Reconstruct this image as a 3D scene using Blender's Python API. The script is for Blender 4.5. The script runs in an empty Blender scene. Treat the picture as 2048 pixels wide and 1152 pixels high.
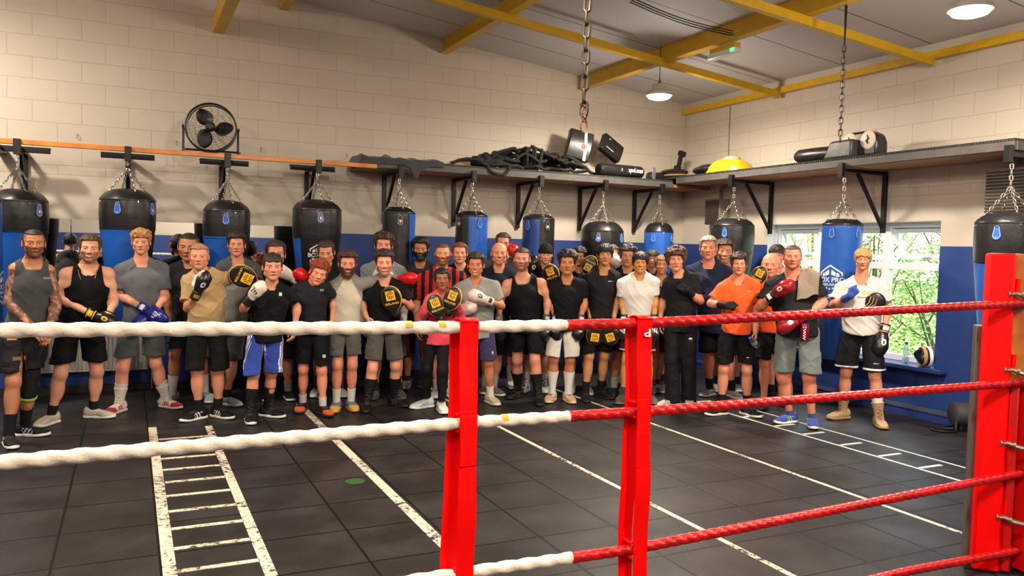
import bpy, bmesh, math, random
import numpy as np
from mathutils import Vector, Matrix

C = bpy.context.scene
COL = C.collection
PI = math.pi
# ---------------------------------------------------------------- camera, world, light, exposure
F_PX, YAW, PITCH, ROLL, CAM_H = 1596.9, 0.447447, 0.049353, 0.025051, 1.70
_f = Vector((math.sin(YAW)*math.cos(PITCH), math.cos(YAW)*math.cos(PITCH), -math.sin(PITCH)))
_r = Vector((math.cos(YAW), -math.sin(YAW), 0.0))
_u = _r.cross(_f)
_r, _u = _r*math.cos(ROLL) + _u*math.sin(ROLL), -_r*math.sin(ROLL) + _u*math.cos(ROLL)
CAM = Vector((0, 0, CAM_H))
cam_data = bpy.data.cameras.new('camera')
cam_data.sensor_width = 36.0
cam_data.lens = F_PX/2048.0*36.0
cam_data.clip_start = 0.05
cam_data.clip_end = 200
cam = bpy.data.objects.new('camera', cam_data)
COL.objects.link(cam)
cam.matrix_world = Matrix(((_r.x, _u.x, -_f.x, 0), (_r.y, _u.y, -_f.y, 0), (_r.z, _u.z, -_f.z, CAM_H), (0, 0, 0, 1)))
C.camera = cam
C.view_settings.view_transform = 'Standard'
C.view_settings.look = 'None'
C.view_settings.gamma = 1.0
C.view_settings.exposure = 0.35
world = bpy.data.worlds.new('daylight')
C.world = world
world.use_nodes = True
_nt = world.node_tree
_bg = _nt.nodes['Background']
_sky = _nt.nodes.new('ShaderNodeTexSky')
_sky.sky_type = 'NISHITA'
_sky.sun_disc = False
_sky.sun_elevation = math.radians(48)
_sky.sun_rotation = math.radians(60)
_nt.links.new(_sky.outputs[0], _bg.inputs[0])
_bg.inputs[1].default_value = 0.42
sun_d = bpy.data.lights.new('sun', 'SUN')
sun_d.energy = 6.5
sun_d.angle = math.radians(2)
sun_d.color = (1.0, 0.95, 0.86)
sun_o = bpy.data.objects.new('sun', sun_d)
COL.objects.link(sun_o)
sun_o.rotation_euler = (math.radians(42), 0, math.radians(20))
try:
    C.cycles.use_denoising = True
    C.cycles.max_bounces = 8
    C.cycles.diffuse_bounces = 4
    C.cycles.glossy_bounces = 4
    C.cycles.transmission_bounces = 6
    C.cycles.transparent_max_bounces = 8
    C.cycles.sample_clamp_indirect = 6.0
    C.cycles.caustics_reflective = False
    C.cycles.caustics_refractive = False
except Exception:
    pass

# ---------------------------------------------------------------- helpers
def ray(px, py):
    return _f*F_PX + _r*(px-1024.0) - _u*(py-576.0)
def at(px, py, X=None, Y=None, Z=None):
    d = ray(px, py)
    if X is not None: t = (X-CAM.x)/d.x
    elif Y is not None: t = (Y-CAM.y)/d.y
    else: t = (Z-CAM.z)/d.z
    return CAM + d*t

def lin(c):
    out = []
    for v in c[:3]:
        v = v/255.0
        out.append(v/12.92 if v <= 0.04045 else ((v+0.055)/1.055)**2.4)
    return tuple(out) + (1.0,)

MATS = {}
def mat(name, rgb, rough=0.6, metal=0.0, var=0.0, vscale=8.0, bump=0.0, bscale=60.0, emit=0.0, spec=0.5, coat=0.0, sheen=0.0, rgb2=None):
    """principled material with procedural colour variation and bump"""
    if name in MATS: return MATS[name]
    m = bpy.data.materials.new(name)
    m.use_nodes = True
    nt = m.node_tree
    b = nt.nodes['Principled BSDF']
    b.inputs['Roughness'].default_value = rough
    b.inputs['Metallic'].default_value = metal
    b.inputs['Specular IOR Level'].default_value = spec
    if coat: b.inputs['Coat Weight'].default_value = coat; b.inputs['Coat Roughness'].default_value = 0.15
    if sheen: b.inputs['Sheen Weight'].default_value = sheen; b.inputs['Sheen Roughness'].default_value = 0.6
    c1 = lin(rgb)
    tc = nt.nodes.new('ShaderNodeTexCoord')
    nz = nt.nodes.new('ShaderNodeTexNoise')
    nz.inputs['Scale'].default_value = vscale
    nz.inputs['Detail'].default_value = 5
    nt.links.new(tc.outputs['Object'], nz.inputs['Vector'])
    mx = nt.nodes.new('ShaderNodeMix'); mx.data_type = 'RGBA'
    c2 = lin(rgb2) if rgb2 else tuple(max(0.0, v*(1-var)) for v in c1[:3]) + (1,)
    mx.inputs[6].default_value = c1
    mx.inputs[7].default_value = c2
    rp = nt.nodes.new('ShaderNodeMapRange')
    rp.inputs[1].default_value = 0.35; rp.inputs[2].default_value = 0.7
    nt.links.new(nz.outputs[0], rp.inputs[0])
    nt.links.new(rp.outputs[0], mx.inputs[0])
    nt.links.new(mx.outputs[2], b.inputs['Base Color'])
    if bump:
        n2 = nt.nodes.new('ShaderNodeTexNoise')
        n2.inputs['Scale'].default_value = bscale
        n2.inputs['Detail'].default_value = 4
        nt.links.new(tc.outputs['Object'], n2.inputs['Vector'])
        bp = nt.nodes.new('ShaderNodeBump')
        bp.inputs['Strength'].default_value = bump
        bp.inputs['Distance'].default_value = 0.01
        nt.links.new(n2.outputs[0], bp.inputs['Height'])
        nt.links.new(bp.outputs[0], b.inputs['Normal'])
    if emit:
        b.inputs['Emission Color'].default_value = c1
        b.inputs['Emission Strength'].default_value = emit
    MATS[name] = m
    return m

def link(o, parent=None):
    COL.objects.link(o)
    if parent is not None: o.parent = parent
    return o
def tag(o, label=None, cat=None, group=None, kind=None):
    if label: o['label'] = label
    if cat: o['category'] = cat
    if group: o['group'] = group
    if kind: o['kind'] = kind
    return o
def thing(name, loc, label, cat, group=None, rz=0.0):
    o = bpy.data.objects.new(name, None)
    o.empty_display_size = 0.1
    o.location = loc
    o.rotation_euler = (0, 0, rz)
    link(o)
    return tag(o, label, cat, group)

class MB:
    """collects shapes into one mesh"""
    def __init__(s): s.v = []; s.f = []
    def add(s, vs, fs, M=None):
        n = len(s.v)
        if M is not None: vs = [M @ Vector(p) for p in vs]
        s.v += [tuple(p) for p in vs]
        s.f += [tuple(i+n for i in f) for f in fs]
        return s
    def box(s, lo, hi, M=None):
        x0, y0, z0 = lo; x1, y1, z1 = hi
        vs = [(x0,y0,z0),(x1,y0,z0),(x1,y1,z0),(x0,y1,z0),(x0,y0,z1),(x1,y0,z1),(x1,y1,z1),(x0,y1,z1)]
        return s.add(vs, [(0,3,2,1),(4,5,6,7),(0,1,5,4),(1,2,6,5),(2,3,7,6),(3,0,4,7)], M)
    def bar(s, a, b, w, h, up=(0,0,1)):
        """rectangular bar from a to b"""
        a = Vector(a); b = Vector(b); d = (b-a); L = d.length; d.normalize()
        upv = Vector(up)
        if abs(d.dot(upv)) > 0.98: upv = Vector((0,1,0))
        x = d.cross(upv).normalized(); z = x.cross(d).normalized()
        M = Matrix(((x.x,d.x,z.x,a.x),(x.y,d.y,z.y,a.y),(x.z,d.z,z.z,a.z),(0,0,0,1)))
        return s.box((-w/2,0,-h/2),(w/2,L,h/2), M)
    def tube(s, pts, r, n=10, closed=False, caps=True, rfun=None):
        pts = [Vector(p) for p in pts]; m = len(pts)
        base = len(s.v)
        t0 = (pts[1]-pts[0]).normalized()
        nrm = Vector((0,0,1)) if abs(t0.z) < 0.9 else Vector((1,0,0))
        nrm = (nrm - t0*nrm.dot(t0)).normalized()
        prev = t0
        vs = []
        for i, p in enumerate(pts):
            if closed: t = (pts[(i+1) % m]-pts[i-1]).normalized()
            else: t = (pts[min(i+1, m-1)]-pts[max(i-1, 0)]).normalized()
            ax = prev.cross(t)
            if ax.length > 1e-6:
                nrm = Matrix.Rotation(prev.angle(t), 3, ax.normalized()) @ nrm
            nrm = (nrm - t*nrm.dot(t)).normalized()
            bn = t.cross(nrm); prev = t
            ri = r[i] if isinstance(r, (list, tuple)) else r
            for k in range(n):
                a = 2*PI*k/n
                rr = ri if rfun is None else rfun(i, a, ri)
                vs.append(p + nrm*math.cos(a)*rr + bn*math.sin(a)*rr)
        fs = []
        for i in range(m if closed else m-1):
            j = (i+1) % m
            for k in range(n):
                fs.append((i*n+k, i*n+(k+1) % n, j*n+(k+1) % n, j*n+k))
        if caps and not closed:
            fs.append(tuple(reversed(range(n)))); fs.append(tuple((m-1)*n+k for k in range(n)))
        return s.add(vs, fs)
    def cyl(s, a, b, r, n=16, r2=None):
        return s.tube([a, b], [r, r if r2 is None else r2], n)
    def lathe(s, prof, n=32, M=None, a0=0.0, a1=2*PI, capb=True, capt=True):
        full = abs(a1-a0-2*PI) < 1e-6
        cols = n if full else n+1
        vs = []; fs = []
        for (r, z) in prof:
            for k in range(cols):
                a = a0+(a1-a0)*k/n
                vs.append((r*math.cos(a), r*math.sin(a), z))
        for i in range(len(prof)-1):
            for k in range(n):
                k2 = (k+1) % cols
                fs.append((i*cols+k, i*cols+k2, (i+1)*cols+k2, (i+1)*cols+k))
        if full:
            if capb and prof[0][0] > 1e-5: fs.append(tuple(reversed(range(cols))))
            if capt and prof[-1][0] > 1e-5: fs.append(tuple((len(prof)-1)*cols+k for k in range(cols)))
        return s.add(vs, fs, M)
    def sphere(s, c, r, n=12, m=8, M=None):
        if isinstance(r, (int, float)): r = (r, r, r)
        vs = [(c[0], c[1], c[2]-r[2])]; fs = []
        for i in range(1, m):
            ph = -PI/2+PI*i/m
            for k in range(n):
                a = 2*PI*k/n
                vs.append((c[0]+r[0]*math.cos(ph)*math.cos(a), c[1]+r[1]*math.cos(ph)*math.sin(a), c[2]+r[2]*math.sin(ph)))
        vs.append((c[0], c[1], c[2]+r[2])); T = len(vs)-1
        for k in range(n):
            fs.append((0, 1+(k+1) % n, 1+k))
            fs.append((T, 1+(m-2)*n+k, 1+(m-2)*n+(k+1) % n))
        for i in range(m-2):
            for k in range(n):
                fs.append((1+i*n+k, 1+i*n+(k+1) % n, 1+(i+1)*n+(k+1) % n, 1+(i+1)*n+k))
        return s.add(vs, fs, M)
    def prism(s, outline, d0, d1, M=None):
        """outline in local xz, extruded along local y from d0 to d1"""
        n = len(outline)
        vs = [(x, d0, z) for x, z in outline] + [(x, d1, z) for x, z in outline]
        fs = [tuple(range(n)), tuple(reversed(range(n, 2*n)))]
        for k in range(n):
            fs.append((k, n+k, n+(k+1) % n, (k+1) % n))
        return s.add(vs, fs, M)
    def torus(s, c, R, r, axis='y', n=32, m=8):
        pts = []
        for k in range(n):
            a = 2*PI*k/n
            p = {'y': (R*math.cos(a), 0, R*math.sin(a)), 'z': (R*math.cos(a), R*math.sin(a), 0), 'x': (0, R*math.cos(a), R*math.sin(a))}[axis]
            pts.append(Vector(c)+Vector(p))
        return s.tube(pts, r, m, closed=True)
    def mesh(s, name):
        me = bpy.data.meshes.new(name)
        me.from_pydata(s.v, [], s.f)
        return me
def obj(name, mb, m, parent=None, smooth=True, bevel=0.0, fix=True, angle=35):
    me = mb.mesh(name)
    if fix:
        bm = bmesh.new(); bm.from_mesh(me)
        bmesh.ops.recalc_face_normals(bm, faces=bm.faces)
        bm.to_mesh(me); bm.free()
    me.materials.append(m)
    o = bpy.data.objects.new(name, me)
    link(o, parent)
    if bevel:
        bv = o.modifiers.new('bevel', 'BEVEL'); bv.width = bevel; bv.segments = 2; bv.limit_method = 'ANGLE'
    if smooth:
        me.polygons.foreach_set('use_smooth', [True]*len(me.polygons))
        try: me.set_sharp_from_angle(angle=math.radians(angle))
        except Exception: pass
    return o
def copy_tree(o, parent=None):
    c = o.copy(); link(c)
    if parent is not None: c.parent = parent
    for ch in list(o.children): copy_tree(ch, c)
    return c
def setmat(o, m):
    if len(o.material_slots) == 0: o.data.materials.append(m)
    o.material_slots[0].link = 'OBJECT'; o.material_slots[0].material = m
def text_obj(name, body, size, M, m, parent=None, depth=0.002, sx=1.0):
    """lettering as a thin raised mesh"""
    cu = bpy.data.curves.new(name, 'FONT'); cu.body = body; cu.size = size; cu.extrude = depth
    cu.align_x = 'CENTER'; cu.align_y = 'CENTER'; cu.resolution_u = 3; cu.offset = size*0.018
    tmp = bpy.data.objects.new(name+'_tmp', cu); COL.objects.link(tmp)
    dg = bpy.context.evaluated_depsgraph_get()
    me = bpy.data.meshes.new_from_object(tmp.evaluated_get(dg))
    bpy.data.objects.remove(tmp); bpy.data.curves.remove(cu)
    me.transform(Matrix.Diagonal((sx, 1, 1, 1))); me.transform(M)
    me.name = name
    me.materials.clear(); me.materials.append(m)
    o = bpy.data.objects.new(name, me)
    return link(o, parent)
def chain_mb(mb, a, b, L=0.042, W=0.024, r=0.0035, seg=6, n=10):
    """interlocked oval links from a to b"""
    a = Vector(a); b = Vector(b); d = b-a; D = d.length; d.normalize()
    x = d.orthogonal().normalized(); y = d.cross(x)
    pitch = L-2.6*r
    cnt = max(1, round((D-L)/pitch)+1)
    for i in range(cnt):
        c = a + d*(L/2 + (D-L)*(i/max(1, cnt-1)))
        e = x if i % 2 else y
        pts = []
        for k in range(n):
            an = 2*PI*k/n
            cz = math.cos(an); sn = math.sin(an)
            pts.append(c + e*(W/2-r)*sn + d*((L-W)/2*(1 if cz > 0 else -1) + (W/2-r)*cz))
        mb.tube(pts, r, seg, closed=True)
    return mb
# ---------------------------------------------------------------- the hall
YW, XW, XL, YF = 9.9, 7.6, -4.2, -4.6
def roof_z(x): return 4.812 - 0.1155*x
def wall_mat(name, axis, block=True):
    m = bpy.data.materials.new(name); m.use_nodes = True
    nt = m.node_tree; b = nt.nodes['Principled BSDF']; b.inputs['Roughness'].default_value = 0.55
    L = nt.links.new
    g = nt.nodes.new('ShaderNodeNewGeometry'); sp = nt.nodes.new('ShaderNodeSeparateXYZ'); L(g.outputs['Position'], sp.inputs[0])
    cb = nt.nodes.new('ShaderNodeCombineXYZ'); L(sp.outputs[axis], cb.inputs[0]); L(sp.outputs['Z'], cb.inputs[1])
    br = nt.nodes.new('ShaderNodeTexBrick')
    br.inputs['Scale'].default_value = 1.0; br.inputs['Mortar Size'].default_value = 0.006; br.inputs['Mortar Smooth'].default_value = 0.6
    br.inputs['Brick Width'].default_value = 0.46; br.inputs['Row Height'].default_value = 0.225; br.inputs['Bias'].default_value = 0.0
    br.inputs['Color1'].default_value = (0, 0, 0, 1); br.inputs['Color2'].default_value = (0.12, 0.12, 0.12, 1); br.inputs['Mortar'].default_value = (1, 1, 1, 1)
    nz0 = nt.nodes.new('ShaderNodeTexNoise'); nz0.inputs['Scale'].default_value = 3.0; L(g.outputs['Position'], nz0.inputs['Vector'])
    va = nt.nodes.new('ShaderNodeVectorMath'); va.operation = 'MULTIPLY_ADD'
    L(nz0.outputs['Color'], va.inputs[0]); va.inputs[1].default_value = (0.012, 0.012, 0); L(cb.outputs[0], va.inputs[2])
    L(va.outputs[0], br.inputs['Vector'])
    up = nt.nodes.new('ShaderNodeMath'); up.operation = 'GREATER_THAN'; L(sp.outputs['Z'], up.inputs[0]); up.inputs[1].default_value = 2.385
    ml = nt.nodes.new('ShaderNodeMath'); ml.operation = 'MULTIPLY'; L(br.outputs['Color'], ml.inputs[0]); L(up.outputs[0], ml.inputs[1])
    # joint line at the top of the smooth lower wall
    d = nt.nodes.new('ShaderNodeMath'); d.operation = 'COMPARE'; L(sp.outputs['Z'], d.inputs[0]); d.inputs[1].default_value = 2.375; d.inputs[2].default_value = 0.006
    j = nt.nodes.new('ShaderNodeMath'); j.operation = 'MAXIMUM'; L(ml.outputs[0], j.inputs[0]); L(d.outputs[0], j.inputs[1])
    nz = nt.nodes.new('ShaderNodeTexNoise'); nz.inputs['Scale'].default_value = 1.7; nz.inputs['Detail'].default_value = 6; L(g.outputs['Position'], nz.inputs['Vector'])
    w = nt.nodes.new('ShaderNodeMix'); w.data_type = 'RGBA'; w.inputs[6].default_value = lin((206, 195, 179)); w.inputs[7].default_value = lin((192, 181, 165)); L(nz.outputs[0], w.inputs[0])
    wj = nt.nodes.new('ShaderNodeMix'); wj.data_type = 'RGBA'; L(w.outputs[2], wj.inputs[6]); wj.inputs[7].default_value = lin((140, 126, 110))
    js = nt.nodes.new('ShaderNodeMath'); js.operation = 'MULTIPLY'; L(j.outputs[0], js.inputs[0]); js.inputs[1].default_value = 0.30; L(js.outputs[0], wj.inputs[0])
    bl = nt.nodes.new('ShaderNodeMix'); bl.data_type = 'RGBA'; bl.inputs[6].default_value = lin((38, 66, 134)); bl.inputs[7].default_value = lin((31, 56, 116)); L(nz.outputs[0], bl.inputs[0])
    lo = nt.nodes.new('ShaderNodeMath'); lo.operation = 'LESS_THAN'; L(sp.outputs['Z'], lo.inputs[0]); lo.inputs[1].default_value = 1.835
    fm = nt.nodes.new('ShaderNodeMix'); fm.data_type = 'RGBA'; L(lo.outputs[0], fm.inputs[0]); L(wj.outputs[2], fm.inputs[6]); L(bl.outputs[2], fm.inputs[7])
    # paint chips low down
    nc = nt.nodes.new('ShaderNodeTexNoise'); nc.inputs['Scale'].default_value = 14; nc.inputs['Detail'].default_value = 6; L(g.outputs['Position'], nc.inputs['Vector'])
    ng = nt.nodes.new('ShaderNodeMath'); ng.operation = 'GREATER_THAN'; L(nc.outputs[0], ng.inputs[0]); ng.inputs[1].default_value = 0.735
    lz = nt.nodes.new('ShaderNodeMath'); lz.operation = 'LESS_THAN'; L(sp.outputs['Z'], lz.inputs[0]); lz.inputs[1].default_value = 0.6
    nm = nt.nodes.new('ShaderNodeMath'); nm.operation = 'MULTIPLY'; L(ng.outputs[0], nm.inputs[0]); L(lz.outputs[0], nm.inputs[1])
    fc = nt.nodes.new('ShaderNodeMix'); fc.data_type = 'RGBA'; L(nm.outputs[0], fc.inputs[0]); L(fm.outputs[2], fc.inputs[6]); fc.inputs[7].default_value = lin((190, 190, 196))
    L(fc.outputs[2], b.inputs['Base Color'])
    bp = nt.nodes.new('ShaderNodeBump'); bp.inputs['Strength'].default_value = 0.35; bp.inputs['Distance'].default_value = 0.010; bp.invert = True
    n3 = nt.nodes.new('ShaderNodeTexNoise'); n3.inputs['Scale'].default_value = 45; L(g.outputs['Position'], n3.inputs['Vector'])
    ad = nt.nodes.new('ShaderNodeMath'); ad.operation = 'MULTIPLY_ADD'; L(n3.outputs[0], ad.inputs[0]); ad.inputs[1].default_value = 0.12; L(j.outputs[0], ad.inputs[2])
    L(ad.outputs[0], bp.inputs['Height']); L(bp.outputs[0], b.inputs['Normal'])
    return m
M_WX = wall_mat('painted_block_back', 'X'); M_WY = wall_mat('painted_block_side', 'Y')

def struct(name, mb, m, smooth=False, bevel=0.0, **k):
    o = obj(name, mb, m, None, smooth, bevel); o['kind'] = 'structure'
    return o
struct('wall_back', MB().box((XL, YW, 0), (XW+0.3, YW+0.2, 5.6)), M_WX)
struct('wall_front', MB().box((XL, YF-0.2, 0), (XW+0.3, YF, 5.6)), M_WX)
struct('wall_left', MB().box((XL-0.2, YF-0.2, 0), (XL, YW+0.2, 5.6)), M_WY)
WY0, WY1, WZ0, WZ1 = 5.58, 8.08, 0.56, 2.10
wr = MB()
wr.box((XW, YF, 0), (XW+0.28, WY0, 5.0)); wr.box((XW, WY1, 0), (XW+0.28, YW, 5.0))
wr.box((XW, WY0, 0), (XW+0.28, WY1, WZ0)); wr.box((XW, WY0, WZ1), (XW+0.28, WY1, 5.0))
struct('wall_right', wr, M_WY)

def floor_mat():
    m = bpy.data.materials.new('rubber_tiles'); m.use_nodes = True
    nt = m.node_tree; b = nt.nodes['Principled BSDF']; L = nt.links.new
    g = nt.nodes.new('ShaderNodeNewGeometry')
    br = nt.nodes.new('ShaderNodeTexBrick'); br.offset = 0.0
    br.inputs['Scale'].default_value = 1.0; br.inputs['Mortar Size'].default_value = 0.010; br.inputs['Mortar Smooth'].default_value = 0.4
    br.inputs['Brick Width'].default_value = 0.51; br.inputs['Row Height'].default_value = 0.52
    br.inputs['Color1'].default_value = lin((38, 35, 34)); br.inputs['Color2'].default_value = lin((31, 29, 29)); br.inputs['Mortar'].default_value = lin((7, 7, 7))
    mp = nt.nodes.new('ShaderNodeMapping'); mp.inputs['Location'].default_value = (0.36, 0.05, 0)
    L(g.outputs['Position'], mp.inputs[0]); L(mp.outputs[0], br.inputs['Vector'])
    nz = nt.nodes.new('ShaderNodeTexNoise'); nz.inputs['Scale'].default_value = 2.2; nz.inputs['Detail'].default_value = 8; L(g.outputs['Position'], nz.inputs['Vector'])
    mr = nt.nodes.new('ShaderNodeMapRange'); mr.inputs[1].default_value = 0.42; mr.inputs[2].default_value = 0.64; L(nz.outputs[0], mr.inputs[0])
    dm = nt.nodes.new('ShaderNodeMix'); dm.data_type = 'RGBA'; L(br.outputs['Color'], dm.inputs[6]); dm.inputs[7].default_value = lin((54, 51, 51))
    hf = nt.nodes.new('ShaderNodeMath'); hf.operation = 'MULTIPLY'; L(mr.outputs[0], hf.inputs[0]); hf.inputs[1].default_value = 0.85; jn = nt.nodes.new('ShaderNodeMath'); jn.operation = 'SUBTRACT'; jn.use_clamp = True; L(hf.outputs[0], jn.inputs[0]); L(br.outputs['Fac'], jn.inputs[1]); L(jn.outputs[0], dm.inputs[0])
    L(dm.outputs[2], b.inputs['Base Color'])
    rr = nt.nodes.new('ShaderNodeMapRange'); rr.inputs[3].default_value = 0.52; rr.inputs[4].default_value = 0.36; L(nz.outputs[0], rr.inputs[0]); L(rr.outputs[0], b.inputs['Roughness'])
    b.inputs['Specular IOR Level'].default_value = 0.26
    n2 = nt.nodes.new('ShaderNodeTexNoise'); n2.inputs['Scale'].default_value = 180; L(g.outputs['Position'], n2.inputs['Vector'])
    bp = nt.nodes.new('ShaderNodeBump'); bp.inputs['Strength'].default_value = 0.35; bp.inputs['Distance'].default_value = 0.004
    sb = nt.nodes.new('ShaderNodeMath'); sb.operation = 'SUBTRACT'; L(n2.outputs[0], sb.inputs[0]); L(br.outputs['Fac'], sb.inputs[1])
    L(sb.outputs[0], bp.inputs['Height']); L(bp.outputs[0], b.inputs['Normal'])
    return m
struct('floor', MB().box((XL, YF, -0.1), (XW, YW, 0)), floor_mat())

def ceil_mat():
    m = bpy.data.materials.new('ceiling_boards'); m.use_nodes = True
    nt = m.node_tree; b = nt.nodes['Principled BSDF']; L = nt.links.new; b.inputs['Roughness'].default_value = 0.7
    g = nt.nodes.new('ShaderNodeNewGeometry')
    br = nt.nodes.new('ShaderNodeTexBrick'); br.offset = 0.0
    br.inputs['Scale'].default_value = 1.0; br.inputs['Mortar Size'].default_value = 0.008; br.inputs['Brick Width'].default_value = 30.0; br.inputs['Row Height'].default_value = 1.15
    br.inputs['Color1'].default_value = lin((204, 203, 204)); br.inputs['Color2'].default_value = lin((196, 194, 195)); br.inputs['Mortar'].default_value = lin((86, 80, 76))
    L(g.outputs['Position'], br.inputs['Vector']); L(br.outputs['Color'], b.inputs['Base Color'])
    return m
cm = MB()
xa, xb = XL-0.2, XW+0.3
cm.add([(xa, YF-.2, roof_z(xa)), (xb, YF-.2, roof_z(xb)), (xb, YW+.2, roof_z(xb)), (xa, YW+.2, roof_z(xa)),
        (xa, YF-.2, roof_z(xa)+.12), (xb, YF-.2, roof_z(xb)+.12), (xb, YW+.2, roof_z(xb)+.12), (xa, YW+.2, roof_z(xa)+.12)],
       [(0,3,2,1),(4,5,6,7),(0,1,5,4),(1,2,6,5),(2,3,7,6),(3,0,4,7)])
struct('ceiling', cm, ceil_mat())

M_YEL = mat('yellow_gloss_paint', (216, 172, 28), 0.4, var=0.15)
def ibeam(name, x, z0, z1, w, label=None):
    mb = MB(); t = 0.014
    mb.box((x-w/2, YF, z0), (x+w/2, YW, z0+t)); mb.box((x-w/2, YF, z1-t), (x+w/2, YW, z1)); mb.box((x-0.006, YF, z0+t), (x+0.006, YW, z1-t))
    return struct(name, mb, M_YEL, bevel=0.002)
ibeam('trim_1', 5.75, 3.955, roof_z(5.75)+0.03, 0.11)
ibeam('trim_2', 3.68, 4.205, roof_z(3.68)+0.03, 0.11)
struct('trim_3', MB().box((0.86, YF, 4.09), (0.985, YW, 4.30)), M_YEL)
struct('trim_4', MB().box((1.60, YF, 4.46), (1.70, YW, 4.64)), M_YEL)
for k, (p, q) in enumerate((((1556, 190), (886, 0)), ((1864, 124), (1478, 0)), ((2200, 40), (1900, -60)))):
    e = at(p[0], p[1], X=7.52); s = at(q[0], q[1], Y=e.y)
    d = (s-e); s = e + d*((7.52+1.5)/(7.52-s.x)) if k < 2 else e + Vector((-9, 0, 9*0.1155))
    struct('trim_%d' % (5+k), MB().bar(e, s, 0.075, 0.085), M_YEL, bevel=0.004)
struct('trim_8', MB().box((XW-0.09, YF, 3.775), (XW, YW, 3.855)), M_YEL, bevel=0.004)
struct('trim_9', MB().box((XW-0.05, YF, 3.856), (XW-0.002, YW, 3.945)), mat('white_flashing', (196, 186, 172), 0.6))
struct('trim_10', MB().box((XW-0.004, 8.9, 2.8), (XW+0.004, 8.912, 3.80)).box((XW-0.03, YF, 0.085), (XW, YW, 0.125)), mat('ledge_paint', (78, 84, 104), 0.5))
struct('baseboard_right', MB().box((XW-0.02, YF, 0), (XW, YW, 0.085)), M_WY)
struct('baseboard_back', MB().box((XL, YW-0.02, 0), (XW, YW, 0.085)), mat('black_skirting', (30, 30, 34), 0.5))

# painted floor lines, worn
def line_mat():
    m = bpy.data.materials.new('worn_line_paint'); m.use_nodes = True
    nt = m.node_tree; b = nt.nodes['Principled BSDF']; L = nt.links.new
    b.inputs['Base Color'].default_value = lin((214, 200, 178)); b.inputs['Roughness'].default_value = 0.6
    g = nt.nodes.new('ShaderNodeNewGeometry')
    nz = nt.nodes.new('ShaderNodeTexNoise'); nz.inputs['Scale'].default_value = 26; nz.inputs['Detail'].default_value = 8; nz.inputs['Roughness'].default_value = 0.7; L(g.outputs['Position'], nz.inputs['Vector'])
    n2 = nt.nodes.new('ShaderNodeTexNoise'); n2.inputs['Scale'].default_value = 2.0; L(g.outputs['Position'], n2.inputs['Vector'])
    ad = nt.nodes.new('ShaderNodeMath'); ad.operation = 'MULTIPLY_ADD'; L(n2.outputs[0], ad.inputs[0]); ad.inputs[1].default_value = 0.5; L(nz.outputs[0], ad.inputs[2])
    mr = nt.nodes.new('ShaderNodeMapRange'); mr.inputs[1].default_value = 0.62; mr.inputs[2].default_value = 0.74; L(ad.outputs[0], mr.inputs[0])
    L(mr.outputs[0], b.inputs['Alpha'])
    return m
M_LINE = line_mat()
M_LINE2 = mat('white_line_paint', (226, 222, 216), 0.5, var=0.2, vscale=20)
ZL = 0.0025
def strip(name, x0, x1, y0, y1, m=M_LINE):
    mb = MB(); n = max(1, int((y1-y0)/0.25))
    mb.box((x0, y0, -0.001), (x1, y1, ZL)); struct(name, mb, m)
strip('floor_line', 0.155, 0.222, -1.0, 7.85); strip('floor_line', 0.626, 0.688, -1.0, 7.75)
for k in range(14):
    yy = 7.35-0.333*k
    strip('floor_line', 0.224, 0.63, yy-0.022, yy+0.022)
strip('floor_line', 1.585, 1.655, -1.0, 8.5); strip('floor_line', 3.16, 3.20, -1.0, 9.2); strip('floor_line', 4.66, 4.695, -1.0, 9.0)
strip('floor_line', 5.755, 5.785, 0, 7.0, M_LINE2); strip('floor_line', 6.16, 6.185, 0, 7.0, M_LINE2)
for yy in (7.25, 6.85, 6.40, 5.955, 5.58, 5.137, 4.727, 4.336, 3.9):
    strip('floor_line', 5.80, 6.06, yy-0.018, yy+0.018, M_LINE2)
gp = at(710, 963, Z=0)
struct('floor_mark', MB().lathe([(0.07, -0.001), (0.07, 0.003)], 24, Matrix.Translation((gp.x, gp.y, 0))), mat('green_floor_spot', (40, 82, 38), 0.6))

# ---------------------------------------------------------------- window
M_UPVC = mat('white_upvc', (232, 236, 240), 0.3, var=0.05)
def glass_mat():
    m = bpy.data.materials.new('window_glass'); m.use_nodes = True
    nt = m.node_tree; L = nt.links.new; nt.nodes.remove(nt.nodes['Principled BSDF'])
    t = nt.nodes.new('ShaderNodeBsdfTransparent'); t.inputs[0].default_value = (0.93, 0.97, 0.95, 1); g = nt.nodes.new('ShaderNodeBsdfGlossy'); g.inputs['Roughness'].default_value = 0.02
    mx = nt.nodes.new('ShaderNodeMixShader')
    mx.inputs[0].default_value = .05; L(t.outputs[0], mx.inputs[1]); L(g.outputs[0], mx.inputs[2]); L(mx.outputs[0], nt.nodes['Material Output'].inputs[0])
    return m
M_GLASS = glass_mat()
FX = XW+0.17
win = bpy.data.objects.new('window_1', None); win['kind'] = 'structure'; link(win)
ym = [WY0+0.003, at(1771, 600, X=FX).y, at(1641, 600, X=FX).y, WY1-0.003]
zt = at(1771, 531, X=FX).z
fr = MB()
fr.box((FX-.03, WY0+.002, WZ0+.002), (FX+.04, WY1-.002, WZ0+.07)); fr.box((FX-.03, WY0+.002, WZ1-.06), (FX+.04, WY1-.002, WZ1-.002))
fr.box((FX-.03, WY0+.002, WZ0+.07), (FX+.04, WY0+.06, WZ1-.06)); fr.box((FX-.03, WY1-.06, WZ0+.07), (FX+.04, WY1-.002, WZ1-.06))
for y in ym[1:3]: fr.box((FX-.035, y-.045, WZ0+.07), (FX+.04, y+.045, WZ1-.06))
fr.box((FX-.032, WY0+.06, zt-.04), (FX+.04, WY1-.06, zt+.04))
obj('window_frame', fr, M_UPVC, win, False, 0.004)
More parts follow.
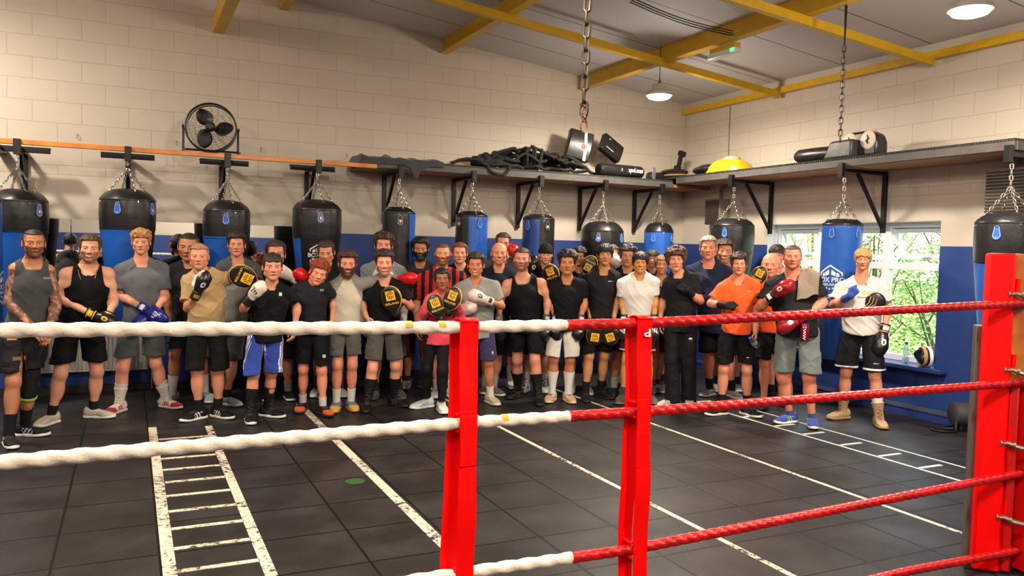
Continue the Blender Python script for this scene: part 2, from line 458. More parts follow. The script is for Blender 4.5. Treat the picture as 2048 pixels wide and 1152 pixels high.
for k in range(3):
    y0 = ym[k]+(.06 if k == 0 else .045); y1 = ym[k+1]-(.06 if k == 2 else .045)
    obj('window_pane', MB().box((FX-.003, y0, WZ0+.07), (FX+.003, y1, zt-.04)), M_GLASS, win, False)
    sash = bpy.data.objects.new('opening_sash', None); link(sash, win)
    sash.location = (FX+.02, 0, WZ1-.065); sash.rotation_euler = (0, -math.radians(27 if k != 1 else 20), 0)
    h = WZ1-.065-(zt+.04)
    sm = MB(); t = .05
    sm.box((-.02, y0+.004, -h), (.03, y1-.004, -h+t)); sm.box((-.02, y0+.004, -t), (.03, y1-.004, -.002))
    sm.box((-.02, y0+.004, -h+t), (.03, y0+t, -t)); sm.box((-.02, y1-t, -h+t), (.03, y1-.004, -t))
    obj('sash_frame', sm, M_UPVC, sash, False, 0.004)
    obj('window_pane', MB().box((0, y0+t, -h+t), (.006, y1-t, -t)), M_GLASS, sash, False)
    obj('window_handle', MB().box((-.045, (y0+y1)/2-.05, -h+.018), (-.02, (y0+y1)/2+.05, -h+.034)), mat('grey_catch', (150, 152, 156), 0.35, 0.6), sash, True, 0.004)
    obj('window_stay', MB().bar((FX, y1-.03, zt+.05), (FX+.02+h*.42, y1-.03, zt+.13), 0.012, 0.012), M_UPVC, win, False)
rv = MB(); e = 0.004
rv.box((XW+e, WY1-.003, WZ0+.002), (FX-.03, WY1-.0005, WZ1-.001)); rv.box((XW+e, WY0, WZ1-.003), (FX-.03, WY1, WZ1-.0005)); rv.box((XW+e, WY0+.0005, WZ0), (FX-.03, WY0+.003, WZ1))
o = struct('window_reveal', rv, mat('reveal_white', (226, 230, 234), 0.5))
sl = MB().box((XW-.13, WY0-.16, WZ0-.045), (FX-.03, WY1+.1, WZ0+.001))
struct('window_sill', sl, mat('sill_blue', (38, 62, 118), 0.25, var=0.1), bevel=0.01)

# ---------------------------------------------------------------- outside
rng = random.Random(5)
struct('ground', MB().box((XW+.3, -8, -0.4), (60, 45, -0.3)), mat('grass_ground', (150, 176, 66), 0.9, var=0.4, vscale=3, rgb2=(196, 206, 120)))
M_BARK = mat('grey_bark', (128, 112, 92), 0.9, var=0.3, vscale=20)
LEAFS = [mat('leaf_bright', (120, 178, 58), 0.6, var=0.3, vscale=4), mat('leaf_mid', (88, 148, 62), 0.6, var=0.3, vscale=4), mat('leaf_yellow', (206, 202, 82), 0.6, var=0.3, vscale=4)]
for _m in LEAFS:
    _b = _m.node_tree.nodes['Principled BSDF']; _b.inputs['Transmission Weight'].default_value = 0.0; _b.inputs['Subsurface Weight'].default_value = 0.0
def tree(x, y, h, r, lm, label, low=False):
    t = thing('tree', (x, y, -0.3), label, 'tree', 'trees outside the window')
    tr = MB(); lv = MB()
    nb = 9
    for k in range(nb):
        a = rng.uniform(0, 2*PI); z0 = h*rng.uniform(0.05, 0.35); L = r*rng.uniform(0.7, 1.1)
        p1 = Vector((math.cos(a)*L*.4, math.sin(a)*L*.4, z0+h*.25)); p2 = Vector((math.cos(a)*L*.8, math.sin(a)*L*.8, z0+h*rng.uniform(.35, .62)))
        tr.tube([(0, 0, z0*.3), p1*0.5+Vector((0, 0, z0*.3)), p1, p2], [.03, .024, .016, .007], 6)
        tr.tube([p1, p1+Vector((rng.uniform(-.5, .5), rng.uniform(-.5, .5), rng.uniform(.3, .7)))], [.014, .005], 5)
    tr.tube([(0, 0, 0), (0.03, 0, h*.5), (0, 0.02, h*.9)], [.05, .035, .01], 8)
    for k in range(5200 if r > 1 else 2600):
        z = h*(rng.uniform(0.0 if low else 0.28, 1.0)); q = z/h
        rr = r*math.sqrt(max(0.02, 1-(2*q-1.05)**2))*math.sqrt(rng.random())
        a = rng.uniform(0, 2*PI); c = Vector((rr*math.cos(a), rr*math.sin(a), z)); s = rng.uniform(.018, .04)
        d = Vector((rng.gauss(0, 1), rng.gauss(0, 1), rng.gauss(0, .6))).normalized(); e = d.orthogonal().normalized()
        lv.add([c-d*s, c+e*s*.45, c+d*s, c-e*s*.45], [(0, 1, 2, 3)])
    obj('trunk', tr, M_BARK, t); o = obj('foliage', lv, lm, t, False, fix=False); o['kind'] = 'stuff'
    return t
tree(10.0, 8.4, 2.6, .85, LEAFS[1], 'mid green shrub tree seen through the lower right window pane')
tree(9.6, 6.9, 2.2, .75, LEAFS[0], 'bright green thin stemmed shrub closest outside the right window pane')
tree(11.9, 10.4, 3.4, 1.2, LEAFS[2], 'yellow green tree seen behind the middle window bay')
tree(11.6, 13.2, 3.3, 1.4, LEAFS[0], 'bright green tree seen through the left opening sash')
tree(15.2, 10.6, 4.2, 1.9, LEAFS[1], 'darker tall tree in the row furthest from the window, right side')
tree(15.8, 15.2, 4.4, 2.2, LEAFS[2], 'yellowing tall tree in the furthest row, middle')
tree(14.6, 20.4, 4.4, 2.6, LEAFS[0], 'green tall tree in the furthest row, left side')
tree(12.6, 8.0, 3.2, 1.2, LEAFS[0], 'pale green tree behind the close shrubs, seen right of the white shirted boy')

# ---------------------------------------------------------------- mirror, radiator
M_MIR = mat('mirror_silver', (222, 226, 226), 0.015, 1.0)
xs = [at(-260, 440, Y=YW-.01).x, at(142, 440, Y=YW-.01).x, at(405, 446, Y=YW-.01).x, 2.02]
for k in range(3):
    o = obj('wall_mirror', MB().box((xs[k]+.004, YW-.012, .84), (xs[k+1]-.004, YW-.002, 1.90)), M_MIR, None, False)
    tag(o, ['frameless mirror panel at the left edge behind the sleeveless man and the tank top man', 'middle mirror panel behind the large bag with a blue front and the grey shirted blond', 'right hand mirror panel reaching the bag with the white hexagon badge'][k], 'mirror', 'mirror panels along the back wall')
o = obj('mirror_ledge', MB().box((xs[0], YW-.10, .80), (2.02, YW-.001, .838)), mat('ledge_pine', (190, 150, 100), 0.5, var=0.2), None, False, 0.004)
tag(o, 'pale wooden ledge along the bottom of the mirrors', 'ledge')
rad = thing('radiator', (-.36, YW-.07, .24), 'white ribbed panel radiator low on the wall behind the tank top man', 'radiator')
rb = MB().box((-.55, -.035, 0), (.55, .05, .54))
for k in range(26): rb.box((-.54+k*.042, -.05, .03), (-.54+k*.042+.022, -.034, .51))
obj('panel', rb, mat('radiator_white', (224, 220, 210), 0.35), rad, True, 0.006)
obj('valve', MB().cyl((.59, 0, -.22), (.59, 0, .1), .011, 10).cyl((.55, 0, .06), (.62, 0, .06), .016, 10).cyl((.59, 0, .08), (.59, 0, .15), .02, 12), mat('chrome', (200, 200, 205), 0.2, 1.0), rad)

# ---------------------------------------------------------------- rail, shelf, brackets
M_BLK = mat('black_steel', (26, 25, 26), 0.42, 0.3, var=0.2)
M_ORG = mat('varnished_pine', (226, 140, 44), 0.35, var=0.3, vscale=5, rgb2=(186, 104, 30))
M_GREYP = mat('grey_plank_paint', (84, 80, 76), 0.6, var=0.3)
M_PLY = mat('bare_pine', (176, 122, 84), 0.6, var=0.25, vscale=4)
M_MAT = mat('ribbed_rubber', (50, 48, 45), 0.7, bump=0.8, bscale=90, var=0.4, vscale=40)
rl = MB().box((XL+.01, 9.20, 2.60), (2.62, 9.25, 2.648))
tag(obj('wall_rail', rl, M_ORG, None, False, 0.004), 'long varnished orange timber rail carried by brackets on the left wall', 'rail')
sb = thing('wall_shelf', (5.0, 9.55, 2.61), 'grey edged storage shelf along the back wall piled with ropes and pads', 'shelf')
sb.location = (0, 0, 0)
obj('plank', MB().box((2.45, 9.25, 2.615), (XW-.004, YW-.004, 2.66)), M_PLY, sb, False, 0.003)
obj('edge_board', MB().box((2.45, 9.22, 2.612), (6.9, 9.249, 2.69)), M_GREYP, sb, False, 0.003)
obj('rubber_mat', MB().box((2.45, 9.235, 2.691), (6.9, YW-.01, 2.715)), M_MAT, sb, False, 0.003)
sr = thing('wall_shelf', (0, 0, 0), 'long shelf on the window wall with a thick grey edge and ribbed mat', 'shelf')
obj('plank', MB().box((6.96, 4.45, 2.665), (XW-.004, 9.20, 2.71)), M_PLY, sr, False, 0.003)
obj('edge_board', MB().box((6.93, 4.43, 2.668), (6.959, 9.20, 2.745)).box((6.96, 4.42, 2.668), (XW-.004, 4.449, 2.745)), M_GREYP, sr, False, 0.003)
mm = MB().box((6.945, 4.44, 2.746), (XW-.01, YW-.01, 2.772))
for k in range(150): mm.box((6.937, 4.46+k*.0325, 2.748), (6.946, 4.478+k*.0325, 2.770))
obj('rubber_mat', mm, M_MAT, sr, False, 0.0)

def bracket(pos, axis, label, plate=False, drop=.62, z=2.60):
    """wall bracket: post on the wall, arm out to the bag hook, diagonal brace"""
    t = thing('wall_bracket', pos, label, 'bracket', 'black bag brackets')
    if axis == 'x': t.rotation_euler = (0, 0, -PI/2)   # wall to the +X side
    # local: wall at y = +.65, front end at y = 0
    obj('arm', MB().box((-.022, -.03, -.045), (.022, .645, -.002)), M_BLK, t, False, 0.003)
    obj('post', MB().box((-.025, .605, -drop), (.025, .645, -.045)), M_BLK, t, False, 0.003)
    obj('brace', MB().bar((0, .2, -.05), (0, .61, -drop+.06), .034, .034), M_BLK, t, False, 0.003)
    obj('hook_plate', MB().box((-.032, -.075, -.10), (.032, -.029, .052)), M_BLK, t, False, 0.004)
    if plate: obj('cross_plate', MB().box((-.26, .27, -.004), (.26, .36, .012)).box((-.26, .27, -.05), (.26, .28, .0)), M_BLK, t, False, 0.003)
    return t
bagx = [-.993, -.015, .959, 1.939, 2.911, 3.855, 4.80, 5.776, 6.704]
blab = ['black bracket above the partly cut off bag at the left edge', 'black bracket above the bag with a blue front behind the grey shirted blond', 'black bracket under the floor fan', 'black bracket at the right end of the orange rail',
        'black bracket under the draped sheet at the left end of the shelf', 'second black bracket from the left under the back shelf', 'third black bracket from the left under the back shelf', 'black bracket above the round black bag on the back wall', 'black bracket nearest the corner, over the all blue narrow bag']
for k, x in enumerate(bagx): bracket((x, 9.25, 2.60), 'y', blab[k], plate=k < 4)
for k, y in enumerate((8.013, 6.269, 4.456)):
    bracket((6.95, y, 2.655), 'x', ['black bracket on the window wall left of the window', 'black bracket above the window and the tall blue bag', 'black bracket behind the red corner post'][k], drop=.68)

# ---------------------------------------------------------------- punch bags
M_BAGK = mat('black_bag_leather', (30, 29, 30), 0.34, var=0.3, vscale=5, bump=0.25, bscale=14)
M_BAGB = mat('blue_bag_leather', (32, 92, 186), 0.33, var=0.18, vscale=5, bump=0.2, bscale=12)
M_CHAIN = mat('zinc_chain', (190, 186, 178), 0.28, 1.0)
M_TAB = mat('blue_tab_leather', (40, 98, 190), 0.35)
M_WHITE = mat('white_print', (232, 234, 236), 0.5)
M_GREEN = mat('flag_green', (40, 140, 70), 0.5); M_ORANGE = mat('flag_orange', (236, 116, 44), 0.5)
def wrap(o, R, ang, zc, rfun=None):
    """bend a flat mesh (x, y, depth z) around the bag: x along the girth, y up"""
    for v in o.data.vertices:
        x, y, d = v.co
        rr = (rfun(zc+y) if rfun else R)+.002+max(d, 0)
        a = ang+x/R
        v.co = (rr*math.cos(a), rr*math.sin(a), zc+y)
def badge(parent, R, ang, zc, rfun=None, s=1.0):
    hx = MB()
    def ring(ro, ri):
        P = [(ro*math.sin(PI/3*k), ro*1.12*math.cos(PI/3*k)) for k in range(6)]; Q = [(ri*math.sin(PI/3*k), ri*1.12*math.cos(PI/3*k)) for k in range(6)]
        N = 6
        for k in range(6):
            for i in range(N):
                t0, t1 = i/N, (i+1)/N
                f = lambda A, t: (A[k][0]*(1-t)+A[(k+1) % 6][0]*t, A[k][1]*(1-t)+A[(k+1) % 6][1]*t, .001)
                a, b, c, d = f(P, t0), f(P, t1), f(Q, t1), f(Q, t0)
                if max(abs(v[1]) for v in (a, b)) < .06*s and k in (1, 4): continue
                hx.add([a, b, c, d], [(0, 1, 2, 3)])
    ring(.15*s, .135*s)
    for sx in (-1, 1):   # two raised fists meeting over the name
        hx.add([(sx*.01*s, .065*s, .001), (sx*.055*s, .045*s, .001), (sx*.06*s, .085*s, .001), (sx*.015*s, .115*s, .001)], [(0, 1, 2, 3)])
        hx.add([(sx*.065*s, .04*s, .001), (sx*.1*s, .045*s, .001), (sx*.09*s, .075*s, .001), (sx*.066*s, .085*s, .001)], [(0, 1, 2, 3)])
    for k in range(-2, 3):
        c = (k*.035*s, (-.075-.008*(2-abs(k)))*s)
        pts = []
        for i in range(10):
            r = (.014 if i % 2 == 0 else .006)*s; a = PI/2+PI*i/5
            pts.append((c[0]+r*math.cos(a), c[1]+r*math.sin(a), .001))
        hx.add(pts, [tuple(range(10))])
    o = obj('badge', hx, M_WHITE, parent, False, fix=False); wrap(o, R, ang, zc, rfun)
    t = text_obj('lettering', 'BOX PRO', .072*s, Matrix.Translation((0, .005*s, 0)), M_WHITE, o, .001); wrap(t, R, ang, zc, rfun)
    t = text_obj('lettering', 'IRELAND', .036*s, Matrix.Translation((0, -.045*s, 0)), M_WHITE, o, .001, 1.5); wrap(t, R, ang, zc, rfun)

def bag(x, y, zt, R, hook, label, big=True, panels=(), tabs=((-25, 'b'),), bottom=None, band=.30, logo=None, cap=True, scale_b=1.0, dome=.115, body='k', group=None):
    t = thing('punch_bag', (x, y, zt), label, 'punch bag', 'punch bags hanging round the walls')
    ac = math.atan2(-y, -x)
    Lb = zt-(bottom if bottom is not None else .72)
    if big: prof = [(R*.99, -.005), (R*1.0, -.03), (R*1.015, -band*.5), (R*.985, -band), (R*.96, -band-.03), (R*.88, -band-.25), (R*.76, -band-.55), (R*.66, -Lb+.12), (R*.56, -Lb+.03), (R*.3, -Lb), (0.001, -Lb-.004)]
    else: prof = [(R*.99, -.005), (R, -.03), (R*1.0, -band), (R*1.01, -.5), (R*1.01, -Lb*.7), (R*1.0, -Lb+.08), (R*.93, -Lb+.02), (R*.6, -Lb), (0.001, -Lb-.003)]
    def rf(z):
        for (r0, z0), (r1, z1) in zip(prof, prof[1:]):
            if z1 <= z <= z0: return r0+(r1-r0)*(z-z0)/(z1-z0)
        return prof[-1][0]
    mk = M_BAGK if body == 'k' else M_BAGB
    rr = random.Random(int(abs(x)*1000))
    N = 64
    def wr(a, z, r):   # creases gathered under the rim
        return r*(1+.012*math.sin(7*a+x)*math.exp(-abs(z+.1)/.12)+.006*math.sin(13*a+z*9)*math.exp(-abs(z+.08)/.1))
    def lathe2(prof, a0, a1, n, off=0.0):
        mb = MB(); full = a1-a0 > 6.28; cols = n if full else n+1; vs = []; fs = []
        for r, z in prof:
            for k in range(cols):
                a = a0+(a1-a0)*k/n; q = wr(a, z, r)+off; vs.append((q*math.cos(a), q*math.sin(a), z))
        for i in range(len(prof)-1):
            for k in range(n):
                k2 = (k+1) % cols; fs.append((i*cols+k, (i+1)*cols+k, (i+1)*cols+k2, i*cols+k2))
        mb.add(vs, fs); return mb
    fine = []
    for (r0, z0), (r1, z1) in zip(prof, prof[1:]):
        m = max(1, int(abs(z1-z0)/.04))
        for i in range(m): fine.append((r0+(r1-r0)*i/m, z0+(z1-z0)*i/m))
    fine.append(prof[-1])
    obj('body', lathe2(fine, 0, 2*PI, N), mk, t, angle=60)
    dm = MB()
    P = [(R*1.0, -.012), (R*1.012, .0), (R*.985, .012), (R*.93, dome*.30), (R*.82, dome*.60), (R*.66, dome*.84), (R*.40, dome*.97), (R*.15, dome), (0.001, dome)]
    vs = []; fs = []
    for r, z in P:
        for k in range(48):
            a = 2*PI*k/48; q = r*(1+.015*math.sin(9*a+x*3)*(r < R*.95)); vs.append((q*math.cos(a), q*math.sin(a), z+.006*math.sin(5*a)*(r < R*.9)))
    for i in range(len(P)-1):
        for k in range(48): fs.append((i*48+k, i*48+(k+1) % 48, (i+1)*48+(k+1) % 48, (i+1)*48+k))
    dm.add(vs, fs); obj('top_cover', dm, M_BAGK, t, angle=60)
    if big: obj('seam', MB().torus((0, 0, -band), R*.987, .004, 'z', 48, 6), M_BAGK, t)
    # vertical coloured panels: (centre angle seen from the front, half width, from z, colour)
    for (c, hw, z0, m) in panels:
        a0, a1 = ac+math.radians(c-hw), ac+math.radians(c+hw)
        pz = [(r, z) for r, z in fine if z <= z0+1e-6 and z > -Lb+.04]
        pz = [(rf(z0), z0)]+pz
        obj('side_panel', lathe2(pz, a0, a1, max(6, int(hw*2/6)), .002), m, t, angle=60)
    # chains
    top = hook-zt
    ch = MB(); ring_z = dome+.30 if top-dome > .5 else dome+.22
    chain_mb(ch, (0, 0, top), (0, 0, ring_z-.004), L=.06, W=.036, r=.0055)
    obj('hook_chain', ch, M_CHAIN, t)
    ch2 = MB()
    for k in range(4):
        a = ac+math.radians(20+90*k)
        chain_mb(ch2, (0, 0, ring_z), (R*1.02*math.cos(a), R*1.02*math.sin(a), -.035), L=.046, W=.028, r=.0044)
    obj('spreader_chains', ch2, M_CHAIN, t)
    for k, (dg, kind) in enumerate(tabs):
        a = ac+math.radians(dg)
        pts = [(.03*math.sin(q), -.115+.038*math.cos(q)) for q in [PI/2+PI*i/12 for i in range(13)]]
        pts = [(-.018, -.03), (.018, -.03)] + [(.034*math.cos(-q), -.115-.036*math.sin(q)) for q in [PI*i/10 for i in range(11)]]
        mb = MB()
        n = len(pts); mb.add([(px, pz, .001) for px, pz in pts]+[(px, pz, .009) for px, pz in pts], [tuple(range(n)), tuple(range(n, 2*n))]+[(i, (i+1) % n, n+(i+1) % n, n+i) for i in range(n)])
        mt = M_TAB if kind != 'k' else M_BAGK
        tb = obj('hanging_tab', mb, mt, t, False); wrap(tb, R, a, 0.0, rf)
        ln = MB(); q = [(px*.8, -.085+(pz+.085)*.85, .0095) for px, pz in pts]
        for i in range(n): ln.tube([q[i], q[(i+1) % n]], .0012, 4)
        s_ = obj('stitching', ln, M_WHITE, tb, False); wrap(s_, R, a, 0.0, rf)
        if kind == 'f' or kind == 'k':
            for i, m in enumerate((M_GREEN, M_WHITE, M_ORANGE)):
                fl = MB().box((-.021+.014*i, -.115, .0092), (-.007+.014*i, -.085, .0105)); fo = obj('flag_stripe', fl, m, tb, False); wrap(fo, R, a, 0.0, rf)
        else:
            dt = MB()
            for zz in (-.06, -.13): dt.sphere((0, zz, .009), (.004, .004, .002), 8, 5)
            fo = obj('rivet', dt, M_CHAIN, tb); wrap(fo, R, a, 0.0, rf)
        dr = MB().torus((R*1.02*math.cos(a), R*1.02*math.sin(a), -.03), .017, .003, 'z', 14, 6)
        obj('d_ring', dr, M_CHAIN, t)
    if logo is not None:
        badge(t, rf(logo[1]), ac+math.radians(logo[0]), logo[1], rf, logo[2])
    return t
B_, K_ = M_BAGB, M_BAGK
bag(-.993, 9.25, 2.045, .265, 2.51, 'big black topped bag cut off by the left edge, above the sleeveless man', panels=[(-35, 60, -.31, B_)], tabs=((40, 'f'),))
bag(-.015, 9.25, 2.10, .268, 2.51, 'big black and blue bag with a blank blue tab, behind the grey shirted blond man', panels=[(-22, 65, -.31, B_)], tabs=((-20, 'b'), (55, 'f')))
bag(.959, 9.25, 2.03, .243, 2.51, 'medium bag with blue tab right below the floor fan', panels=[(-30, 55, -.28, B_)], tabs=((-2, 'b'),))
bag(1.939, 9.25, 2.085, .273, 2.51, 'big tapering black bag with a blue stripe and white hexagon badge', panels=[(-68, 26, -.33, B_)], tabs=((8, 'f'),), logo=(10, -.52, .9), band=.32)
bag(2.911, 9.25, 2.09, .196, 2.51, 'narrow black bag with a thin blue right side, behind the tall curly haired man', big=False, dome=.07, panels=[(80, 40, -.012, B_)], tabs=((5, 'k'),), band=.3)
bag(3.855, 9.25, 2.09, .200, 2.51, 'narrow bag black on the left and blue on the right', big=False, dome=.06, panels=[(45, 55, -.012, B_)], tabs=((-48, 'k'), (30, 'b')), band=.3)
bag(4.80, 9.25, 2.09, .208, 2.51, 'narrow bag blue on the left and black on the right', big=False, dome=.06, panels=[(-48, 52, -.012, mat('dark_blue_bag_leather', (30, 66, 140), 0.33, bump=0.2, bscale=12))], tabs=((-40, 'b'), (32, 'k')), band=.3)
bag(5.776, 9.25, 1.965, .285, 2.51, 'round black bag hung low under a silver chain, behind the tall boy in black', panels=[], tabs=((-10, 'f'), (60, 'b')), band=.26, dome=.13)
bag(6.704, 9.25, 1.985, .204, 2.51, 'all blue narrow bag with a black dome beside the room corner', big=False, body='b', tabs=((-20, 'b'), (60, 'b')), band=.3, dome=.13)
bag(6.95, 8.013, 2.06, .268, 2.555, 'big glossy black bag on the window wall left of the window', tabs=((-20, 'b'),), band=.34, dome=.09, panels=[(0, 80, -.36, mat('dark_teal_bag_leather', (30, 48, 52), 0.25, bump=0.15, bscale=12))])
bag(6.95, 6.269, 2.045, .208, 2.555, 'tall straight blue bag with hexagon badge hanging in front of the window', big=False, body='b', tabs=((-28, 'b'), (48, 'b')), band=.3, bottom=.58, logo=(-28, -.60, 1.0), dome=.06)
bag(6.95, 4.456, 2.03, .26, 2.555, 'big black topped bag with a blue shiny body behind the red corner post', panels=[(0, 170, -.36, B_)], tabs=((-18, 'b'),), band=.34, dome=.10)
pe = at(8, 560, Y=8.15)
bag(pe.x-.21, 8.15, 2.0, .20, 2.55, 'blue bag only just showing at the left edge beside the tattooed arm', big=False, body='b', logo=(75, -.75, .9), bottom=.62)
struct('trim_11', MB().box((pe.x-.25, 8.12, 2.55), (pe.x-.17, 9.9, 2.60)), M_BLK)
# ---------------------------------------------------------------- lamps
M_LAMP = mat('lamp_glow', (255, 236, 208), 0.4, emit=26.0)
M_LAMPB = mat('lamp_housing', (176, 172, 166), 0.4)
def lamp(x, y, z, label, power):
    t = thing('high_bay_lamp', (x, y, z), label, 'lamp', 'round high bay lamps')
    obj('housing', MB().lathe([(.155, .0), (.16, .03), (.15, .05), (.09, .07), (.08, .13), (.03, .15), (.001, .152)], 32), M_LAMPB, t)
    obj('diffuser', MB().lathe([(.001, -.05), (.07, -.045), (.125, -.028), (.15, .004)], 32), M_LAMP, t)
    cd = MB(); top = roof_z(x)-z-.002
    cd.tube([(0, 0, .14), (0, 0, top)], .005, 6); cd.torus((0, 0, .17), .02, .004, 'x', 12, 6)
    obj('hanging_cord', cd, M_BLK, t)
    l = bpy.data.lights.new('lamp_light', 'AREA'); l.shape = 'DISK'; l.size = .30; l.energy = power; l.color = (1.0, 0.875, 0.73)
    lo = bpy.data.objects.new('lamp_light', l); link(lo, t); lo.location = (0, 0, -.055)
    l2 = bpy.data.lights.new('lamp_glow_light', 'POINT'); l2.shadow_soft_size = .10; l2.energy = power*.4; l2.color = (1.0, 0.875, 0.73)
    lo2 = bpy.data.objects.new('lamp_glow_light', l2); link(lo2, t); lo2.location = (0, 0, -.13)
    return t
LP = 105
lamp(5.72, 7.98, 3.57, 'lit round lamp hanging near the far corner under the yellow beam', LP)
lamp(5.72, 4.05, 3.58, 'lit round lamp near the top right above the window wall', LP)
for (x, y) in ((-2.1, 8.0), (-2.1, 4.0), (1.85, 4.0), (1.85, 0.1), (5.72, .1), (-2.1, .1), (1.85, -3.0)):
    lamp(x, y, roof_z(x)-(.85 if y == 8.0 else .6), 'round lamp out of view above the ring side of the hall', LP)

# exit light, cables, chains
M_CLEAR = mat('frosted_plastic', (214, 216, 208), 0.3)
ep = at(1449, 99, X=5.75)
ex = thing('emergency_light', (5.75, ep.y, ep.z-.045), 'white emergency light with a small green lit sign under the yellow beam', 'light')
obj('casing', MB().box((-.05, -.22, -.035), (.05, .22, .03)), M_CLEAR, ex, True, 0.012)
obj('bracket', MB().box((-.04, -.2, .03), (.04, .2, .0475+.03)), M_YEL, ex, False)
obj('green_sign', MB().box((-.054, -.21, -.02), (-.0505, -.15, .02)), mat('green_glow', (70, 230, 120), 0.4, emit=2.0), ex, False)
cb = MB()
for k in range(3):
    pts = []
    for i in range(12):
        q = i/11.0
        p = at(1465-190*q*1.05-3*k, 62-66*q+4*k, Z=4.02+.1*q)
        pts.append(p+Vector((0, 0, -.04*math.sin(PI*q))))
    cb.tube([at(1466, 70, Z=3.99)]+pts, .006, 6)
tag(obj('ceiling_cable', cb, M_BLK), 'black cables sagging from the ceiling to the big yellow beam', 'cable')
def hang(name, p_top, p_bot, L, W, r, label, wires=None, hook=False):
    a = at(*p_top[:2], Y=p_top[2]); b = at(*p_bot[:2], Y=p_bot[2])
    t = thing(name, b, label, 'chain')
    top = Vector((0, 0, roof_z(b.x)-b.z)); z0 = .10 if hook else 0
    zc = wires if wires else top.z
    obj('links', chain_mb(MB(), (0, 0, zc), (0, 0, z0), L, W, r, 7, 12), mat('dark_chain', (84, 76, 68), 0.4, 0.85), t)
    if wires:
        w = MB()
        for s in (-1, 1): w.tube([(0, 0, zc-.01), (s*.02, .01*s, zc+.4), (s*.012, 0, zc+1.0), (0, s*.01, top.z)], .007, 6)
        obj('wire', w, M_BLK, t)
    if hook:
        h = MB()
        for q, rr in ((0.0, .022), (.07, .018)):
            pts = [(rr*math.sin(2*PI*i/16), 0, q+.05+.045*math.cos(2*PI*i/16)) for i in range(16)]
            h.tube(pts, .006, 7, closed=True)
        h.tube([(.0, -.01, .1), (.03, 0, .15), (-.03, 0, .18)], .006, 6)
        obj('carabiner', h, mat('rusty_steel', (124, 92, 70), 0.5, 0.7), t)
hang('hanging_chain', (1173, 0, 4.3), (1167, 268, 4.3), .105, .06, .0105, 'heavy steel chain with a carabiner hanging free in the middle of the hall', hook=True)
hang('hanging_chain', (1690, 0, 5.3), (1680, 286, 5.3), .075, .042, .0075, 'thinner dark chain on two wires hanging in front of the window wall shelf', wires=.88)

# ---------------------------------------------------------------- wall details: vents
def vent(px, py, w, h, label):
    p = at(px, py, X=XW-.13)
    t = thing('wall_vent', (XW, p.y, p.z), label, 'vent', 'grey wall vents')
    obj('casing', MB().box((-.20, -w/2, -h/2), (-.002, w/2, h/2)), mat('vent_brown', (136, 122, 108), 0.5), t, False, 0.006)
    g = MB()
    for k in range(14): g.box((-.212, -w/2+.01, -h/2+.015+k*(h-.03)/14), (-.2005, w/2-.01, -h/2+.015+(k+.55)*(h-.03)/14))
    for k in range(14): g.box((-.19, w/2+.0005, -h/2+.015+k*(h-.03)/14), (-.01, w/2+.012, -h/2+.015+(k+.55)*(h-.03)/14))
    obj('grille', g, mat('vent_dark', (52, 46, 42), 0.5), t, False)
    obj('pipe', MB().tube([(-.06, 0, h/2), (-.06, 0, h/2+.16), (-.06, -.2, h/2+.2)], .02, 8), mat('pipe_grey', (120, 114, 108), 0.5), t)
vent(1432, 424, .30, .36, 'grey slatted vent box near the corner beside the big glossy bag')
vent(2024, 385, .42, .46, 'grey slatted vent box at the right edge behind the silver chains')

# ---------------------------------------------------------------- floor fan on the rail
fp = at(421, 258, Y=9.40)
fan = thing('floor_fan', (fp.x, 9.40, 2.648), 'black round floor fan standing on the orange rail', 'fan')
fz = fp.z-2.648; R = .258
M_FANB = mat('fan_black', (22, 21, 21), 0.4)
fr_ = bpy.data.objects.new('fan_head', None); link(fr_, fan); fr_.location = (0, 0, fz); fr_.rotation_euler = (math.radians(-4), 0, math.radians(-10))
g = MB()
g.torus((0, -.06, 0), R, .008, 'y', 48, 8); g.torus((0, .06, 0), R, .007, 'y', 48, 8)
obj('guard_rim', MB().lathe([(R, -.012), (R+.010, -.010), (R+.010, .010), (R, .012)], 48, Matrix.Rotation(PI/2, 4, 'X'), 0.0, 2*PI, False, False), M_FANB, fr_)
for side, yy in ((-1, -.075), (1, .075)):
    for rr in [.05, .11, .17, .225]: g.torus((0, yy*(1-.15*rr/R), 0), rr, .0012, 'y', 36, 4)
    for k in range(18):
        a = 2*PI*k/18; s = .12
        g.tube([(.05*math.cos(a), yy, .05*math.sin(a)), (.16*math.cos(a+s), yy*.95, .16*math.sin(a+s)), (R*math.cos(a+2*s), yy*.8, R*math.sin(a+2*s))], .0011, 4)
obj('guard', g, M_FANB, fr_)
for k in range(3):
    bl = MB(); a0 = math.radians(112+120*k); n = 14
    vs = []; fs = []
    for i in range(n+1):
        q = i/n; r = .04+.19*q; w = .14+.80*math.sin(PI*min(1, q*.90+.08))**.8
        for j in range(7):
            s = (j/6-.5); a = a0+s*w*1.35/(.55+q*.9)+.25*q
            vs.append((r*math.cos(a), .03*s*2+.006, r*math.sin(a)))
    for i in range(n):
        for j in range(6): fs.append((i*7+j, i*7+j+1, i*7+j+8, i*7+j+7))
    bl.add(vs, fs); o = obj('blade', bl, M_FANB, fr_); sd = o.modifiers.new('solid', 'SOLIDIFY'); sd.thickness = .003
obj('hub', MB().lathe([(.001, -.05), (.025, -.045), (.034, -.02), (.034, .03), (.05, .04), (.05, .10), (.03, .115), (.001, .115)], 24, Matrix.Rotation(PI/2, 4, 'X')), M_FANB, fr_)
obj('maker_mark', MB().tube([(-.03, -.087, .085), (-.01, -.087, .075), (.02, -.087, .08), (.05, -.087, .07)], .003, 5), mat('gold_mark', (190, 160, 90), 0.4), fr_)
st = MB(); sx = R+.022
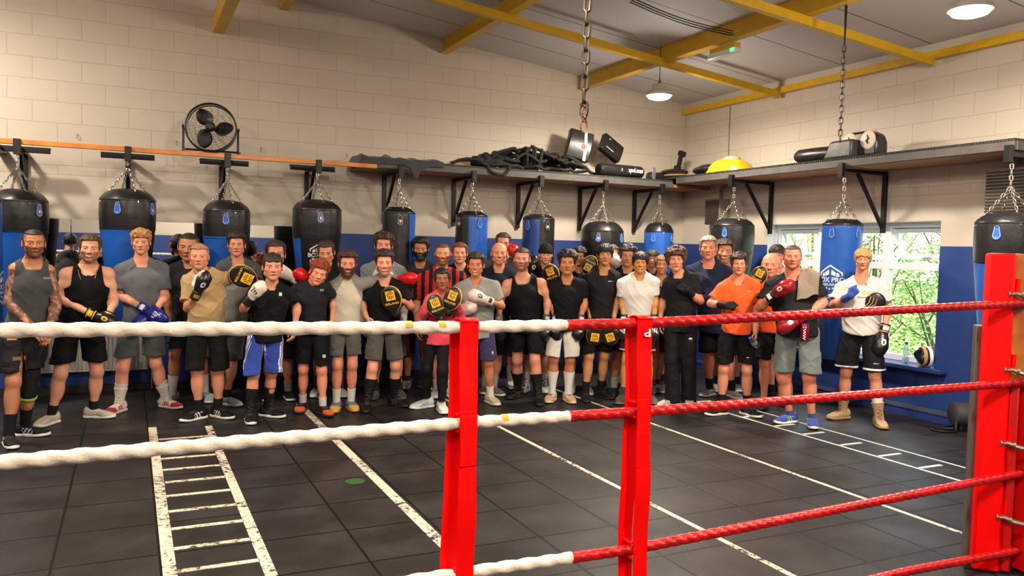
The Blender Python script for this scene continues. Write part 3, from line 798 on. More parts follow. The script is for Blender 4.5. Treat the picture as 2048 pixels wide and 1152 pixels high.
st.tube([(-sx, 0, fz), (-sx, 0, .03), (-sx, -.12, .013), (-sx, -.17, .013)], .012, 8); st.tube([(sx, 0, fz), (sx, 0, .03), (sx, -.12, .013), (sx, -.17, .013)], .012, 8)
st.tube([(-sx, -.03, .03), (sx, -.03, .03)], .011, 8); st.tube([(-sx, .06, .013), (-sx, 0, .03)], .011, 8); st.tube([(sx, .06, .013), (sx, 0, .03)], .011, 8)
obj('stand', st, M_FANB, fan)
for q in (-1, 1): obj('knob', MB().cyl((q*sx-.015, 0, fz), (q*sx+.015, 0, fz), .018, 12), M_FANB, fan)
fan.location.y = 9.33

# small hooks left in the block wall
for i, (px, py) in enumerate(((154, 268), (352, 282), (521, 295), (692, 308))):
    p = at(px, py, Y=YW)
    o = obj('wall_hook', MB().tube([(0, 0, 0), (0, -.03, 0), (.005, -.04, -.02), (0, -.035, -.045), (0, -.015, -.035)], .004, 6), mat('old_hook', (120, 108, 96), 0.5, 0.5)); o.location = p
    tag(o, ['small wire hook in the wall above the second bag', 'small wire hook in the wall left of the floor fan', 'small wire hook in the wall right of the floor fan', 'small wire hook in the wall near the left end of the shelf'][i], 'hook', 'small wire hooks in the block wall')

# ---------------------------------------------------------------- things on the shelves
ZS = 2.716
M_BLKP = mat('black_vinyl', (32, 31, 32), 0.32, var=0.2, bump=0.15, bscale=18)
M_ROPE = mat('black_braided_rope', (40, 38, 36), 0.75, var=0.4, vscale=30, bump=1.0, bscale=160)
rng = random.Random(11)
def spline(pts, n=8):
    out = []
    P = [Vector(p) for p in pts]
    for i in range(len(P)-1):
        p0 = P[max(0, i-1)]; p1 = P[i]; p2 = P[i+1]; p3 = P[min(len(P)-1, i+2)]
        for k in range(n):
            t = k/n
            out.append(0.5*((2*p1)+(-p0+p2)*t+(2*p0-5*p1+4*p2-p3)*t*t+(-p0+3*p1-3*p2+p3)*t**3))
    out.append(P[-1]); return out
def pileh(x):   # outline of the heap above the shelf
    xs = [3.5, 3.9, 4.3, 4.75, 5.0, 5.3, 5.7, 6.1]; hs = [.05, .12, .22, .31, .30, .22, .12, .05]
    return float(np.interp(x, xs, hs))
ropelab = ['black battle rope, the lowest in the heap, trailing over the shelf edge', 'black battle rope looping highest over the heap', 'black battle rope wound through the middle of the heap', 'black battle rope running out along the shelf to the pads on the right', 'black battle rope coiled at the left side of the heap', 'black battle rope bundled upright at the centre of the heap']
for k in range(6):
    pts = []
    if k == 0:
        pts = [at(903, 326, Y=9.35), at(930, 318, Y=9.32), at(960, 322, Y=9.27), at(985, 345, Y=9.205), at(1010, 348, Y=9.19), at(1018, 330, Y=9.25)]
        for p in pts: p.z = max(p.z, ZS+.02) if p.y > 9.23 else p.z
        x = 4.0
        for i in range(12): x = 4.1+.13*i; pts.append((x, 9.3+.08*math.sin(i*2.1), ZS+.03+.02*(i % 2)))
    elif k == 3:
        pts = [(4.9, 9.55, ZS+.2)]+[(5.0+.12*i, 9.36+.1*math.sin(i*1.3), max(ZS+.025, ZS+.22-.03*i)) for i in range(9)]
    elif k == 4:
        for i in range(26):
            a = i*.95; pts.append((4.05+.25*math.cos(a)+.012*i, 9.55+.2*math.sin(a), ZS+.03+max(0, .10*math.sin(a*.5+1))+.003*i))
    elif k == 5:
        for i in range(22):
            a = i*1.25; pts.append((4.78+.05*math.cos(a*.7)+.012*(i-11), 9.42+.09*math.sin(a), ZS+.17+.14*math.sin(i*2.3)))
    else:
        for i in range(60):
            x = 4.0+1.55*abs(((i*.083+k*.3) % 2)-1)+rng.uniform(-.1, .1); h = pileh(x)
            pts.append((x, 9.33+.42*rng.random(), ZS+.025+h*(.35+.65*rng.random())*(1 if k == 1 else .75)))
    sp = spline(pts, 7); mb = MB()
    for i, p in enumerate(sp): p.z = max(p.z, ZS+.021) if p.y > 9.225 else p.z
    mb.tube(sp, .02, 10, rfun=lambda i, a, r: r*(1+.10*math.cos(3*a-i*1.6)))
    o = obj('battle_rope', mb, M_ROPE, None, True, angle=80)
    tag(o, ropelab[k], 'rope', 'heap of battle ropes on the back shelf')
# draped sheet at the left end of the shelf
ds = MB(); nx, ny = 40, 10; vs = []; fs = []
for i in range(nx+1):
    for j in range(ny+1):
        u = i/nx; x = 2.42+1.05*u; y = 9.80-.62*j/ny
        z = ZS+.03+.035*abs(math.sin(u*7.3+1.2*math.sin(j*.7)))*(0.4+.6*math.sin(u*23))**2+.012*math.sin(u*41+j)+.01
        if j >= ny-2: y = 9.213-.004*(j-ny+2); z = ZS+.012-(j-ny+2)*(.035+.03*max(0, math.sin(u*11+.6))+(.05 if .62 < u < .70 else 0)); 
        if j == ny-2: z = ZS+.03+.012*math.sin(u*30)
        if i == 0: z = 2.60+.05*(j/ny); x = 2.405
        vs.append((x, y, z))
for i in range(nx):
    for j in range(ny): fs.append((i*(ny+1)+j, (i+1)*(ny+1)+j, (i+1)*(ny+1)+j+1, i*(ny+1)+j+1))
ds.add(vs, fs); o = obj('draped_sheet', ds, mat('dark_sheet', (44, 44, 48), 0.7, var=0.3, sheen=.2), None, True, angle=80)
sd = o.modifiers.new('s', 'SOLIDIFY'); sd.thickness = .006
sb2 = o.modifiers.new('sub', 'SUBSURF'); sb2.levels = 1; sb2.render_levels = 1
tag(o, 'dark crumpled sheet draped over the left end of the back shelf', 'sheet')
def solid(name, mb, m, label, cat, group=None, bevel=0.0, loc=None, rot=None, smooth=True):
    o = obj(name, mb, m, None, smooth, bevel)
    if loc is not None: o.location = loc
    if rot is not None: o.rotation_euler = rot
    return tag(o, label, cat, group)
M_TANW = mat('cut_pine', (190, 138, 84), 0.6, var=0.2)
for (px, py, w, d, h, lb) in ((920, 320, .24, .12, .06, 'flat cut timber block lying left of the rope heap'), (990, 316, .08, .06, .07, 'small orange timber offcut standing between the ropes'), (716, 323, .14, .10, .04, 'pale timber end sticking out left of the dark sheet')):
    p = at(px, py, Y=9.42); p.z = ZS
    if px == 716: p = Vector((2.53, 9.48, ZS-.05)); p.z = 2.66
    solid('timber_block', MB().box((-w/2, -d/2, .002), (w/2, d/2, h)), M_TANW, lb, 'timber', None, .004, p)
# kick shields
def shield(w, h, d, curve=.05):
    mb = MB(); n = 10; vs = []; fs = []
    for i in range(n+1):
        for j in range(n+1):
            x = -w/2+w*i/n; z = -h/2+h*j/n; vs.append((x, -d/2-curve*math.sin(PI*j/n), z))
    for i in range(n+1):
        for j in range(n+1):
            x = -w/2+w*i/n; z = -h/2+h*j/n; vs.append((x, d/2-curve*math.sin(PI*j/n), z))
    q = (n+1)**2; f = lambda i, j: i*(n+1)+j
    for i in range(n):
        for j in range(n):
            fs.append((f(i, j), f(i+1, j), f(i+1, j+1), f(i, j+1))); fs.append((q+f(i, j), q+f(i, j+1), q+f(i+1, j+1), q+f(i+1, j)))
    for i in range(n):
        for (a, b) in (((i, 0), (i+1, 0)), ((i+1, n), (i, n)), ((0, i+1), (0, i)), ((n, i), (n, i+1))):
            fs.append((f(*a), q+f(*a), q+f(*b), f(*b)))
    return mb.add(vs, fs)
p = at(1157, 292, Y=9.50)
s1 = thing('kick_shield', p, 'black curved kick shield with a white diagonal stripe standing on the back shelf', 'kick shield')
s1.rotation_euler = (math.radians(-6), math.radians(13), math.radians(-14))
obj('pad', shield(.34, .40, .13, .03), M_BLKP, s1, True, .018)
bd = MB()
for k in range(10):
    z = -.2+.04*k; z2 = z+.04
    y = -.065-.03*math.sin(PI*(z+.2)/.4)-.003; y2 = -.065-.03*math.sin(PI*(z2+.2)/.4)-.003
    xx = .10-.25*(z+.2)*.55; x2 = .10-.25*(z2+.2)*.55
    bd.add([(xx-.02, y, z), (xx+.02, y, z), (x2+.02, y2, z2), (x2-.02, y2, z2), (xx-.02, y+.004, z), (xx+.02, y+.004, z), (x2+.02, y2+.004, z2), (x2-.02, y2+.004, z2)], [(0, 1, 2, 3), (0, 4, 5, 1), (1, 5, 6, 2), (3, 2, 6, 7), (0, 3, 7, 4)])
obj('white_stripe', bd, M_WHITE, s1, False)
obj('red_mark', MB().box((.02, -.101, -.03), (.085, -.094, .03), Matrix.Rotation(.3, 4, 'Y')), mat('red_print', (176, 40, 40), 0.5), s1, False, .002)
p = at(1221, 297, Y=9.52)
s2 = thing('kick_shield', p, 'black flat kick shield leaning tilted on its corner beside the striped one', 'kick shield')
s2.rotation_euler = (math.radians(-14), math.radians(30), math.radians(4))
obj('pad', shield(.37, .27, .10, .012), M_BLKP, s2, True, .018)
obj('lettering', MB().box((-.12, -.068, -.075), (.02, -.064, -.066)).box((-.11, -.068, .06), (-.09, -.064, .075)), M_WHITE, s2, False)
obj('front_seam', MB().tube([(-.15, -.063, -.1), (.15, -.063, -.1), (.15, -.063, .1), (-.15, -.063, .1)], .004, 6, closed=True), M_BLKP, s2)
# bolster pads
def bolster(name, p, L, r, rz, label, cat, r2=None, sq=1.0, tilt=0):
    t = thing(name, p, label, cat); t.rotation_euler = (0, tilt, rz)
    r2 = r2 or r
    prof = [(.001, -L/2), (r*.8, -L/2+.004), (r, -L/2+.03), (r*1.02, 0), (r2, L/2-.03), (r2*.8, L/2-.004), (.001, L/2)]
    obj('pad', MB().lathe(prof, 28, Matrix.Diagonal((1, 1, sq, 1)) @ Matrix.Rotation(PI/2, 4, 'Y')), M_BLKP, t)
    return t
p = at(1240, 341, Y=9.34)
bt = bolster('bolster_pad', Vector((p.x, 9.34, ZS+.086)), .74, .094, math.radians(4), 'black bolster pad with upside down white lettering lying at the shelf front', 'pad', sq=.92)
text_obj('lettering', 'starpak', .085, Matrix.Translation((.20, -.0960, 0)) @ Matrix.Rotation(PI, 4, 'Y') @ Matrix.Rotation(PI/2, 4, 'X'), M_WHITE, bt, .002)
obj('end_mark', MB().box((-.04, -.0975, -.01), (-.03, -.093, .03)), M_WHITE, bt, False)
p = at(1322, 345, Y=9.55)
bolster('bolster_pad', Vector((p.x, 9.56, ZS+.066)), .44, .066, 0, 'short plain black bolster right of the lettered one, near the corner', 'pad')
p = at(1307, 342, Y=9.28)
mp_ = MB().box((-.028, -.005, 0), (.028, .005, .16))
solid('metal_bracket', mp_, mat('galvanised', (150, 150, 148), 0.35, 0.8), 'flat grey metal bracket standing at the shelf edge by the corner', 'bracket', None, .003, Vector((p.x, 9.272, ZS)))
p = at(1347, 352, Y=9.4)
ia = thing('steel_arm', Vector((at(1352, 345, Y=9.45).x, 9.45, 2.778)), 'black steel arm with fittings standing up on the shelf in the corner', 'arm'); ia.rotation_euler = (0, math.radians(14), 0)
obj('tube', MB().box((-.028, -.02, 0.004), (.028, .02, .40)), M_BLK, ia, False, .004)
obj('fitting', MB().box((-.06, -.03, .12), (.035, .03, .17)).box((-.045, -.03, .33), (.06, .03, .40)).cyl((-.06, 0, .37), (.07, 0, .37), .016, 10), M_BLK, ia, False, .004)
ZR = 2.773
# body protector in black and yellow
pr_ = thing('body_protector', (7.25, 8.15, ZR), 'black and bright yellow padded body protector lying on the window wall shelf', 'body protector')
def blob(name, m, parts, parent):
    mb = MB()
    for c, r, rz in parts: mb.sphere((0, 0, 0), r, 20, 12, Matrix.Translation(c) @ Matrix.Rotation(rz, 4, 'Z'))
    return obj(name, mb, m, parent)
M_YP = mat('yellow_vinyl', (242, 196, 36), 0.35, var=0.15, bump=0.15, bscale=10)
ya = at(1530, 318, X=7.15).y; yb = at(1455, 320, X=7.15).y; yc = at(1372, 335, X=7.15).y
pr_.location = (7.15, yb, ZR)
sh = MB(); nn = 12
prof = [(-.36, .02), (-.3, .12), (-.2, .17), (-.02, .19), (.12, .17), (.2, .10), (.26, .03)]
vs = []; fs = []
for y, h in prof:
    for k in range(9):
        a = PI*k/8; vs.append((-.2*math.cos(a)*(.7+.3*h/.19), y, .004+h*math.sin(a)**.6))
for i in range(len(prof)-1):
    for k in range(8): fs.append((i*9+k, i*9+k+1, (i+1)*9+k+1, (i+1)*9+k))
    fs.append((i*9, (i+1)*9, (i+1)*9+8, i*9+8))
fs.append(tuple(range(9))); fs.append(tuple(reversed(range(len(prof)*9-9, len(prof)*9))))
sh.add(vs, fs); o = obj('yellow_shell', sh, M_YP, pr_, True, angle=28)
obj('grey_wrap', MB().sphere((.0, -.08, .17), (.10, .14, .05), 16, 10), mat('grey_cloth', (176, 164, 142), 0.8), pr_)
bk = MB(); yl = yc-yb
bk.sphere((-.05, .30, .07), (.15, .20, .068), 20, 12); bk.sphere((0, .48, .07), (.12, .2, .062), 16, 10)
obj('black_strap', bk, M_BLKP, pr_)
st_ = MB()
for k in range(3): st_.sphere((-.195+.006*k, .22+.085*k, .075), .009, 8, 6)
obj('stud', st_, mat('chrome', (200, 200, 205), 0.2, 1.0), pr_)
p2 = thing('focus_pad', (7.12, yc+.24, ZR), 'tan edged black pad lying flat in the shelf corner', 'pad')
obj('pad', MB().sphere((0, 0, .085), (.17, .26, .055), 24, 12), M_BLKP, p2); obj('tan_base', MB().sphere((0, 0, .032), (.18, .28, .030), 24, 10), mat('tan_leather', (196, 152, 92), 0.5), p2)
# three pads right
a = at(1640, 312, X=7.15)
o = thing('bolster_pad', (7.12, at(1632, 312, X=7.12).y, ZR+.088), 'black round bolster lying left of the square pad on the window wall shelf', 'pad'); o.rotation_euler = (0, 0, PI/2+.12)
obj('pad', MB().lathe([(.001, -.30), (.05, -.29), (.082, -.25), (.086, 0), (.08, .22), (.05, .27), (.001, .28)], 28, Matrix.Rotation(PI/2, 4, 'Y')), M_BLKP, o)
y0, y1 = at(1705, 300, X=7.02).y, at(1647, 300, X=7.02).y
bp_ = MB(); bp_.prism([(-.0, .003), (y1-y0, .003), (y1-y0-.10, .20), (.0, .20)], 0, .20)
o = solid('strike_pad', bp_, mat('grey_black_vinyl', (64, 62, 64), 0.35, bump=0.2, bscale=12), 'square dark grey strike pad under the hanging chain', 'pad', None, .025, (7.20, y0, ZR), (0, 0, PI/2))
y0, y1 = at(1768, 285, X=7.2).y, at(1697, 285, X=7.2).y; wS = y1-y0
o = thing('strike_shield', (7.18, (y0+y1)/2, ZR), 'black arched shield with two round pale targets on the window wall shelf', 'kick shield')
zt = at(1730, 265, X=7.2).z-ZR
out = [(-wS/2, .004), (wS/2, .004), (wS/2, zt*.55), (wS*.42, zt*.85), (wS*.22, zt), (-wS*.25, zt), (-wS*.44, zt*.88), (-wS/2, zt*.6)]
obj('pad', MB().prism(out, -.09, .09, Matrix.Rotation(-PI/2, 4, 'Z')), M_BLKP, o, True, .03)
for yy in (-.26*wS, .27*wS):
    d = obj('round_target', MB().lathe([(.001, .006), (.088, .006), (.098, 0)], 28, Matrix.Translation((-.091, yy, zt*.64)) @ Matrix.Rotation(-PI/2, 4, 'Y')), mat('pale_target', (206, 196, 176), 0.5), o)
    obj('target_emblem', MB().tube([(-.0985, yy-.008, zt*.64-.045), (-.0985, yy+.012, zt*.64-.01), (-.0985, yy-.01, zt*.64+.012), (-.0985, yy+.006, zt*.64+.05)], [.007, .014, .012, .006], 6), M_BLK, d)

# ---------------------------------------------------------------- things by the window and on the floor
wb = at(1809, 738, Z=WZ0); wb = at(1809, 720, X=XW+.0)
t = thing('water_bottle', (XW+.02, wb.y, WZ0+.001), 'clear plastic water bottle with dark cap on the window sill', 'bottle')
M_PET = bpy.data.materials.new('clear_pet'); M_PET.use_nodes = True
_b = M_PET.node_tree.nodes['Principled BSDF']; _b.inputs['Base Color'].default_value = lin((196, 224, 236)); _b.inputs['Roughness'].default_value = .08; _b.inputs['Transmission Weight'].default_value = .85; _b.inputs['IOR'].default_value = 1.2
def bottle_mb(h=.23, r=.032):
    return MB().lathe([(.001, .0), (r*.9, 0), (r, .008), (r, h*.28), (r*.93, h*.31), (r, h*.34), (r, h*.66), (r*.9, h*.74), (r*.45, h*.88), (r*.4, h*.93)], 24)
obj('bottle_body', bottle_mb(), M_PET, t); obj('cap', MB().cyl((0, 0, .205), (0, 0, .232), .016, 16), mat('navy_cap', (40, 56, 96), 0.4), t); obj('label_band', MB().lathe([(.0325, .085), (.0328, .09), (.0328, .14), (.0325, .145)], 24), mat('bottle_label', (196, 214, 230), 0.4), t)
hg = at(1848, 712, X=XW-.02)
t = thing('head_guard', (XW+.0, hg.y, WZ0+.105), 'black white and tan padded head guard on the right end of the window sill', 'head guard')
hm = MB(); vs = []; fs = []; n1, n2 = 28, 16
for i in range(n1):
    a = 2*PI*i/n1
    for j in range(n2):
        b = 2*PI*j/n2
        Rr = .082; rr = .034+.012*math.sin(a*2+1)
        vs.append(((Rr+rr*math.cos(b))*math.cos(a)*.9, rr*2.0*math.sin(b), (Rr+rr*math.cos(b))*math.sin(a)*.84))
for i in range(n1):
    for j in range(n2): fs.append((i*n2+j, ((i+1) % n1)*n2+j, ((i+1) % n1)*n2+(j+1) % n2, i*n2+(j+1) % n2))
hm.add(vs, fs, Matrix.Rotation(math.radians(58), 4, 'Z')); obj('padding', hm, M_BLKP, t)
bnd = MB()
for dy, m_ in ((-.02, 0),):
    bnd.torus((0, 0, 0), .118, .012, 'y', 32, 8)
obj('white_band', MB().add(*(lambda q: (q.v, q.f))(bnd), Matrix.Rotation(math.radians(58), 4, 'Z') @ Matrix.Translation((0, -.025, 0)) @ Matrix.Diagonal((.93, 1.6, .86, 1))), M_WHITE, t)
obj('tan_band', MB().add(*(lambda q: (q.v, q.f))(bnd), Matrix.Rotation(math.radians(58), 4, 'Z') @ Matrix.Translation((0, .03, 0)) @ Matrix.Diagonal((.9, 1.6, .84, 1))), mat('tan_leather', (196, 152, 92), 0.5), t)
obj('lining', MB().sphere((0, 0, 0), (.07, .05, .06), 16, 10, Matrix.Rotation(math.radians(58), 4, 'Z')), M_BLK, t)
p = at(1930, 868, Z=0)
t = thing('floor_ball_anchor', (p.x+.12, p.y+.12, 0), 'dark grey drum shaped weight with a loose strap on the floor behind the corner post', 'weight')
obj('drum', MB().lathe([(.001, -.10), (.10, -.10), (.115, -.09), (.115, .09), (.10, .10), (.001, .10)], 28, Matrix.Translation((0, 0, .165)) @ Matrix.Rotation(PI/2, 4, 'Y') @ Matrix.Rotation(.5, 4, 'X')), mat('dark_grey_rubber', (62, 60, 60), 0.5), t)
obj('foot', MB().box((-.07, -.05, .001), (.07, .06, .06)), M_BLK, t, False, .01)
obj('strap', MB().tube(spline([(-.09, 0, .18), (-.13, -.03, .05), (-.17, -.05, .012), (-.27, -.02, .012), (-.32, .08, .012), (-.25, .13, .012), (-.16, .08, .012), (-.1, .02, .02)], 8), .012, 8), M_BLK, t)

# ---------------------------------------------------------------- the ring: ropes, straps, corner post
YR = 2.65
M_RWHT = mat('white_rope_cover', (236, 224, 206), 0.55, var=0.12, vscale=14, bump=0.35, bscale=70)
M_RRED = mat('red_rope_cover', (198, 6, 7), 0.36, var=0.25, vscale=12, bump=0.2, bscale=40, rgb2=(140, 4, 6))
M_STRAP = mat('red_vinyl', (240, 0, 0), 0.5, spec=.2, bump=0.08, bscale=9)
M_TAPE = mat('yellow_tape', (214, 160, 40), 0.6)
XJ = at(1131, 650, Y=YR).x
def rz_top(x):
    return np.interp(x, [-3, -.33, 1.08, 1.84, 4.18, 4.6], [1.46, 1.433, 1.415, 1.413, 1.474, 1.49])
ropes = [
    ('top rope of the ring, white on the left and red on the right', [-3.2, -.33, 1.08, 1.84, 4.18, 4.44], [1.46, 1.433, 1.413, 1.413, 1.474, 1.482], at(1131, 648, Y=YR).x),
    ('second rope of the ring from the top', [-3.2, -.33, 1.08, 1.84, 4.22, 4.44], [1.075, 1.055, 1.066, 1.055, 1.050, 1.052], at(1137, 833, Y=YR).x),
    ('third rope of the ring from the top', [-3.2, -.33, 1.08, 1.84, 4.26, 4.44], [.53, .52, .512, .493, .551, .555], at(1142, 1125, Y=YR).x),
    ('lowest rope of the ring, red at the lower right corner', [-3.2, 1.08, 1.84, 3.44, 4.30, 4.44], [.15, .12, .115, .148, .127, .127], 1.62)]
for lb, X, Zz, xj in ropes:
    t = thing('ring_rope', (0, YR, 0), lb, 'rope', 'ropes along the near side of the ring')
    def path(x0, x1, step):
        n = int((x1-x0)/step)
        xs_ = [x0+(x1-x0)*i/n for i in range(n+1)]
        zs_ = np.interp(xs_, X, Zz)
        k = max(1, int(.12/step)); zs_ = np.convolve(np.pad(zs_, k, 'edge'), np.ones(2*k+1)/(2*k+1), 'valid')
        return [(x, 0, z) for x, z in zip(xs_, zs_)]
    w = path(X[0], xj, .007)
    o = obj('white_cover', MB().tube(w, .0215, 20, rfun=lambda i, a, r: r*(1+.095*math.cos(2*a-i*.50)+.022*math.cos(7*a+i*1.4))), M_RWHT, t, True, angle=80)
    rd = path(xj, X[-1], .005)
    obj('red_cover', MB().tube(rd, .0210, 24, rfun=lambda i, a, r: r*(1+.17*abs(math.cos(1.5*a-i*.29))**.7-.11)), M_RRED, t, True, angle=80)
    for px, py in (((881, 660), (815, 662)) if Zz[2] == 1.413 else ((1006, 842),) if Zz[2] > 1 else ()):
        x = at(px, py, Y=YR).x; z = float(np.interp(x, X, Zz))
        Mx = Matrix.Translation((x, 0, z)) @ Matrix.Rotation(PI/2, 4, 'Y')   # lathe axis along the rope
        obj('tape_patch', MB().lathe([(.0242, -.012), (.0244, -.004), (.0244, .006), (.0242, .013)], 8, Mx, math.radians(185), math.radians(262), False, False), M_TAPE, t, fix=False)
def strap(px_top, label, letter=False, dx=0.0):
    x = at(*px_top, Y=YR).x
    t = thing('rope_spacer', (x, YR, 0), label, 'rope spacer', 'red vinyl rope spacers')
    zt = float(rz_top(x))
    w = .034
    def band(y, sgn, x0, x1, zb, wob):
        mb = MB(); n = 44; vs = []; fs = []
        for i in range(n+1):
            q = i/n; z = zt+.022-(zt+.022-zb)*q; xc = x0+(x1-x0)*q
            yy = y+wob*math.sin(q*9+sgn)*.008+(.004*math.sin(q*23))
            for s in (-1, 0, 1): vs.append((xc+s*w*(1+.05*math.sin(q*13+sgn)), yy-.004*(s == 0), z))
            for s in (-1, 0, 1): vs.append((xc+s*w*(1+.05*math.sin(q*13+sgn)), yy+.004-.004*(s == 0), z))
        for i in range(n):
            a, b = i*6, i*6+6
            fs += [(a, a+1, b+1, b), (a+1, a+2, b+2, b+1), (a+3, b+3, b+4, a+4), (a+4, b+4, b+5, a+5), (a, b, b+3, a+3), (a+2, a+5, b+5, b+2)]
        fs += [(n*6, n*6+3, n*6+4, n*6+1), (n*6+1, n*6+4, n*6+5, n*6+2)]
        return mb.add(vs, fs)
    f = obj('front_band', band(-.030, 1, 0, .004+dx*.5, .02, .5), M_STRAP, t, True, angle=50)
    obj('back_band', band(.034, 2, -.012, -.048+dx, .02, .6), M_STRAP, t, True, angle=50)
    sd = MB(); vs = []; fs = []
    for i in range(9):
        a = PI*i/8
        for s in (-w, w): vs.append((s-(.006*i/8), -.032*math.cos(a), zt+.02+.014*math.sin(a)))
    for i in range(8): fs.append((2*i, 2*i+1, 2*i+3, 2*i+2))
    sd.add(vs, fs); so = obj('saddle', sd, M_STRAP, t, True, angle=80); m_ = so.modifiers.new('s', 'SOLIDIFY'); m_.thickness = .004
    lp = MB()
    for z in (1.07, .50):
        for q in (-1, 1): obj('tie_loop', MB().bar((-.03, -.024, z+.03*q), (-.03, .03, z+.03*q), .014, .01), M_STRAP, t, True, .003)
    patch = MB().box((-.032, -.038, zt-.50), (.030, -.0335, zt-.30)).box((-.030, -.0385, .93 if not letter else .84), (.034, -.0335, 1.10 if not letter else .98)); obj('sewn_patch', patch, M_STRAP, t, False, .002)
    if letter:
        text_obj('lettering', 'P', .044, Matrix.Translation((.006, -.0372, zt-.032)) @ Matrix.Rotation(PI, 4, 'Y') @ Matrix.Rotation(PI/2, 4, 'X'), M_WHITE, t, .001, 1.5)
strap((934, 650), 'red vinyl rope spacer on the left where the white ropes pass through')
strap((1283, 645), 'red vinyl rope spacer on the right with a white letter near its top', True, .03)
# corner post, its pad turned to the middle of the ring
XC = at(1972, 1100, Y=YR+.08).x
cp = thing('corner_post', (XC, YR+.08, 0), 'red padded ring corner post with turnbuckles at the right edge', 'ring post', None, -PI/4)
M_PADR = mat('red_pad_vinyl', (240, 0, 0), 0.5, spec=.2, bump=0.06, bscale=7)
obj('pad', MB().box((-.066, -.02, .01), (.066, .08, 1.74)), M_PADR, cp, True, .012)
obj('side_pad', MB().box((.068, .0, .01), (.12, .10, 1.05)), mat('darker_red_vinyl', (196, 10, 8), 0.4), cp, True, .012)
obj('wooden_board', MB().box((.068, .02, 1.052), (.15, .06, 1.74)), mat('stained_board', (198, 130, 48), 0.3, var=0.45, vscale=6, rgb2=(150, 70, 40)), cp, True, .004)
obj('steel_post', MB().box((-.088, .081, .0), (.02, .17, 1.34)), mat('grey_post', (92, 86, 80), 0.5, var=0.2), cp, True, .004)
obj('base_plate', MB().box((-.10, .0, .0005), (.12, .18, .009)), M_BLK, cp, False)
tbm = mat('dull_steel', (134, 124, 110), 0.4, 0.8)
for k, (px, py) in enumerate(((2036, 590), (2036, 742), (2018, 890), (2004, 1040))):
    p = at(px, py, Y=YR)
    q = Vector((.095, -.005, p.z))
    tb = MB(); tb.tube([q+Vector((-.05, -.01, .0)), q+Vector((-.02, -.02, .005)), q+Vector((.02, -.03, -.01)), q+Vector((.09, -.03, -.02))], [.008, .012, .014, .011], 8)
    tb.torus(q+Vector((-.055, -.005, 0)), .016, .006, 'x', 14, 6); tb.tube([q+Vector((.0, -.05, .01)), q+Vector((.015, .0, -.01))], .007, 8)
    o = obj('turnbuckle', tb, tbm, cp)
    obj('red_sleeve', MB().cyl(q+Vector((-.015, .01, .012)), q+Vector((-.012, .012, .085)), .012, 10).cyl(q+Vector((-.075, .01, -.004)), q+Vector((-.02, .008, .002)), .013, 10), M_PADR, o)
c2 = thing('corner_cushion', (4.45, YR-.05, 0), 'second red corner cushion cut off by the right edge of the picture', 'cushion')
obj('cushion', MB().box((-.075, -.03, .01), (.10, .10, 1.26)), mat('deep_red_vinyl', (214, 10, 8), 0.4), c2, True, .014)
obj('backing_post', MB().box((-.06, .101, .0), (.02, .2, 1.2)), mat('grey_post', (92, 86, 80), 0.5), c2, True, .004)
# ---------------------------------------------------------------- implicit surfaces for bodies, clothes, gloves
_rg = np.random.RandomState(3)
_LAT = _rg.rand(32, 32, 32).astype(np.float32)
def vnoise(x, y, z):
    """smooth value noise 0..1"""
    xi = np.floor(x).astype(int); yi = np.floor(y).astype(int); zi = np.floor(z).astype(int)
    fx = x-xi; fy = y-yi; fz = z-zi
    fx = fx*fx*(3-2*fx); fy = fy*fy*(3-2*fy); fz = fz*fz*(3-2*fz)
    def g(a, b, c): return _LAT[(xi+a) & 31, (yi+b) & 31, (zi+c) & 31]
    c00 = g(0,0,0)*(1-fx)+g(1,0,0)*fx; c10 = g(0,1,0)*(1-fx)+g(1,1,0)*fx
    c01 = g(0,0,1)*(1-fx)+g(1,0,1)*fx; c11 = g(0,1,1)*(1-fx)+g(1,1,1)*fx
    return (c00*(1-fy)+c10*fy)*(1-fz)+(c01*(1-fy)+c11*fy)*fz
def smin(a, b, k):
    h = np.clip(.5+.5*(b-a)/k, 0, 1)
    return b*(1-h)+a*h-k*h*(1-h)
def smax(a, b, k): return -smin(-a, -b, k)
def axis_pts(lo, hi, h, fine=()):
    """grid line positions, finer inside the given intervals (a, b, step)"""
    out = [lo]; x = lo
    while x < hi:
        s = h
        for a, b, hf in fine:
            d = max(a-x, x-b, 0.0)
            s = min(s, hf+d*.35)
        x += s; out.append(x)
    return np.array(out, dtype=np.float64)
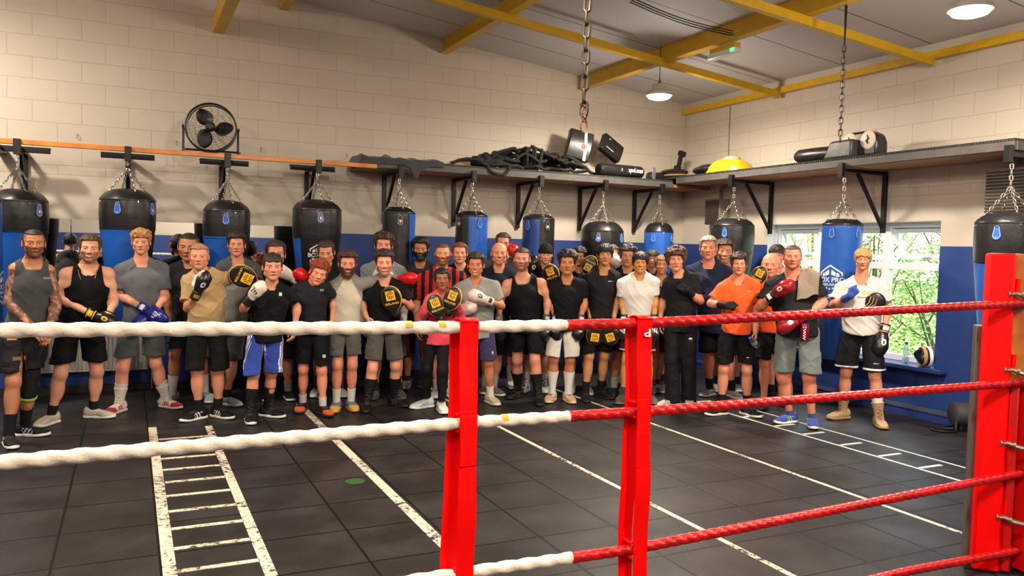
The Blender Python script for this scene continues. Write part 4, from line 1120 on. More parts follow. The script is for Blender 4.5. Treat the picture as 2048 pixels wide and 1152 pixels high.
class Field:
    def __init__(s): s.ops = []; s.lo = np.array([9e9]*3); s.hi = -s.lo
    def _bb(s, lo, hi, op):
        if op == 'u': s.lo = np.minimum(s.lo, lo); s.hi = np.maximum(s.hi, hi)
    def cone(s, a, b, ra, rb=None, k=.02, flat=1.0, op='u'):
        a = np.array(a, float); b = np.array(b, float); rb = ra if rb is None else rb
        ab = b-a; L2 = max(1e-9, float(ab@ab))
        def f(X, Y, Z):
            x = X-a[0]; y = Y-a[1]; z = Z-a[2]
            t = np.clip((x*ab[0]+y*ab[1]+z*ab[2])/L2, 0, 1)
            x = x-t*ab[0]; y = (y-t*ab[1])/flat; z = z-t*ab[2]
            return (np.sqrt(x*x+y*y+z*z)-(ra+(rb-ra)*t))*(1.0 if flat >= 1 else .5+.5*flat)
        R = max(ra, rb)*max(1, flat); lo = np.minimum(a, b)-R; hi = np.maximum(a, b)+R
        s._bb(lo, hi, op); s.ops.append((f, lo, hi, k, op)); return s
    def ell(s, c, r, k=.02, M=None, op='u'):
        """ellipsoid; M columns are its axes"""
        c = np.array(c, float); r = np.array(r if np.ndim(r) else (r, r, r), float)
        Mi = None if M is None else np.array(M, float).T
        def f(X, Y, Z):
            x = X-c[0]; y = Y-c[1]; z = Z-c[2]
            if Mi is not None: x, y, z = (Mi[i, 0]*x+Mi[i, 1]*y+Mi[i, 2]*z for i in range(3))
            k0 = np.sqrt((x/r[0])**2+(y/r[1])**2+(z/r[2])**2); k1 = np.sqrt((x/r[0]**2)**2+(y/r[1]**2)**2+(z/r[2]**2)**2)+1e-9
            return k0*(k0-1)/k1
        R = r if M is None else np.array([r.max()]*3); lo = c-R; hi = c+R
        s._bb(lo, hi, op); s.ops.append((f, lo, hi, k, op)); return s
    def fn(s, f, k=.005, op='i'):
        """op 'i': intersect with f<0, 'd': add displacement f, 's': subtract f<0 everywhere"""
        s.ops.append((f, None, None, k, op)); return s
    def mesh(s, name, h, fine=((), (), ()), pad=.03, lim=None):
        lo = s.lo-pad; hi = s.hi+pad
        if lim is not None: lo = np.maximum(lo, lim[0]); hi = np.minimum(hi, lim[1])
        ax = [axis_pts(lo[i], hi[i], h, fine[i]) for i in range(3)]
        V = np.full([len(a) for a in ax], .5, np.float32)
        for f, l, u, k, op in s.ops:
            if l is None: sl = [slice(None)]*3
            else:
                m = k+2.2*h
                sl = [slice(max(0, np.searchsorted(ax[i], l[i]-m)-1), np.searchsorted(ax[i], u[i]+m)+1) for i in range(3)]
                if any(q.start >= q.stop for q in sl): continue
            X = ax[0][sl[0]][:, None, None]; Y = ax[1][sl[1]][None, :, None]; Z = ax[2][sl[2]][None, None, :]
            d = f(X, Y, Z); v = V[tuple(sl)]
            if op == 'u': V[tuple(sl)] = smin(v, d, k)
            elif op == 's': V[tuple(sl)] = smax(v, -d, k)
            elif op == 'i': V[tuple(sl)] = smax(v, d, k)
            else: V[tuple(sl)] = v+d
        V[0] = V[-1] = .5; V[:, 0] = V[:, -1] = .5; V[:, :, 0] = V[:, :, -1] = .5
        return nets(V, ax)
_OFF = np.array([(i, j, k) for i in (0, 1) for j in (0, 1) for k in (0, 1)])
_EDG = [(a, b) for a in range(8) for b in range(a+1, 8) if np.abs(_OFF[a]-_OFF[b]).sum() == 1]
def nets(V, ax):
    S = V < 0
    cnt = np.zeros([n-1 for n in V.shape], np.uint8)
    for o in _OFF: cnt += S[o[0]:o[0]+cnt.shape[0], o[1]:o[1]+cnt.shape[1], o[2]:o[2]+cnt.shape[2]]
    act = (cnt > 0) & (cnt < 8)
    I = np.argwhere(act)
    idx = np.full(act.shape, -1, np.int64); idx[act] = np.arange(len(I))
    cv = [V[I[:, 0]+o[0], I[:, 1]+o[1], I[:, 2]+o[2]] for o in _OFF]
    cp = [np.stack([ax[q][I[:, q]+o[q]] for q in range(3)], 1) for o in _OFF]
    P = np.zeros((len(I), 3)); n = np.zeros(len(I))
    for a, b in _EDG:
        c = (cv[a] < 0) != (cv[b] < 0)
        den = cv[a]-cv[b]; t = np.where(c, cv[a]/np.where(den == 0, 1, den), 0)
        P += np.where(c[:, None], cp[a]+(cp[b]-cp[a])*t[:, None], 0); n += c
    P /= n[:, None]
    F = []
    for q in range(3):
        r, s_ = (q+1) % 3, (q+2) % 3
        sl0 = [slice(None)]*3; sl1 = [slice(None)]*3
        sl0[q] = slice(0, -1); sl1[q] = slice(1, None)
        ch = S[tuple(sl0)] != S[tuple(sl1)]
        E = np.argwhere(ch)
        E = E[(E[:, r] > 0) & (E[:, s_] > 0) & (E[:, r] < V.shape[r]-1) & (E[:, s_] < V.shape[s_]-1)]
        ins = S[tuple(E.T)]
        def cell(dr, ds):
            e = E.copy(); e[:, r] += dr; e[:, s_] += ds; return idx[tuple(e.T)]
        quad = np.stack([cell(-1, -1), cell(0, -1), cell(0, 0), cell(-1, 0)], 1)
        quad = np.where(ins[:, None], quad, quad[:, ::-1])
        F.append(quad)
    return P, np.concatenate(F)
def np_mesh(name, P, F, cols=None):
    me = bpy.data.meshes.new(name)
    me.vertices.add(len(P)); me.vertices.foreach_set('co', np.asarray(P, np.float32).ravel())
    me.loops.add(len(F)*4); me.loops.foreach_set('vertex_index', np.asarray(F, np.int32).ravel())
    me.polygons.add(len(F)); me.polygons.foreach_set('loop_start', np.arange(0, len(F)*4, 4, dtype=np.int32))
    me.update(calc_edges=True)
    me.polygons.foreach_set('use_smooth', np.ones(len(F), bool))
    if cols is not None:
        at_ = me.color_attributes.new('tone', 'FLOAT_COLOR', 'POINT'); at_.data.foreach_set('color', np.asarray(cols, np.float32).ravel())
    return me
def np_obj(name, PF, m, parent=None, cols=None):
    me = np_mesh(name, PF[0], PF[1], cols); me.materials.append(m)
    return link(bpy.data.objects.new(name, me), parent)
def normals(P, F):
    n = np.cross(P[F[:, 2]]-P[F[:, 0]], P[F[:, 3]]-P[F[:, 1]]); N = np.zeros_like(P)
    for i in range(4): np.add.at(N, F[:, i], n)
    return N/(np.linalg.norm(N, axis=1)[:, None]+1e-12)
def decal(name, PF, pred, m, parent, off=.0015):
    """lifts the faces whose centre satisfies pred off a surface as a thin patch"""
    P, F = PF; N = normals(P, F); c = P[F].mean(1); nn = N[F].mean(1)
    k = pred(c, nn)
    if not k.any(): return None
    f = F[k]; u, inv = np.unique(f, return_inverse=True)
    return np_obj(name, (P[u]+N[u]*off, inv.reshape(-1, 4)), m, parent)
def M4(loc, z, y):
    """matrix whose local z points along z and local y roughly along y"""
    z = Vector(z).normalized(); y = Vector(y); y = (y-z*y.dot(z)).normalized(); x = y.cross(z)
    return Matrix(((x.x, y.x, z.x, loc[0]), (x.y, y.y, z.y, loc[1]), (x.z, y.z, z.z, loc[2]), (0, 0, 0, 1)))

# ---------------------------------------------------------------- skin, hair, cloth materials
def skin_mat():
    m = bpy.data.materials.new('skin'); m.use_nodes = True
    nt = m.node_tree; b = nt.nodes['Principled BSDF']; L = nt.links.new
    a = nt.nodes.new('ShaderNodeAttribute'); a.attribute_name = 'tone'
    tc = nt.nodes.new('ShaderNodeTexCoord'); nz = nt.nodes.new('ShaderNodeTexNoise'); nz.inputs['Scale'].default_value = 22; nz.inputs['Detail'].default_value = 5; L(tc.outputs['Object'], nz.inputs['Vector'])
    mr = nt.nodes.new('ShaderNodeMapRange'); mr.inputs[3].default_value = .88; mr.inputs[4].default_value = 1.1; L(nz.outputs[0], mr.inputs[0])
    mu = nt.nodes.new('ShaderNodeVectorMath'); mu.operation = 'SCALE'; L(a.outputs['Color'], mu.inputs[0]); L(mr.outputs[0], mu.inputs['Scale'])
    L(mu.outputs[0], b.inputs['Base Color']); b.inputs['Roughness'].default_value = .48; b.inputs['Specular IOR Level'].default_value = .4
    b.inputs['Subsurface Weight'].default_value = 0.0
    return m
M_SKIN = skin_mat()
def hair_mat(rgb):
    n = 'hair_%d_%d_%d' % rgb
    if n in MATS: return MATS[n]
    m = mat(n, rgb, .5, var=.45, vscale=60, bump=.6, bscale=120)
    return m
def cloth(rgb, rough=.85, var=.08, sheen=.15):
    n = 'cloth_%d_%d_%d' % tuple(rgb)
    return mat(n, rgb, rough, var=var, vscale=9, bump=.09, bscale=110, sheen=0 if sum(rgb) < 150 else sheen, spec=.18)
M_EYEW = mat('eye_white', (226, 218, 208), .2); M_IRIS = mat('iris', (46, 32, 24), .15); M_TEETH = mat('teeth', (232, 222, 206), .25)

# ---------------------------------------------------------------- shoe, boot, glove and mitt patterns (local: -y forward, +z up)
def rbox(c, hx, r):
    def f(X, Y, Z):
        x = np.abs(X-c[0])-hx[0]+r; y = np.abs(Y-c[1])-hx[1]+r; z = np.abs(Z-c[2])-hx[2]+r
        return np.sqrt(np.maximum(x, 0)**2+np.maximum(y, 0)**2+np.maximum(z, 0)**2)+np.minimum(np.maximum(x, np.maximum(y, z)), 0)-r
    return f
def make_shoe(high):
    f = Field()
    f.cone((0, .045, .055), (0, -.10, .045), .040, .043, .03); f.cone((0, -.10, .042), (0, -.165, .036), .043, .034, .03, )
    f.ell((.008, -.13, .03), (.046, .07, .036), .02); f.cone((0, .0, .082), (0, -.09, .056), .034, .032, .02)
    top = .10 if not high else .30
    f.cone((0, .03, .06), (0, .032, top-.02), .043, .040 if not high else .052, .03, 1.12)
    f.fn(lambda X, Y, Z: .022-Z+0*X, .004)
    f.fn(lambda X, Y, Z: Z-top-.25*(Y-.03)*(0 if high else 1)+0*X, .006)
    up = f.mesh('shoe', .0085 if not high else .0095)
    g = Field()
    g.cone((0, .05, .018), (0, -.05, .018), .046, .042, .03); g.cone((0, -.05, .018), (.006, -.165, .018), .042, .041, .03); g.ell((.004, -.12, .018), (.050, .085, .03), .02)
    g.fn(lambda X, Y, Z: np.abs(Z-.0145-.012*np.clip((-Y-.1)/.1, 0, 1)**2*1.0)-.0145+0*X, .004)
    so = g.mesh('sole', .008)
    so[0][:, 2] = np.maximum(so[0][:, 2], .0005)
    return up, so
SHOE = make_shoe(False)
def foot(kind, parent, loc, ang, c, name=None):
    """c: (upper, sole, lace, stripe) colours or None"""
    up, so = SHOE
    o = bpy.data.objects.new('boot' if kind != 'shoe' else 'shoe', None); link(o, parent); o.location = loc; o.rotation_euler = (0, 0, ang)
    np_obj('upper', up, cloth(c[0], .6, .12), o)
    np_obj('sole', so, mat('sole_%d_%d_%d' % tuple(c[1]), c[1], .6), o)
    c = list(c); c[2] = c[2] or tuple(int(v*.8+30) for v in c[0])
    if c[2] is not None:
        decal('laces', up, lambda p, n: (np.abs(p[:, 0]) < .022) & (n[:, 2] > .25) & (p[:, 1] > -.10) & (p[:, 1] < -.012) & (np.sin(p[:, 1]*300) > -.2), cloth(c[2]), o, .003)
    if c[3] is not None:
        decal('side_stripe', up, lambda p, n: (np.abs(n[:, 0]) > .5) & (p[:, 2] > .03) & (p[:, 2] < .075) & (p[:, 1] > -.085) & (p[:, 1] < .0) & (np.sin((p[:, 1]+p[:, 2]*.6)*190) > .1), cloth(c[3]), o, .002)
    if len(c) > 4: decal('toe_cap', up, lambda p, n: (p[:, 1] < -.115), cloth(c[4]), o, .002)
    return o
def make_glove(side):
    f = Field()
    f.ell((0, .004, .135), (.066, .056, .082), .02); f.ell((0, -.018, .17), (.063, .055, .058), .03)
    f.cone((0, 0, .02), (0, .006, .11), .046, .056, .03, .9)
    f.cone((side*.045, -.03, .05), (side*.052, -.050, .125), .024, .027, .012)
    f.fn(lambda X, Y, Z: .012-Z+0*X, .004)
    f.fn(lambda X, Y, Z: .0025*np.sin(Z*70+X*18)+.002*np.sin(X*60+Z*20+Y*30), op='d')
    g = Field(); g.cone((0, 0, -.075), (0, 0, .02), .047, .045, .01, .92)
    g.fn(lambda X, Y, Z: np.abs(Z+.03)-.045+0*X, .006)
    return f.mesh('g', .0075), g.mesh('c', .009)
GLOVE = {s: make_glove(s) for s in (-1, 1)}
def glove(parent, wrist, center, back, side, col, cuff, logo=None, logo2=None, name='boxing_glove', scale=1.0, stripes=False, piping=None, thumbc=None):
    """worn glove from the wrist toward center, back of the hand facing `back`"""
    w = Vector(wrist); c = Vector(center); d = (c-w).normalized()
    o = bpy.data.objects.new(name, None); link(o, parent)
    o.matrix_local = M4(c-d*.115*scale, d, back) @ Matrix.Scale(scale, 4)
    g, cf = GLOVE[side]
    np_obj('mitten', g, mat('glove_%d_%d_%d' % tuple(col), col, .3, var=.15, bump=.12, bscale=16), o)
    co = np_obj('cuff', cf, mat('glove_%d_%d_%d' % tuple(cuff), cuff, .3, var=.15, bump=.12, bscale=16), o)
    if logo is not None:
        ml = mat('print_%d_%d_%d' % tuple(logo), logo, .4)
        if stripes:
            decal('stripe_mark', g, lambda p, n: (n[:, 1] > .2) & (np.abs(p[:, 0]) < .036) & (p[:, 2] > .085) & (p[:, 2] < .155) & ((p[:, 2]-.085) < .03+(p[:, 0]+.036)*.6) & (np.sin((p[:, 0]*1.0+p[:, 2]*.12)*260) > -.05), ml, o)
        else:
            decal('logo_patch', g, lambda p, n: (n[:, 1] > .1) & ((p[:, 0]/.022)**2+((p[:, 2]-.10)/.030)**2 < 1) & ((p[:, 0]/.013)**2+((p[:, 2]-.10)/.021)**2 > .55), ml, o)
        decal('cuff_band', cf, lambda p, n: (n[:, 1] > .3) & (np.abs(p[:, 0]) < .025) & (np.abs(p[:, 2]+.03) < .018), mat('print_%d_%d_%d' % tuple(logo2 or logo), logo2 or logo, .4), o)
    if thumbc is not None:
        decal('light_thumb', g, lambda p, n: (p[:, 0]*side > .028) & (p[:, 1] < .01), mat('glove_%d_%d_%d' % tuple(thumbc), thumbc, .3, var=.15), o)
    if piping is not None:
        decal('piping', cf, lambda p, n: (np.abs(p[:, 2]+.055) < .005) | (np.abs(p[:, 2]-.0) < .005), mat('print_%d_%d_%d' % tuple(piping), piping, .4), o)
    return o
def make_mitt():
    f = Field()
    f.fn(lambda X, Y, Z: 0*X+0*Y+0*Z, op='d')
    f.ell((0, 0, 0), (.098, .036, .128), .02); f.ell((0, -.004, .02), (.095, .030, .105), .03)
    f.fn(lambda X, Y, Z: np.abs(Y+.25*X*X-.0)-.026+0*Z, .01)
    g = Field(); g.ell((0, .045, .03), (.07, .045, .07), .02); g.cone((0, .04, -.04), (0, .03, -.16), .05, .045, .03, .8)
    return f.mesh('p', .0075), g.mesh('h', .009)
MITT = make_mitt()
M_GOLD = mat('gold_print', (246, 186, 34), .35); M_MITTK = mat('mitt_black', (26, 25, 25), .3, var=.2, bump=.1, bscale=20)
def mitt(parent, center, up, face, name='focus_mitt', scale=1.0, gold=None, half=1, text=True):
    o = bpy.data.objects.new(name, None); link(o, parent)
    o.matrix_local = M4(center, up, -Vector(face)) @ Matrix.Scale(scale, 4)
    p, h = MITT
    pad = np_obj('pad', p, M_MITTK, o); np_obj('hand_cover', h, M_MITTK, o)
    G = gold or M_GOLD
    fa = lambda q, n: (n[:, 1] < -.35)
    decal('gold_panel', p, lambda q, n: fa(q, n) & (q[:, 2]*half > -.012) & (np.abs(q[:, 0]) < .050) & (np.abs(q[:, 2]-half*.04) < .048) & ((q[:, 0]/.036)**2+((q[:, 2]-half*.042)/.036)**2 > 1), G, pad)
    decal('gold_emblem', p, lambda q, n: fa(q, n) & (((q[:, 0]/.030)**2+((q[:, 2]-half*.042)/.030)**2 < 1)) & (((q[:, 0]/.022)**2+((q[:, 2]-half*.042)/.022)**2 > 1) | (np.abs(q[:, 0]) < .006) | (np.abs(q[:, 2]-half*.042) < .005)), G, pad)
    decal('gold_border', p, lambda q, n: (n[:, 1] < .35) & (n[:, 1] > -.62), G, pad)
    if text:
        t = text_obj('lettering', 'IRELAND', .030, Matrix.Translation((0, -.0285, -half*.045)) @ Matrix.Rotation(PI/2, 4, 'X'), G, pad, .001, 1.2)
    return o

# ---------------------------------------------------------------- heads
def head_prims(F, tr, s, opt):
    """adds a head in its own frame (origin mid-head, -y front); tr maps field points to head points"""
    def wrap_(f): return lambda X, Y, Z: f(*tr(X, Y, Z))*s
    H = Field()
    jw = opt.get('jaw', 1.0); fat = opt.get('fat', 0.0)
    H.ell((0, .012, .030), (.076, .096, .085), .02)
    H.ell((0, -.024, -.030), (.061+.010*fat, .062, .078), .02)
    H.cone((-.045*jw-.006*fat, .0, -.058), (0, -.050, -.092), .023+.008*fat, .021+.004*fat, .02); H.cone((.045*jw+.006*fat, .0, -.058), (0, -.050, -.092), .023+.008*fat, .021+.004*fat, .02)
    H.ell((0, -.060, -.097), (.020*jw, .018, .017), .015)
    for q in (-1, 1):
        H.ell((q*.042, -.055, -.020), (.022+.004*fat, .022, .022), .016)
        H.cone((q*.012, -.079, .019), (q*.044, -.066, .021), .010, .008, .012)
        H.ell((q*.031, -.098, .001), (.019, .022, .0135), .010, op='s')
        H.ell((q*.0315, -.068, .000), (.0165, .0145, .0140), .004)
        if not opt.get('closed'): H.ell((q*.0315, -.0865, -.0005), (.0135, .0085, .0046), .0025, op='s')
        H.ell((q*.077, .018, -.006), (.011, .022, .032), .006); H.ell((q*.087, .012, -.004), (.007, .012, .020), .004, op='s')
        H.ell((q*.0125, -.093, -.033), (.0085, .011, .0080), .006)
    H.cone((0, -.080, .012), (0, -.104, -.030), .0075, .0105, .009)
    if opt.get('smile'):
        H.cone((-.024, -.078, -.059), (0, -.090, -.064), .0045, .0065, .006); H.cone((.024, -.078, -.059), (0, -.090, -.064), .0045, .0065, .006)
        H.ell((0, -.094, -.0635), (.019, .010, .0042), .003, op='s')
        H.cone((-.02, -.078, -.069), (.02, -.078, -.069), .006, .006, .006)
    else:
        H.cone((-.019, -.080, -.061), (0, -.0905, -.0585), .005, .0062, .005); H.cone((.019, -.080, -.061), (0, -.0905, -.0585), .005, .0062, .005)
        H.cone((-.015, -.081, -.0665), (.015, -.081, -.0665), .0068, .0068, .004); H.ell((0, -.097, -.0632), (.02, .009, .0016), .002, op='s')
    R = .15*s
    return H
def head_eval(H):
    """one closed function for a list of head shapes"""
    def f(X, Y, Z):
        V = None
        for g, l, u, k, op in H.ops:
            d = g(X, Y, Z)
            if V is None: V = d
            elif op == 'u': V = smin(V, d, k)
            else: V = smax(V, -d, k)
        return V
    return f

HAIR = {  # top, side thickness, hairline z, side limit z, nape z, noise amplitude, noise frequency, fringe lift
    'buzz': (.005, .003, .074, -.01, -.05, .0015, 120), 'short': (.017, .006, .073, -.012, -.055, .006, 60), 'crop': (.011, .004, .070, -.008, -.05, .004, 80),
    'quiff': (.028, .005, .074, -.012, -.05, .010, 42), 'curly': (.030, .010, .066, -.02, -.06, .020, 38), 'bigcurly': (.034, .026, .058, -.055, -.09, .026, 32),
    'fringe': (.020, .010, .036, -.03, -.07, .008, 55), 'bowl': (.021, .014, .044, -.045, -.08, .007, 60), 'messyfringe': (.024, .008, .050, -.02, -.065, .015, 42),
    'wet': (.013, .005, .046, -.012, -.05, .007, 60), 'tied': (.010, .009, .066, -.02, -.06, .003, 90), 'parted': (.014, .014, .062, -.045, -.10, .005, 70), 'bob': (.02, .024, .050, -.09, -.11, .008, 50), 'rim': (.0, .003, .2, -.012, -.05, .001, 100)}
def make_hair(style, rgb, hm, parent, s, seed):
    tt, ts, hl, sl, nl, amp, fr = HAIR[style]
    F = Field(); F.lo = np.array([-.12, -.14, -.14]); F.hi = np.array([.12, .14, .18])
    rs = np.random.RandomState(seed); ox, oy, oz = rs.rand(3)*20
    cap = rs.uniform(.9, 1.1)
    part = rs.choice([-1, 1])
    def f(X, Y, Z):
        y = Y-.012; z = Z-.030
        rx, ry, rz = .078, .098, .087
        k0 = np.sqrt((X/rx)**2+(y/ry)**2+(z/rz)**2); k1 = np.sqrt((X/rx**2)**2+(y/ry**2)**2+(z/rz**2)**2)+1e-9
        d = k0*(k0-1)/k1
        w = np.clip((Z-.02)/.08, 0, 1); w = w*w*(3-2*w)
        fwd = np.clip((-Y-.01)/.09, 0, 1)
        th = ts+(tt-ts)*w*(1+(.35*fwd if style in ('quiff', 'messyfringe', 'fringe') else 0))
        if style in ('curly', 'bigcurly', 'messyfringe', 'quiff'):
            n = vnoise(X*fr*cap+ox, Y*fr*cap+oy, Z*fr*cap+oz)+.5*vnoise(X*fr*2.3+oz, Y*fr*2.3+ox, Z*fr*2.3+oy)-.72
        else:
            n = vnoise(X*fr*1.9+ox, Y*fr*.5+oy, Z*fr*.55+oz)+.4*vnoise(X*fr*4+oz, Y*fr*1.2, Z*fr*1.2+oy)-.68
        return d-th-amp*n*1.5*(.4+.6*w)
    F.fn(f, op='d'); F.ops[-1] = (lambda X, Y, Z: f(X, Y, Z)-.5, None, None, 0, 'd')
    def face(X, Y, Z):  # face opening with a ragged lower edge
        jag = .016*(vnoise(X*70+ox, Y*6+2, Z*5+oz)-.5)*(1.6 if style in ('wet', 'fringe', 'bowl', 'messyfringe', 'curly') else .6)
        h = hl+jag+.012*(np.abs(X)/.06)**2*(-1 if style in ('bowl', 'fringe', 'bob', 'bigcurly') else .4)
        c = Z-h
        front = Y+.018-.35*np.clip(Z-.0, -.1, .1)*.6
        side = np.abs(X)-.0635
        return smax(smax(c, front, .014), side-(.010 if style in ('rim', 'buzz', 'crop') else 0), .014)
    F.fn(face, .006, 's')
    if style == 'rim': F.fn(lambda X, Y, Z: (Z-.035)+0*X+0*Y, .006, 'i')
    # lower limit: above the ears at the sides, down to the nape behind
    F.fn(lambda X, Y, Z: (sl+(nl-sl)*np.clip((Y-.0)/.07, 0, 1))-Z+.010*(vnoise(X*60, Y*60, Z*5)-.5), .006, 'i')
    if style not in ('bob', 'bowl', 'bigcurly', 'tied'):
        for q in (-1, 1): F.ell((q*.082, .022, -.004), (.022, .026, .032), .006, op='s')
    P, Q = F.mesh('hair', .0046, pad=0)
    if len(Q) < 10: return None
    P = (np.asarray(hm.to_3x3()) @ (P*s).T).T+np.array(hm.translation)
    return np_obj('hair', (P, Q), hair_mat(rgb), parent)
# ---------------------------------------------------------------- people
_HEADS = {}
_HLO = np.array([-.125, -.15, -.15]); _HS = .0032; _HN = (79, 89, 91)
def head_volume(opt):
    key = (round(opt.get('jaw', 1.0), 2), round(opt.get('fat', 0.0), 2), bool(opt.get('smile')), bool(opt.get('closed')))
    if key in _HEADS: return _HEADS[key]
    H = head_prims(None, None, 1.0, opt)
    ax = [(_HLO[i]+_HS*np.arange(_HN[i])).astype(np.float32) for i in range(3)]
    V = np.full(_HN, .2, np.float32)
    for n_, (f, l, u, k, op) in enumerate(H.ops):
        m = k+.03 if n_ > 1 else .2
        sl = [slice(max(0, int((l[i]-m-_HLO[i])/_HS)), max(1, int((u[i]+m-_HLO[i])/_HS)+2)) for i in range(3)]
        d = f(ax[0][sl[0]][:, None, None], ax[1][sl[1]][None, :, None], ax[2][sl[2]][None, None, :])
        v = V[tuple(sl)]; V[tuple(sl)] = smin(v, d, k) if op == 'u' else smax(v, -d, k)
    _HEADS[key] = V
    return V
def sample_head(V, X, Y, Z):
    g = []
    for q, a in enumerate((X, Y, Z)): g.append(np.clip((a-_HLO[q])/_HS, 0, _HN[q]-1.001))
    i = [a.astype(np.int32) for a in g]; f = [(a-b).astype(np.float32) for a, b in zip(g, i)]
    x, y, z = i; fx, fy, fz = f
    c = V[x, y, z]*(1-fx)+V[x+1, y, z]*fx; c1 = V[x, y+1, z]*(1-fx)+V[x+1, y+1, z]*fx
    c2 = V[x, y, z+1]*(1-fx)+V[x+1, y, z+1]*fx; c3 = V[x, y+1, z+1]*(1-fx)+V[x+1, y+1, z+1]*fx
    return (c*(1-fy)+c1*fy)*(1-fz)+(c2*(1-fy)+c3*fy)*fz
def hand(F, wrist, d, back, side, curl=.5, s=1.0, grow=0.0, thumb=.5):
    """palm, four bent fingers and a thumb, added to a field; `back` is the way the back of the hand faces"""
    M = M4(wrist, d, back)   # x = back x d
    q = side
    def W(p): return tuple(M @ (Vector(p)*s))
    for i in range(4):
        x = q*(-.030+.0195*i)
        F.cone(W((x*.55, 0, .0)), W((x, .004, .078-.004*abs(i-1.3))), (.0145+grow)*s, (.0105+grow)*s, .010)
    lens = [(.040, .025, .020), (.045, .028, .021), (.042, .026, .020), (.032, .020, .018)]
    for i in range(4):
        x = q*(.030-.0195*i) if False else q*(-.030+.0195*(3-i))
        x = -x if False else x
        p = Vector((x, .004, .078-.004*abs((3-i)-1.3))); a = 0.0
        dirx = (x/.03)*.06*(1-curl)
        for j, L in enumerate(lens[i]):
            a += curl*(1.35, 1.5, 1.0)[j]*(1+.06*i)
            n = p+Vector((dirx*L*8*.12, -math.sin(a), math.cos(a)))*L
            r = (.0095, .0085, .0075)[j]
            F.cone(W(p), W(n), (r+grow)*s, (r*.92+grow)*s, .003); p = n
    # thumb leaves the side of the palm near its base
    b = Vector((q*.024, -.004, .018)); m = Vector((q*(.050-.012*thumb), -.022-.012*thumb, .050)); e = Vector((q*(.050-.034*thumb), -.030-.024*thumb, .082)); t = Vector((q*(.046-.052*thumb), -.034-.026*thumb, .104))
    F.cone(W(b), W(m), (.0135+grow)*s, (.011+grow)*s, .008); F.cone(W(m), W(e), (.0105+grow)*s, (.0095+grow)*s, .003); F.cone(W(e), W(t), (.0093+grow)*s, (.0078+grow)*s, .003)

_pid = [0]
_eye_me = {}
def eye_meshes():
    if not _eye_me:
        a = MB().sphere((0, 0, 0), .0126, 14, 10).mesh('eye'); a.materials.append(M_EYEW)
        vs = [(0, -.01285, 0)]; fs = []
        for ring, r in ((1, .0030), (2, .0058)):
            for k in range(14): q = 2*PI*k/14; vs.append((r*math.cos(q), -math.sqrt(.01285**2-r*r), r*math.sin(q)))
        for k in range(14):
            fs.append((0, 1+(k+1) % 14, 1+k)); fs.append((1+k, 1+(k+1) % 14, 15+(k+1) % 14, 15+k))
        b = bpy.data.meshes.new('iris'); b.from_pydata(vs, [], fs); b.materials.append(M_IRIS)
        for m in (a, b): m.polygons.foreach_set('use_smooth', [True]*len(m.polygons))
        _eye_me['e'] = a; _eye_me['i'] = b
    return _eye_me['e'], _eye_me['i']

